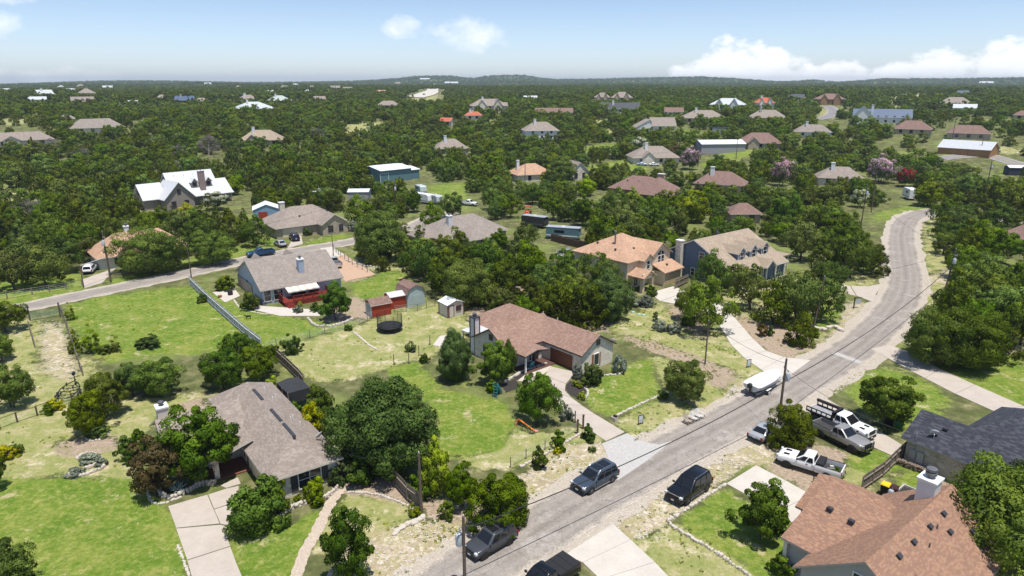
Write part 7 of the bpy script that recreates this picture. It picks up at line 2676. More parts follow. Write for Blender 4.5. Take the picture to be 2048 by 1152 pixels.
h = shed('red_shed', 'red shed with low grey metal roof beside the barn roofed shed', 801, 616, 33, 3.4, 2.8, 2.2, 2.6, M_GREY, W_RED, WHITE, 'x', cat='shed')
h = shed('tool_shed', 'small shed with white gable front, red side and brown shingle roof', 764, 632, 33, 3.4, 2.8, 2.1, 2.8, SH_RUST, W_RED, WHITE, 'x')
MB().bx(-1.74, -1.705, .05, 2.75, -.05, 2.1).build('gable_panel', W_WHITE, h.root)
MB().bx(-1.78, -1.745, .7, 2.1, .05, 1.9).build('door', siding('siding_ice', (.42, .5, .52), h=.3), h.root)
h = shed('metal_shed', 'light blue metal shed with red door at the back of the lane corner house', 535, 442, 20, 7.0, 6.5, 3.2, 4.6, M_WHITE, siding('siding_sky2', (.22, .36, .48), h=.3), WHITE, 'y')
MB().bx(-2.2, .2, -.05, -.005, .05, 2.6).build('door', W_RED, h.root)
h = shed('carport', 'white metal carport roof peeking over the trees', 717, 404, 4, 6.5, 7.0, 3.2, 3.7, M_WHITE, plain('shed_grey', (.33, .32, .33), (.28, .27, .28)), WHITE, 'x', cat='carport')
h = shed('carport', 'white carport roof next to the chimney of the lane corner house', 640, 404, 4, 5.5, 6.0, 3.4, 4.0, M_WHITE, plain('shed_grey', (.33, .32, .33), (.28, .27, .28)), WHITE, 'x', cat='carport')
h = shed('equipment_shed', 'dark blue small shed with white roof by the far road', 2034, 352, -14, 6.0, 5.0, 3.0, 3.6, M_WHITE, plain('shed_navy', (.04, .05, .09)), WHITE, 'x')

# shade shed of black cloth
p = at(590, 806)
t = thing('shade_shed', 'black shade cloth shelter on posts behind the stone house', 'shelter', p, R(38))
CLOTH = plain('shade_cloth', (.022, .024, .028), (.04, .042, .046), scale=3, rough=.85)
W_, D_ = 2.7, 3.6
q = MB()
N_ = 6
vs_, fs_ = [], []
for i in range(N_ + 1):
    for j in range(N_ + 1):
        u, w = i / N_, j / N_
        vs_.append(((u - .5) * W_, (w - .5) * D_, 2.35 - .28 * math.sin(math.pi * u) * math.sin(math.pi * w) + (.25 if j == N_ else 0) * (1 - abs(2 * u - 1))))
for i in range(N_):
    for j in range(N_):
        a = i * (N_ + 1) + j
        fs_.append((a, a + N_ + 1, a + N_ + 2, a + 1))
q.add(vs_, fs_)
q.build('shade_roof', CLOTH, t, 50)
MB().bx(-W_ / 2, -W_ / 2 + .02, -D_ / 2, D_ / 2, .2, 2.33).build('shade_wall', CLOTH, t)
MB().bx(-W_ / 2, W_ / 2, -D_ / 2, -D_ / 2 + .02, .9, 2.33).build('shade_wall', CLOTH, t)
for sx in (-1, 1):
    for sy in (-1, 0, 1):
        MB().bx(sx * W_ / 2 - .05, sx * W_ / 2 + .05, sy * D_ / 2 - .05, sy * D_ / 2 + .05, 0, 2.4).build('post', WOOD, t)
for z in (.5, 1.0, 1.5):
    MB().bx(W_ / 2 - .02, W_ / 2 + .02, -D_ / 2, D_ / 2, z, z + .08).build('rail', WOOD, t)

# trampoline with safety net
p = at(780, 661)
t = thing('trampoline', 'round black trampoline with tall safety net in the back yard', 'trampoline', p)
MB().lathe([(1.55, .86), (1.6, .88), (1.6, .9), (.02, .87)], 28).build('mat', plain('tramp_mat', (.012, .012, .014), rough=.9), t, 40)
MB().lathe([(1.5, .9), (1.95, .86), (1.98, .9), (1.9, .96), (1.5, .93)], 28).build('edge_pad', plain('tramp_pad', (.02, .021, .024), rough=.6), t, 40)
for i in range(6):
    a = 6.283 * i / 6
    x, y = 1.93 * math.cos(a), 1.93 * math.sin(a)
    MB().tube([(x, y, 0), (x, y, 2.75)], .035, 6).build('net_pole', BLACK, t)
    MB().tube([(x * .8, y * .8, .03), (x, y, .05), (x, y, .85)], .03, 6).build('leg', GALV, t)
q = MB()
for k in range(13):
    z = .95 + k * .145
    q.tube([(1.9 * math.cos(6.283 * i / 24), 1.9 * math.sin(6.283 * i / 24), z) for i in range(25)], .012, 3, cap=False)
for i in range(72):
    a = 6.283 * i / 72
    q.tube([(1.9 * math.cos(a), 1.9 * math.sin(a), .92), (1.9 * math.cos(a), 1.9 * math.sin(a), 2.7)], .011, 3, cap=False)
q.build('net', plain('net_black', (.03, .03, .03), rough=.9), t)
MB().lathe([(1.9, .62), (1.96, .86), (1.94, .86), (1.88, .62)], 28).build('skirt', plain('tramp_mat', (.012, .012, .014)), t)

# slides and toys
p = at(996, 790)
t = thing('play_slide', 'teal plastic slide standing upright by the ranch house shrubs', 'slide', p, R(65))
TEAL = plain('teal_plastic', (.06, .26, .32), (.05, .22, .28), rough=.45)
q = MB()
for i in range(6):
    x0_, x1_ = -.7 + i * .22, -.7 + (i + 1) * .22
    z0_, z1_ = 1.7 * (1 - i / 6) ** 1.2 + .1, 1.7 * (1 - (i + 1) / 6) ** 1.2 + .1
    q.add([(x0_, -.25, z0_), (x1_, -.25, z1_), (x1_, .25, z1_), (x0_, .25, z0_), (x0_, -.25, z0_ - .05), (x1_, -.25, z1_ - .05), (x1_, .25, z1_ - .05), (x0_, .25, z0_ - .05)], [(0, 1, 2, 3), (7, 6, 5, 4), (0, 4, 5, 1), (2, 6, 7, 3)])
q.build('chute', TEAL, t)
for s_ in (1, -1):
    MB().bar((-.7, s_ * .27, 1.85), (.62, s_ * .27, .22), .05, .2).build('side_wall', TEAL, t)
    MB().bar((-.75, s_ * .25, 0), (-.7, s_ * .25, 1.8), .06, .06).build('leg', TEAL, t)
for i in range(4):
    MB().bar((-.74, -.25, .3 + i * .38), (-.74, .25, .3 + i * .38), .05, .05).build('step', TEAL, t)

p = at(1052, 856)
t = thing('toy_slide', 'orange and pink toy slide with a bent rail lying under the two stemmed oak', 'toy', p, R(-35))
q = MB()
q.tube([(-1.1, .1, .75), (-.5, 0, .62), (.2, 0, .35), (.9, -.05, .12), (1.3, -.1, .1)], .09, 7)
q.build('slide_rail', plain('toy_orange', (.75, .22, .03), rough=.5), t, 60)
MB().box((1.35, -.1, .1), (.5, .36, .1), .2).build('slide_foot', plain('toy_pink', (.7, .25, .3), rough=.5), t)
MB().tube([(-1.15, -.3, 0), (-1.1, 0, .8), (-1.15, .4, 0)], .05, 6).tube([(-1.3, -.2, .5), (-1.6, .1, .25)], .05, 6).build('frame', plain('toy_red', (.45, .05, .04), rough=.5), t)

# chairs on the verge
def yard_chair(label, p, deg, mat, group=None):
    t = thing('lawn_chair', label, 'chair', p, R(deg), group)
    for i in range(5):
        MB().bar((-.28 + i * .14, -.3, .42), (-.28 + i * .14, .32, .34), .115, .03).build('seat_slat', mat, t)
        MB().bar((-.28 + i * .14, .33, .36), (-.30 + i * .15, .62, 1.12 - .05 * abs(i - 2)), .115, .03).build('back_slat', mat, t)
    for s_ in (1, -1):
        MB().bar((s_ * .36, -.3, 0), (s_ * .36, -.3, .6), .07, .07).build('leg', mat, t)
        MB().bar((s_ * .36, .5, 0), (s_ * .36, .3, .6), .07, .07).build('leg', mat, t)
        MB().bar((s_ * .38, -.4, .62), (s_ * .38, .5, .62), .13, .035).build('armrest', mat, t)
    return t


CH = plain('chair_white', (.6, .58, .54), (.5, .48, .44), scale=4)
yard_chair('pale wooden lawn chair closest to the round verge oak', at(1384, 846), 35, plain('chair_tan', (.42, .35, .28)))
yard_chair('white lawn chair in the middle of the three on the verge', at(1387, 843), 35, CH).location = at(1389, 843)
yard_chair('white lawn chair at the road end of the three on the verge', at(1400, 838), 38, CH)
bpy.data.objects['lawn_chair'].location = at(1377, 848)
yard_chair('teal lawn chair on the ranch house porch', Vector((*(RANCH.root.matrix_basis @ Vector((6.2, 7.0, .14)))[:2], .14)), 222, TEAL)

# wheeled bins and barrels
def bin_(label, p, deg, mat, lid, name='wheeled_bin', w=.62, h_=1.05):
    t = thing(name, label, 'bin', p, R(deg))
    q = MB()
    loft(q, [ring(-w * .4, w * .4, w * .38, .05, .05), ring(-w * .5, w * .5, w * .48, h_, .06)])
    q.build('bin_body', mat, t, 40)
    q = MB()
    loft(q, [ring(-w * .56, w * .54, w * .52, h_, .06), ring(-w * .5, w * .5, w * .45, h_ + .1, .08)])
    q.build('lid', lid, t, 40)
    MB().tube([(-w * .58, -w * .36, h_ - .02), (-w * .62, -w * .36, h_ + .02), (-w * .62, w * .36, h_ + .02), (-w * .58, w * .36, h_ - .02)], .02, 6).build('handle', mat, t)
    for s_ in (1, -1):
        MB().lathe([(.12, -.03), (.12, .03)], 12, Matrix.Translation((-w * .4, s_ * w * .42, .12)) @ Matrix.Rotation(R(90), 4, 'X')).build('wheel', RUBBER, t)
    return t


GREENP = plain('green_plastic', (.02, .13, .04), (.018, .11, .035), rough=.5)
bin_('green wheeled bin on the lawn by the slate roof', at(1797, 858, 0), 60, GREENP, GREENP, w=.85, h_=1.1)
bin_('black wheeled bin with open lid beside the green one', at(1779, 848, 0), 50, PLASTIC, PLASTIC, w=.85, h_=1.1)
YEL_P = plain('yellow_plastic', (.75, .5, .02), (.7, .46, .02), rough=.45)
bin_('black bin with bright yellow lid behind the picket gate', at(1768, 990, 0), 45, PLASTIC, YEL_P, w=.75, h_=1.15)
bin_('maroon bin beside the yellow lidded one', at(1785, 995, 0), 45, plain('maroon_plastic', (.05, .015, .02)), plain('maroon_plastic', (.05, .015, .02)), w=.7, h_=1.1)
t = thing('water_heater', 'grey metal cylinder tank in front of the bins', 'tank', at(1778, 1006, 0))
MB().lathe([(.24, 0), (.26, .05), (.26, 1.25), (.2, 1.36), (.05, 1.4)], 16).build('tank', GALV, t, 40)
MB().tube([(.1, 0, 1.38), (.1, 0, 1.6)], .03, 6).build('pipe', STEEL, t)
t = thing('cold_frame', 'small white framed tray of plants by the white chimney', 'planter', at(1822, 994, 0), R(40))
MB().bx(-.9, .9, -.05, 0, 0, .5).bx(-.9, .9, 1.0, 1.05, 0, .5).bx(-.9, -.85, 0, 1, 0, .5).bx(.85, .9, 0, 1, 0, .5).build('frame', WHITE, t)
MB().bx(-.84, .84, .01, .99, .1, .3).build('soil', MULCH, t)

# stacked firewood by the stone wall
def logpile(label, p, deg, n, L=.5, w=1.8):
    t = thing('firewood_stack', label, 'firewood', p, R(deg))
    lm = MB().lathe([(.075, -L / 2), (.08, 0), (.075, L / 2)], 7, Matrix.Rotation(R(90), 4, 'X')).mesh('log', plain('log_wood', (.23, .18, .14), (.12, .09, .07), scale=8), 60)
    for i in range(n):
        row = i // 11
        o = obj('log', lm, t, (-w / 2 + (i % 11) * w / 11 + (row % 2) * .08, rnd.uniform(-.1, .1), .08 + row * .14))
        o.rotation_euler = (rnd.uniform(-.06, .06), rnd.uniform(-.1, .1), rnd.uniform(-.2, .2))
    return t


logpile('heap of firewood logs by the stone wall of the slate roofed house', at(1815, 935, 0), -50, 44)
logpile('second firewood heap, farther down the slate roofed house wall', at(1850, 948, 0), -52, 40)
t = thing('bike_rack', 'small black metal frame standing beside the white pickup', 'rack', at(1637, 968, 0), R(-35))
for a_, b_ in (((-.5, 0, .05), (-.5, 0, .9)), ((.5, 0, .05), (.5, 0, .9)), ((-.5, 0, .9), (.5, 0, .9)), ((-.5, 0, .08), (.5, 0, .08)), ((0, 0, .08), (0, 0, .9)), ((-.5, 0, .5), (.5, 0, .5))):
    MB().bar(a_, b_, .07, .07).build('bar', BLACK, t)

# flag on the porch
t = thing('flag', 'red and white striped flag hanging on a short staff at the porch column', 'flag', Vector((*(STONE_HOUSE.root.matrix_basis @ Vector((7.0, 10.2, 1.7)))[:2], 1.75)), R(300))
MB().tube([(0, 0, 0), (.9, 0, .5)], .02, 6).build('staff', WHITE, t)
for i in range(7):
    q = MB()
    vs_, fs_ = [], []
    for j in range(7):
        u = .15 + j * .11
        for w in (i, i + 1):
            vs_.append((u - .0 * w, .06 * math.sin(j * 1.3) + w * .02, .5 * u / .9 - w * .1))
    for j in range(6):
        fs_.append((2 * j, 2 * j + 2, 2 * j + 3, 2 * j + 1))
    q.add(vs_, fs_).build('stripe', plain('flag_red', (.4, .03, .04)) if i % 2 == 0 else WHITE, t)
q = MB().bx(.1, .45, -.05, .1, -.02, .02)
o = q.build('canton', plain('flag_blue', (.03, .04, .15)), t)
o.location = (.02, .02, .02)
o.rotation_euler = (R(75), R(-29), 0)

# street signs on the verge: black framed boards
def board(label, p, deg, mat=WHITE, w=.62, h_=.92):
    t = thing('yard_sign', label, 'sign', p, R(deg))
    MB().bx(-w / 2, w / 2, -.015, .015, .22, .22 + h_).build('board', plain('board_print', (.55, .57, .6), (.4, .44, .5), scale=5), t)
    q = MB()
    for x in (-w / 2, w / 2):
        q.bx(x - .03, x + .03, -.03, .03, 0, .26 + h_)
    q.bx(-w / 2, w / 2, -.025, .025, .22 + h_, .27 + h_).bx(-w / 2, w / 2, -.025, .025, .18, .22)
    q.build('frame', BLACK, t)
    for i, (z, ww) in enumerate(((.95, .4), (.8, .46), (.65, .36))):
        MB().bx(-w * ww, w * ww, -.02, -.016, z, z + .06).build('print_line', WHITE, t)
    return t


board('black framed yard sign on the grass by the ranch house drive', at(1281, 849), 25)
board('small framed sign by the end of the boat, at the white drive', at(1497, 735), 20)
t = thing('sale_sign', 'hanging real estate sign on a black post by the rocky corner', 'sign', at(1707, 617), R(8))
MB().bx(-.07, .07, -.07, .07, 0, 2.0).build('post', BLACK, t)
MB().bx(-.07, 1.3, -.05, .05, 1.85, 1.95).build('arm', BLACK, t)
MB().bx(.25, 1.15, -.02, .02, .85, 1.6).build('panel', plain('sign_grey', (.45, .5, .56), rough=.4), t)
for x in (.35, 1.05):
    MB().tube([(x, 0, 1.6), (x, 0, 1.86)], .012, 4).build('hanger', BLACK, t)
t = thing('mailbox', 'white stone mailbox at the mouth of the ranch house drive', 'mailbox', at(1230, 842), R(40))
MB().bx(-.25, .25, -.25, .25, 0, .5).build('plinth', LIMESTONE, t)
MB().bx(-.14, .14, -.22, .22, .502, .72).build('box', PLASTIC, t)

# a black dog on the lawn
t = thing('dog', 'black dog standing on the lawn beside the grey board fence', 'dog', at(497, 638), R(200))
q = MB()
rings = []
for x, z, ry, rz_ in ((-.42, .5, .05, .06), (-.36, .5, .11, .13), (-.15, .49, .12, .14), (.1, .48, .13, .17), (.28, .5, .11, .15), (.38, .58, .08, .1), (.46, .68, .075, .09), (.52, .72, .075, .085), (.6, .7, .05, .055), (.68, .68, .03, .035)):
    rings.append([(x, ry * math.cos(6.283 * k / 10), z + rz_ * math.sin(6.283 * k / 10)) for k in range(10)])
loft(q, rings)
for x, s_, bend in ((.26, 1, .0), (.26, -1, .03), (-.32, 1, -.06), (-.32, -1, -.03)):
    q.tube([(x, s_ * .09, .45), (x + bend * .5 + (.05 if x < 0 else 0), s_ * .09, .26), (x + bend, s_ * .09, .12), (x + bend + .02, s_ * .09, .02), (x + bend + .08, s_ * .09, .02)], [.075, .045, .032, .034, .03], 7)
q.tube([(-.42, 0, .53), (-.55, 0, .5), (-.66, 0, .58)], [.035, .025, .012], 6)
for s_ in (1, -1):
    q.tube([(.49, s_ * .06, .78), (.46, s_ * .09, .72), (.47, s_ * .1, .66)], [.03, .03, .012], 5)
q.build('body', plain('dog_coat', (.012, .011, .011), rough=.7), t, 60)

# garden ornaments near the drive: light post, planter bowls, tyre
t = thing('planter', 'terracotta planter bowl on the pale terrace by the grey board fence', 'planter', at(440, 595), 0)
MB().lathe([(.2, 0), (.38, .35), (.4, .4), (.34, .4), (.3, .3), (.02, .28)], 14).build('bowl', plain('terracotta', (.35, .14, .09)), t, 40)
t = thing('grill', 'covered black grill on the pale terrace', 'grill', at(461, 590), 0)
MB().lathe([(.36, .0), (.45, .1), (.45, .75), (.3, .95), (.05, 1.0)], 12).build('cover', PLASTIC, t, 40)

# ---------------------------------------------------------------- fences
def wpts(px):
    return [at(x, y, 0.) for x, y in px]


def along(pts, step):
    out = []
    for i in range(len(pts) - 1):
        a, b = pts[i], pts[i + 1]
        n_ = max(1, round((b - a).length / step))
        for k in range(n_):
            out.append(a.lerp(b, k / n_))
    out.append(pts[-1])
    return out


def fence(name, label, pts, step, height, post, rails, mat, wires=0, pickets=None, railmat=None, jitter=0., postw=.1, postname='post', picket_joined=False, wirestuff=True):
    P_ = along(pts, step)
    o0 = P_[0].copy()
    t = thing(name, label, 'fence', o0)
    for p in P_:
        q = p - o0
        hh = height * (1 + rnd.uniform(-jitter, jitter))
        tip = Vector((rnd.uniform(-jitter, jitter) * .5, rnd.uniform(-jitter, jitter) * .5, 0))
        if post == 'round':
            MB().tube([q + Vector((0, 0, -.1)), q + tip + Vector((0, 0, hh))], postw, 7, postw * .85).build(postname, mat, t)
        else:
            MB().bar(q + Vector((0, 0, -.1)), q + tip + Vector((0, 0, hh)), postw, postw).build(postname, mat, t)
    for z in rails:
        for i in range(len(P_) - 1):
            MB().bar(P_[i] - o0 + Vector((0, 0, z)), P_[i + 1] - o0 + Vector((0, 0, z)), .1, .05).build('rail', railmat or mat, t)
    if wires:
        for k in range(wires):
            z = height * (.25 + .68 * k / max(1, wires - 1))
            MB().tube([p - o0 + Vector((0, 0, z)) for p in P_], .012, 3).build('wire', GALV, t)
    if pickets:
        pw, gap, ph = pickets
        joined = MB()
        for i in range(len(P_) - 1):
            a, b = P_[i] - o0, P_[i + 1] - o0
            L_ = (b - a).length
            n_ = int(L_ / (pw + gap))
            d = (b - a) / L_
            nn = Vector((-d.y, d.x, 0)) * .05
            mb = MB()
            for k in range(n_):
                s0, s1 = k * (pw + gap), k * (pw + gap) + pw
                hh = ph + rnd.uniform(-.03, .03)
                off = nn * (1 + rnd.uniform(-.3, .3))
                u0, u1 = a + d * s0 + off, a + d * s1 + off
                vs_ = []
                for z in (.02, hh):
                    for u in (u0, u1):
                        for w in (0, .022):
                            vs_.append(u + d.cross(Vector((0, 0, 1))) * -w + Vector((0, 0, z)))
                fcs = [(0, 2, 3, 1), (4, 5, 7, 6), (0, 4, 6, 2), (1, 3, 7, 5), (0, 1, 5, 4), (2, 6, 7, 3)]
                if picket_joined:
                    joined.add(vs_, fcs)
                else:
                    MB().add(vs_, fcs).build('picket', mat, t)
        if picket_joined:
            tag(joined.build('pickets', mat, t), kind='stuff')
    return t


fence('board_fence', 'long grey weathered board fence between the green field and the pale blue house', wpts([(380, 570), (410, 600), (450, 636), (490, 672), (523, 698)]), 2.4, 1.75, 'sq', (.4, 1.4), GREYWOOD, pickets=(.14, .012, 1.8), picket_joined=False)
fence('board_fence', 'brown board fence running on behind the stone house', wpts([(545, 712), (575, 740), (600, 765), (608, 776)]), 2.4, 1.75, 'sq', (.4, 1.4), WOOD, pickets=(.14, .012, 1.8))
fence('picket_fence', 'brown picket fence at the foot of the huge dark oak', wpts([(757, 938), (788, 972), (815, 1003), (843, 1024)]), 2.2, 1.75, 'sq', (.4, 1.4), WOOD, pickets=(.14, .012, 1.85))
fence('picket_fence', 'weathered picket fence with open gate between the orange brown and the slate roofs', wpts([(1722, 985), (1765, 955), (1790, 930), (1818, 905)]), 2.0, 1.7, 'sq', (.4, 1.35), WOOD, pickets=(.14, .02, 1.75))
fence('board_fence', 'long dark brown board fence behind the thicket of oaks', wpts([(1102, 482), (1140, 492), (1172, 500)]), 2.4, 1.9, 'sq', (.3, .95, 1.6), BROWNWOOD, pickets=(.15, .01, 1.9))
fence('board_fence', 'brown board fence glimpsed inside the thicket', wpts([(1046, 558), (1075, 574)]), 2.4, 1.9, 'sq', (.3, .95, 1.6), BROWNWOOD, pickets=(.15, .01, 1.9))
fence('board_fence', 'grey board fence in front of the tan two storey house thicket', wpts([(1112, 518), (1140, 510)]), 2.4, 1.9, 'sq', (.4, 1.4), GREYWOOD, pickets=(.15, .01, 1.9))
fence('board_fence', 'short board fence between the tan house and the dormered house', wpts([(1350, 578), (1376, 566)]), 2.0, 1.8, 'sq', (.4, 1.4), WOOD, pickets=(.15, .01, 1.85))
fence('wire_fence', 'wire fence with wooden posts dividing the two back yards', wpts([(508, 712), (553, 693), (620, 677), (650, 669), (690, 660), (735, 643), (747, 634)]), 4.0, 1.3, 'round', (), WOOD, wires=5, postw=.06)
fence('wire_fence', 'wire fence round the little patch by the small sheds', wpts([(790, 625), (835, 622), (870, 612)]), 2.4, 1.3, 'round', (1.2,), WOOD, wires=4, postw=.06)
fence('wire_fence', 'wire fence with short posts on the stone kerb above the rocky verge', wpts([(1021, 935), (1052, 918), (1090, 900), (1118, 884), (1155, 862)]), 2.6, 1.2, 'round', (), WOOD, wires=4, postw=.055)
fence('wire_fence', 'wire fence from the driveway gate up to the lawn', wpts([(1166, 858), (1150, 846), (1110, 818), (1108, 790)]), 2.6, 1.5, 'round', (), BROWNWOOD, wires=4, postw=.08)
fence('wire_fence', 'wire fence with dark posts along the patchy yard', wpts([(-60, 875), (0, 858), (35, 845), (75, 832), (115, 815), (145, 806)]), 2.2, 1.3, 'sq', (1.2,), BROWNWOOD, wires=4, postw=.13)
fence('rail_fence', 'rail fence with cross braces along the orchard lawn beside the lane', wpts([(-40, 608), (15, 598), (65, 590), (133, 579), (165, 572)]), 3.2, 1.35, 'round', (1.3,), WOOD, wires=4, postw=.11)
fence('stake_fence', 'old cedar stake fence leaning along the rutted lane', wpts([(120, 620), (132, 650), (145, 690), (155, 720), (166, 752)]), 1.9, 1.6, 'round', (1.0,), WOOD, wires=3, jitter=.18, postw=.09)
fence('stake_fence', 'short leaning stake fence on the other side of the rutted lane', wpts([(60, 660), (70, 695)]), 2.2, 1.7, 'round', (.8,), WOOD, wires=2, jitter=.2, postw=.1)
fence('wire_fence', 'wire fence with leaning posts around the rocky garden by the gravel pad', wpts([(668, 500), (682, 515), (705, 530), (735, 545), (757, 545), (770, 540)]), 2.6, 1.4, 'round', (), WOOD, wires=4, postw=.07)
fence('rail_fence', 'brown rail fence on the lawn below the tall chimney house', wpts([(1195, 347), (1250, 351)]), 4.0, 1.5, 'sq', (.5, 1.0, 1.45), BROWNWOOD, postw=.16)
fence('wire_fence', 'garden posts with wire between the back yard and the side lawn', wpts([(788, 730), (818, 728), (838, 712), (860, 690)]), 3.0, 1.6, 'round', (), BROWNWOOD, wires=3, postw=.06)
# long green gate by the lane
a, b = at(62, 641), at(120, 632)
t = thing('field_gate', 'long green tube gate across the rutted lane', 'gate', a)
for k in range(6):
    MB().tube([Vector((0, 0, .25 + k * .2)), b - a + Vector((0, 0, .25 + k * .2))], .03, 6).build('bar', plain('gate_green', (.16, .27, .2)), t)
for u in (0, .33, .66, 1):
    MB().tube([(b - a) * u + Vector((0, 0, .22)), (b - a) * u + Vector((0, 0, 1.28))], .03, 6).build('upright', plain('gate_green', (.16, .27, .2)), t)
for px, py in ((60, 641), (121, 635)):
    tt = thing('gate_post', 'tall wooden gate post %s' % ('at the field end of the green gate' if px > 100 else 'at the view edge end of the green gate'), 'post', at(px, py))
    MB().tube([(0, 0, -.2), (.03, 0, 2.6)], .11, 8, .09).build('shaft', POLEWOOD, tt)
# drive gate posts with cross rail by the white car
a, b = at(168, 576), at(161, 560)
t = thing('entrance_arch', 'high rail and posts over the drive entrance by the white car', 'gateway', a)
c_ = at(222, 556)
for v in (a, c_):
    MB().tube([v - a + Vector((0, 0, -.2)), v - a + Vector((0, 0, 4.4))], .1, 8).build('post', POLEWOOD, t)
MB().tube([Vector((0, 0, 4.3)), c_ - a + Vector((0, 0, 4.3))], .07, 8).build('beam', GREYWOOD, t)
# small posts pair at driveway gate
for px, py, lab in ((1155, 868, 'gate post of the ranch house drive, road end'), (1166, 858, 'gate post of the ranch house drive with a cap, lawn end')):
    t = thing('gate_post', lab, 'post', at(px, py))
    MB().bx(-.1, .1, -.1, .1, 0, 1.7).build('shaft', BROWNWOOD, t)
    MB().bx(-.13, .13, -.13, .13, 1.7, 1.76).build('cap', BROWNWOOD, t)

# ---------------------------------------------------------------- stone borders: each stone by itself
def stone_mesh(seed):
    g = random.Random(seed)
    bm_ = MB()
    rings = []
    for z, k in ((0, .9), (.45, 1.05), (.85, .95), (1, .6)):
        rings.append([(k * .5 * math.cos(6.283 * i / 7 + seed) * g.uniform(.82, 1.15), k * .5 * math.sin(6.283 * i / 7 + seed) * g.uniform(.82, 1.15), z * g.uniform(.9, 1.06)) for i in range(7)])
    loft(bm_, rings)
    return bm_.mesh('stone', LIMESTONE)


STONES = [stone_mesh(i) for i in range(6)]


def border(name, label, px, size=.42, height=.28, gap=.86, cat='stone border', rows=1, z=None):
    size, height = size * .8, height * .85
    P_ = [Vector((q.x, q.y, q.z)) for q in smooth_path([g2(*q) for q in px], 4)] if len(px) > 2 else wpts(px)
    o0 = P_[0].copy()
    t = thing(name, label, cat, o0)
    n_ = 0
    for row in range(rows):
        for p in along(P_, size * gap):
            if n_ >= 290:
                break
            s_ = size * rnd.uniform(.75, 1.25)
            o = obj('stone', STONES[rnd.randrange(6)], t, p - o0 + Vector((rnd.uniform(-.05, .05), rnd.uniform(-.05, .05), row * height * .92 - .04)), rnd.uniform(0, 6.28))
            o.scale = (s_ * 1.1, s_ * .9, height * rnd.uniform(.8, 1.2))
            n_ += 1
    return t


border('stone_border', 'low white stone border round the green lawn beside the black car', [(1451, 970), (1415, 992), (1380, 1015), (1350, 1034), (1337, 1044), (1352, 1058), (1385, 1078), (1430, 1105), (1480, 1140), (1530, 1180)], .4, .34)
border('stone_border', 'stone kerb along the lawn edge above the framed sign', [(1225, 836), (1260, 819), (1290, 805), (1318, 793)], .4, .3)
border('stone_border', 'stone kerb under the wire fence above the rocky verge', [(1042, 934), (1075, 918), (1105, 902), (1135, 884), (1160, 868)], .4, .32)
border('stone_border', 'thin white stone edging crossing the grass to the picket fence', [(697, 985), (735, 987), (775, 996), (810, 1010), (825, 1020)], .36, .26)
border('stone_wall', 'stone retaining wall of the bed under the shuttered window', [(583, 1018), (620, 1005), (650, 998), (668, 985), (684, 970)], .42, .3, rows=2, cat='stone wall')
border('stone_wall', 'curved stone bed wall below the large grey green shrub', [(478, 1040), (490, 1052), (520, 1056), (550, 1045), (580, 1020)], .42, .3, rows=2, cat='stone wall')
border('stone_wall', 'curved stone planter wall at the stone house porch', [(318, 975), (322, 990), (345, 998), (375, 985), (400, 972), (430, 968)], .4, .32, rows=2, cat='stone wall')
border('stone_border', 'row of white stones round the rusty brown tree', [(297, 975), (297, 990), (303, 1004), (322, 1008), (348, 1000), (362, 995)], .34, .2, 1.6)
border('stone_border', 'white edging stones along the wide drive', [(357, 1092), (365, 1115), (374, 1140), (382, 1165)], .3, .14)
border('stone_border', 'white edging stones of the dark mulch bed by the garage', [(1170, 775), (1176, 785), (1172, 795), (1160, 799)], .34, .22)
border('stone_border', 'curved stone edging of the bed by the ranch house shuttered window', [(1190, 760), (1210, 752), (1235, 750), (1250, 742), (1252, 735)], .36, .3)
border('stone_border', 'ring of stones at the foot of the lone live oak', [(165, 868), (180, 882), (205, 878), (218, 866)], .4, .26, 1.3)
border('stone_border', 'crooked stone spiral bed in the patchy yard', [(135, 950), (150, 955), (175, 948), (205, 938), (207, 925), (190, 932), (170, 940)], .46, .4)
border('stone_border', 'stones round the little garden ring beyond the crooked bed', [(155, 918), (165, 910), (185, 908), (203, 918), (207, 930)], .4, .34)
border('stone_border', 'line of pale stones crossing the dry back yard', [(707, 664), (722, 676), (738, 690), (755, 700)], .44, .2)
border('stone_wall', 'curved stone bed wall round the full tree by the deck', [(617, 640), (630, 652), (655, 654), (680, 650), (705, 640)], .5, .5, cat='stone wall')
border('stone_border', 'stone steps edge beside the ranch house walk', [(1010, 764), (1030, 752), (1050, 742), (1075, 735), (1092, 728)], .5, .35)
border('stone_border', 'stone edging of the walk along the pale blue house', [(468, 600), (480, 615), (500, 622), (530, 628), (560, 626)], .4, .14)
border('boulder_row', 'large white boulders below the leaning pole', [(1625, 655), (1645, 660), (1668, 655), (1682, 662)], .9, .5, 1.0, cat='boulders')
border('boulder_row', 'white boulders in the grass by the tall airy tree', [(790, 1068), (810, 1052), (828, 1045), (845, 1036)], .7, .35, 1.2, cat='boulders')
border('boulder_row', 'pale boulders at the foot of the lane corner oak', [(690, 520), (720, 530), (765, 538)], .7, .4, 1.5, cat='boulders')
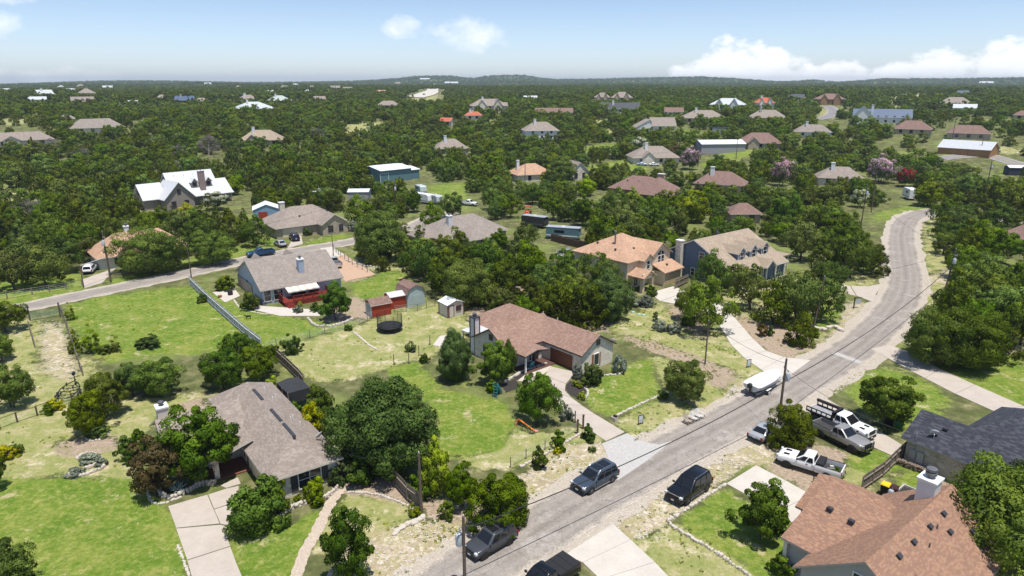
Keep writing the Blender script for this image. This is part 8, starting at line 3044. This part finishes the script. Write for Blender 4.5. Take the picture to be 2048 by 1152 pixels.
# pebble path and mulch beds
pp = smooth_path([g2(*q) for q in [(690, 972), (668, 995), (650, 1030), (632, 1065), (612, 1100), (592, 1150), (560, 1230)]])
ribbon(pp, 1.0, .035, 'pebble_path', stonework('pebbles', (.52, .43, .34), (.4, .31, .24), (.62, .55, .46), scale=9, gap=.12), jag=.12, seed=30)
for pl in ([(1128, 775), (1140, 762), (1165, 765), (1176, 782), (1160, 798), (1140, 790)], [(1003, 770), (1030, 757), (1037, 768), (1030, 778), (1012, 786)], [(1020, 752), (1048, 735), (1062, 745), (1040, 762)]):
    tag(MB().prism([g2(*q) for q in pl], -.05, .03).build('mulch_bed', MULCH), kind='structure')
tag(MB().prism([g2(*q) for q in [(1035, 762), (1060, 742), (1095, 727), (1105, 735), (1085, 750), (1060, 765)]], -.05, .042).build('walk', LIMESTONE), kind='structure')
tag(MB().prism([g2(*q) for q in [(500, 618), (520, 612), (640, 620), (640, 632), (560, 632)]], -.05, .036).build('walk', plain('pale_gravel', (.55, .5, .45), scale=3)), kind='structure')
tag(MB().prism([g2(*q) for q in [(425, 585), (470, 578), (480, 592), (450, 605)]], -.05, .04).build('terrace', PALECONC), kind='structure')
tag(MB().prism([g2(*q) for q in [(866, 690), (880, 672), (912, 668), (925, 690), (900, 700)]], -.05, .036).build('terrace', plain('pale_gravel', (.55, .5, .45), scale=3)), kind='structure')
t = thing('agave', 'blue green agave with sword leaves in the porch planter', 'agave', at(357, 985))
am = None
for i in range(22):
    a = i * 2.4
    el_ = .35 + .9 * (i / 22)
    q = MB()
    d = Vector((math.cos(a) * math.cos(el_), math.sin(a) * math.cos(el_), math.sin(el_)))
    q.tube([(0, 0, .2), d * .5 + Vector((0, 0, .2)), d * 1.05 + Vector((0, 0, .1))], [.1, .09, .01], 4)
    q.build('leaf', plain('agave_leaf', (.2, .27, .26)), t)
for px, py, lab in ((1395, 612, None),):
    pass

# ---------------------------------------------------------------- utility poles and lines
POLES = {}


def pole(label, px, py, height, lean=0., trans=False, arm=False, r=.14, deg=40, key=None, lamp=False):
    p = at(px, py)
    t = thing('utility_pole', label, 'utility pole', p, R(deg))
    top = Vector((lean, 0, height))
    MB().tube([(0, 0, -.3), top], r * 1.15, 9, r * .8).build('shaft', POLEWOOD, t, 60)
    if trans:
        q = MB()
        zc = height - 2.6
        q.lathe([(.02, zc - .02), (.28, zc), (.29, zc + .05), (.29, zc + .85), (.24, zc + .95), (.05, zc + 1.0)], 14, Matrix.Translation((lean * .8 + .12, -.42, 0)))
        tr_ = q.build('transformer', plain('transformer_grey', (.45, .48, .5), rough=.45), t, 40)
        for k in (-.1, .1):
            MB().tube([(lean * .8 + .12 + k, -.42, zc + .95), (lean * .8 + .12 + k, -.42, zc + 1.25)], .04, 6).build('bushing', plain('porcelain', (.4, .38, .36), rough=.3), tr_)
        MB().box((lean * .8 + .2, -.1, zc + 1.5), (.5, .1, .1)).tube([(lean + .3, -.1, zc + 1.3), (lean + .3, -.1, zc + 1.8)], .05, 6).build('cutout_fuse', plain('porcelain', (.4, .38, .36), rough=.3), t)
    if arm:
        MB().box((lean, 0, height - .35), (.1, 2.0, .12)).build('crossarm', POLEWOOD, t)
    for k in ((0,) if not arm else (-.8, .8)):
        MB().lathe([(.05, 0), (.07, .08), (.05, .2)], 8, Matrix.Translation((lean, k, height if not arm else height - .28))).build('insulator', plain('insulator_white', (.5, .5, .48), rough=.3), t)
    if key:
        POLES[key] = t.matrix_basis @ Vector((lean, 0, height + .1))
    return t


pole('wooden pole with grey transformer beside the parked trucks', 1555, 862, 8.6, trans=True, deg=100, key='truck')
pole('bare wooden pole beside the picket fence and the yellow green tree', 843, 1030, 6.2, deg=40, key='picket')
pole('pole with transformer by the dark grey car at the lower edge', 930, 1178, 6.4, trans=True, deg=-140, key='edge', r=.13)
pole('dark leaning pole in front of the roadside oak clump', 1626, 658, 8.4, lean=.9, deg=20, key='lean')
pole('bare pole between the round verge oak and the white drive', 1410, 728, 6.2, deg=0, key='verge', r=.1)
pole('pole with transformer leaning over the road bend among the oaks', 1887, 590, 8.6, lean=.6, trans=True, deg=-20, key='bend')
pole('pole with transformer by the lane and the white car', 222, 565, 10.0, trans=True, deg=0, key='lane')
pole('slender pole at the lane end of the grey board fence', 383, 556, 6.8, deg=0, key='lane2', r=.1)
pole('pole rising from the oaks behind the lane corner', 793, 436, 10.5, trans=True, deg=0, key='lane3')
pole('pole beside the orange roofed cottage', 1050, 372, 9.5, deg=0, key='cot')
pole('pole with transformer by the mown corner lot', 1722, 452, 11.0, trans=True, deg=0, key='lot')
pole('dark pole just behind the mown corner lot entrance', 1742, 425, 10.0, deg=0, key='lot2')
pole('pole with white transformer near the far road', 1968, 402, 13.0, trans=True, deg=0, key='far')
pole('pole at the metal shed apron', 1472, 318, 9.0, arm=True, deg=0, key='shed')
pole('thin pole at the lane by the pale blue house', 667, 512, 5.0, deg=0, key='pad', r=.08)
pole('pole by the orange workshop', 1960, 312, 8.0, arm=True, deg=0, key='shop')
pole('pole with crossarm before the stepped brown roof', 1903, 286, 11.0, arm=True, deg=0, key='step')
for i, (px, py) in enumerate(((208, 200), (380, 196), (672, 196), (812, 192), (878, 196), (910, 196), (944, 198))):
    pole('distant power line pole with crossarm, %s' % ('above the white roofs', 'beyond the navy roofed house', 'on the far slope', 'left of the far highway', 'right beside the far highway', 'beyond the far highway', 'farthest along from the highway')[i], px, py, 15, arm=True, r=.25, deg=80, key='d%d' % i)


def line(label, a, b, sag, r=.02, n=24, name='power_line'):
    a, b = Vector(a), Vector(b)
    t = thing(name, label, 'cable', a)
    pts = []
    for i in range(n + 1):
        u = i / n
        pts.append((b - a) * u - Vector((0, 0, sag * 4 * u * (1 - u))))
    MB().tube(pts, r, 5).build('strand', plain('cable_black', (.02, .02, .02), rough=.6), t)
    return t


def pt(k, dz=0.):
    return POLES[k] + Vector((0, 0, dz))


line('thick aerial cable following the road, lower span', pt('edge', -1.2), pt('truck', -2.8), .9, .045)
line('thick aerial cable following the road past the boat', pt('truck', -2.8), pt('bend', -3.0), 1.4, .045)
line('service wire from the picket fence pole to the roof of the stone house', pt('picket'), STONE_HOUSE.root.matrix_basis @ Vector((.6, .2, 3.0)), .8, .022)
line('guy wire from the picket fence pole to the verge', pt('picket', -.2), at(868, 1012), .05, .02)
line('wire crossing the road from the truck pole to the slate roofed house', pt('truck', -1.2), at(1830, 870, 3.4), .8, .02)
line('wire from the truck pole toward the ranch house verge', pt('truck', -.6), pt('verge'), .7, .02)
line('wire from the bend pole toward the leaning pole', pt('bend', -.4), pt('lean'), 1.0, .022)
line('upper wire along the lane from the view edge to the transformer pole', at(-40, 541, 8.2), pt('lane', -.3), .9, .02)
line('upper wire along the lane from the transformer pole past the massive oak', pt('lane', -.3), pt('lane2', 1.2), .6, .02)
line('wire along the lane toward the lane corner', pt('lane2', 1.0), pt('lane3', -1), 1.6, .02)
line('lower wire along the lane above the rail fence', at(-40, 470, 9.0), pt('lane', -1.8), 1.2, .02)
line('wire from the road bend pole to the corner lot pole', pt('bend', -.2), pt('lot', -1), 2.0, .02)
line('wire from the corner lot pole toward the far road', pt('lot2', -.4), pt('far', -.8), 2.0, .02)
line('wire running behind the cottage', pt('cot', -.2), pt('shed', -.2), 2.6, .025)
for i in range(6):
    line('distant power line span %s' % ('above the white roofs', 'across the woods', 'over the far slope', 'to the highway edge', 'over the far highway', 'past the highway')[i], pt('d%d' % i, -.3), pt('d%d' % (i + 1), -.3), 2.0, .07)
line('thin wire over the thicket of the tan house', at(700, 560, 5), at(1180, 452, 7), 1.2, .022)
for k, (px, py) in enumerate(((1262, 1000), )):
    pass
# green hatch covers on the slope by the tan house
for i, (px, py) in enumerate(((1254, 621), (1266, 625), (1278, 630), (1287, 631))):
    t = thing('hatch_cover', ('pale green hatch cover on the slope, nearest the silver bushes', 'second pale green hatch cover down the slope', 'third pale green hatch cover down the slope', 'pale green hatch cover lowest on the slope')[i], 'hatch cover', at(px, py))
    MB().lathe([(.34, 0), (.34, .12), (.28, .2), (.03, .24)], 14).build('lid', plain('hatch_green', (.36, .52, .42), rough=.5), t, 40)
# loose pale rubble on the verges: nobody could count it
def rubble(name, polys, n_, smin, smax, seed):
    g = np.random.default_rng(seed)
    coll = bpy.data.collections.new(name + "_kinds")
    for i, sm in enumerate(STONES):
        o = bpy.data.objects.new("%s_kind_%d" % (name, i), sm)
        coll.objects.link(o)
    pts = []
    W = [[g2(*q) for q in p] for p in polys]
    areas = [abs(sum(w[i][0] * w[(i + 1) % len(w)][1] - w[(i + 1) % len(w)][0] * w[i][1] for i in range(len(w)))) for w in W]
    for w, a_ in zip(W, areas):
        xs, ys = [q[0] for q in w], [q[1] for q in w]
        k = int(n_ * a_ / sum(areas))
        c = 0
        while k > 0 and c < 40 * n_:
            c += 1
            x, y = g.uniform(min(xs), max(xs)), g.uniform(min(ys), max(ys))
            if math.sin(x * 1.3 + 2 * math.sin(y * .7)) + math.cos(y * 1.7 + x * .4) < g.uniform(-1.6, 1.2):
                continue
            if in_poly(w, x, y) and not any(in_poly(q, x, y) for q in ROADQ):
                pts.append((x, y, -.02))
                k -= 1
    P_ = np.array(pts)
    me = bpy.data.meshes.new(name)
    me.vertices.add(len(P_))
    me.vertices.foreach_set("co", P_.astype(np.float32).ravel())
    s_ = g.uniform(smin, smax, len(P_)) ** 1
    for nm, arr in (("scl", np.stack([s_, s_ * g.uniform(.6, 1, len(P_)), s_ * g.uniform(.3, .6, len(P_))], -1)), ("turn", np.stack([0 * s_, 0 * s_, g.uniform(0, 6.28, len(P_))], -1))):
        a_ = me.attributes.new(nm, 'FLOAT_VECTOR', 'POINT')
        a_.data.foreach_set("vector", arr.astype(np.float32).ravel())
    a_ = me.attributes.new("which", 'INT', 'POINT')
    a_.data.foreach_set("value", g.integers(0, 6, len(P_)).astype(np.int32))
    o = tag(obj(name, me), kind='stuff')
    scatter_nodes(o, coll)
    return o


rubble('limestone_rubble', [ROCK[0], ROCK[2], ROCK[3], ROCK[4], ROCK[5], ROCK[6], ROCK[7]], 3600, .06, .24, 5)
rubble('lane_rubble', [ROCK[1], ROCK[11], ROCK[12]], 700, .08, .28, 6)


# weeds and taller tufts that break up lawns and verges
def tufts(name, polys, n_, mats, seed, smin=.25, smax=.7):
    g = np.random.default_rng(seed)
    coll = bpy.data.collections.new(name + "_kinds")
    for i, mt in enumerate(mats):
        cm, _ = crown_mesh('tuft', mt, .5, .02, .5, 7, 14, .12, 50 + i, 'bush', aspect=.22)
        coll.objects.link(bpy.data.objects.new("%s_kind_%d" % (name, i), cm))
    pts = []
    W = [[g2(*q) for q in p] for p in polys]
    areas = [abs(sum(w[i][0] * w[(i + 1) % len(w)][1] - w[(i + 1) % len(w)][0] * w[i][1] for i in range(len(w)))) for w in W]
    for w, a_ in zip(W, areas):
        xs, ys = [q[0] for q in w], [q[1] for q in w]
        k = int(n_ * a_ / sum(areas))
        c = 0
        while k > 0 and c < 60 * n_:
            c += 1
            x, y = g.uniform(min(xs), max(xs)), g.uniform(min(ys), max(ys))
            if math.sin(x * .6 + 2 * math.sin(y * .35)) + math.cos(y * .8 + x * .3) < g.uniform(-.8, 1.6):
                continue
            if in_poly(w, x, y) and not any(in_poly(q, x, y) for q in ROADQ):
                pts.append((x, y, -.02))
                k -= 1
    P_ = np.array(pts)
    me = bpy.data.meshes.new(name)
    me.vertices.add(len(P_))
    me.vertices.foreach_set("co", P_.astype(np.float32).ravel())
    s_ = g.uniform(smin, smax, len(P_))
    for nm, arr in (("scl", np.stack([s_, s_, s_ * g.uniform(.5, 1.1, len(P_))], -1)), ("turn", np.stack([0 * s_, 0 * s_, g.uniform(0, 6.28, len(P_))], -1))):
        a_ = me.attributes.new(nm, 'FLOAT_VECTOR', 'POINT')
        a_.data.foreach_set("vector", arr.astype(np.float32).ravel())
    a_ = me.attributes.new("which", 'INT', 'POINT')
    a_.data.foreach_set("value", g.integers(0, len(mats), len(P_)).astype(np.int32))
    o = tag(obj(name, me), kind='stuff')
    scatter_nodes(o, coll)
    return o


tufts('roadside_weeds', [ROCK[0], ROCK[4], ROCK[3], ROCK[6], DRY[2], DRY[4], DRY[5]], 1500, [F_YELLOW, F_LIME, F_GREEN], 9, .15, .5)
tufts('field_weeds', [LUSH[0], DRY[1], DRY[9], DRY[10], DRY[0], DRY[12], DRY[13]], 700, [F_LIME, F_LIME, F_YELLOW], 10, .2, .6)

# ---------------------------------------------------------------- summer haze in the air over the whole land
hz = bpy.data.materials.new('haze_air')
hz.use_nodes = True
hn, hl = hz.node_tree.nodes, hz.node_tree.links
hn.clear()
ho = hn.new("ShaderNodeOutputMaterial")
hv = hn.new("ShaderNodeVolumePrincipled")
hv.inputs["Color"].default_value = (.80, .90, 1.0, 1)
hv.inputs["Density"].default_value = .000115
hv.inputs["Anisotropy"].default_value = .2
hl.new(hv.outputs[0], ho.inputs["Volume"])
hz_obj = MB().bx(-10500, 10500, -10500, 10500, -3, 105).build('haze', hz)
tag(hz_obj, 'pale blue summer haze over the far woods', 'haze', kind='stuff')
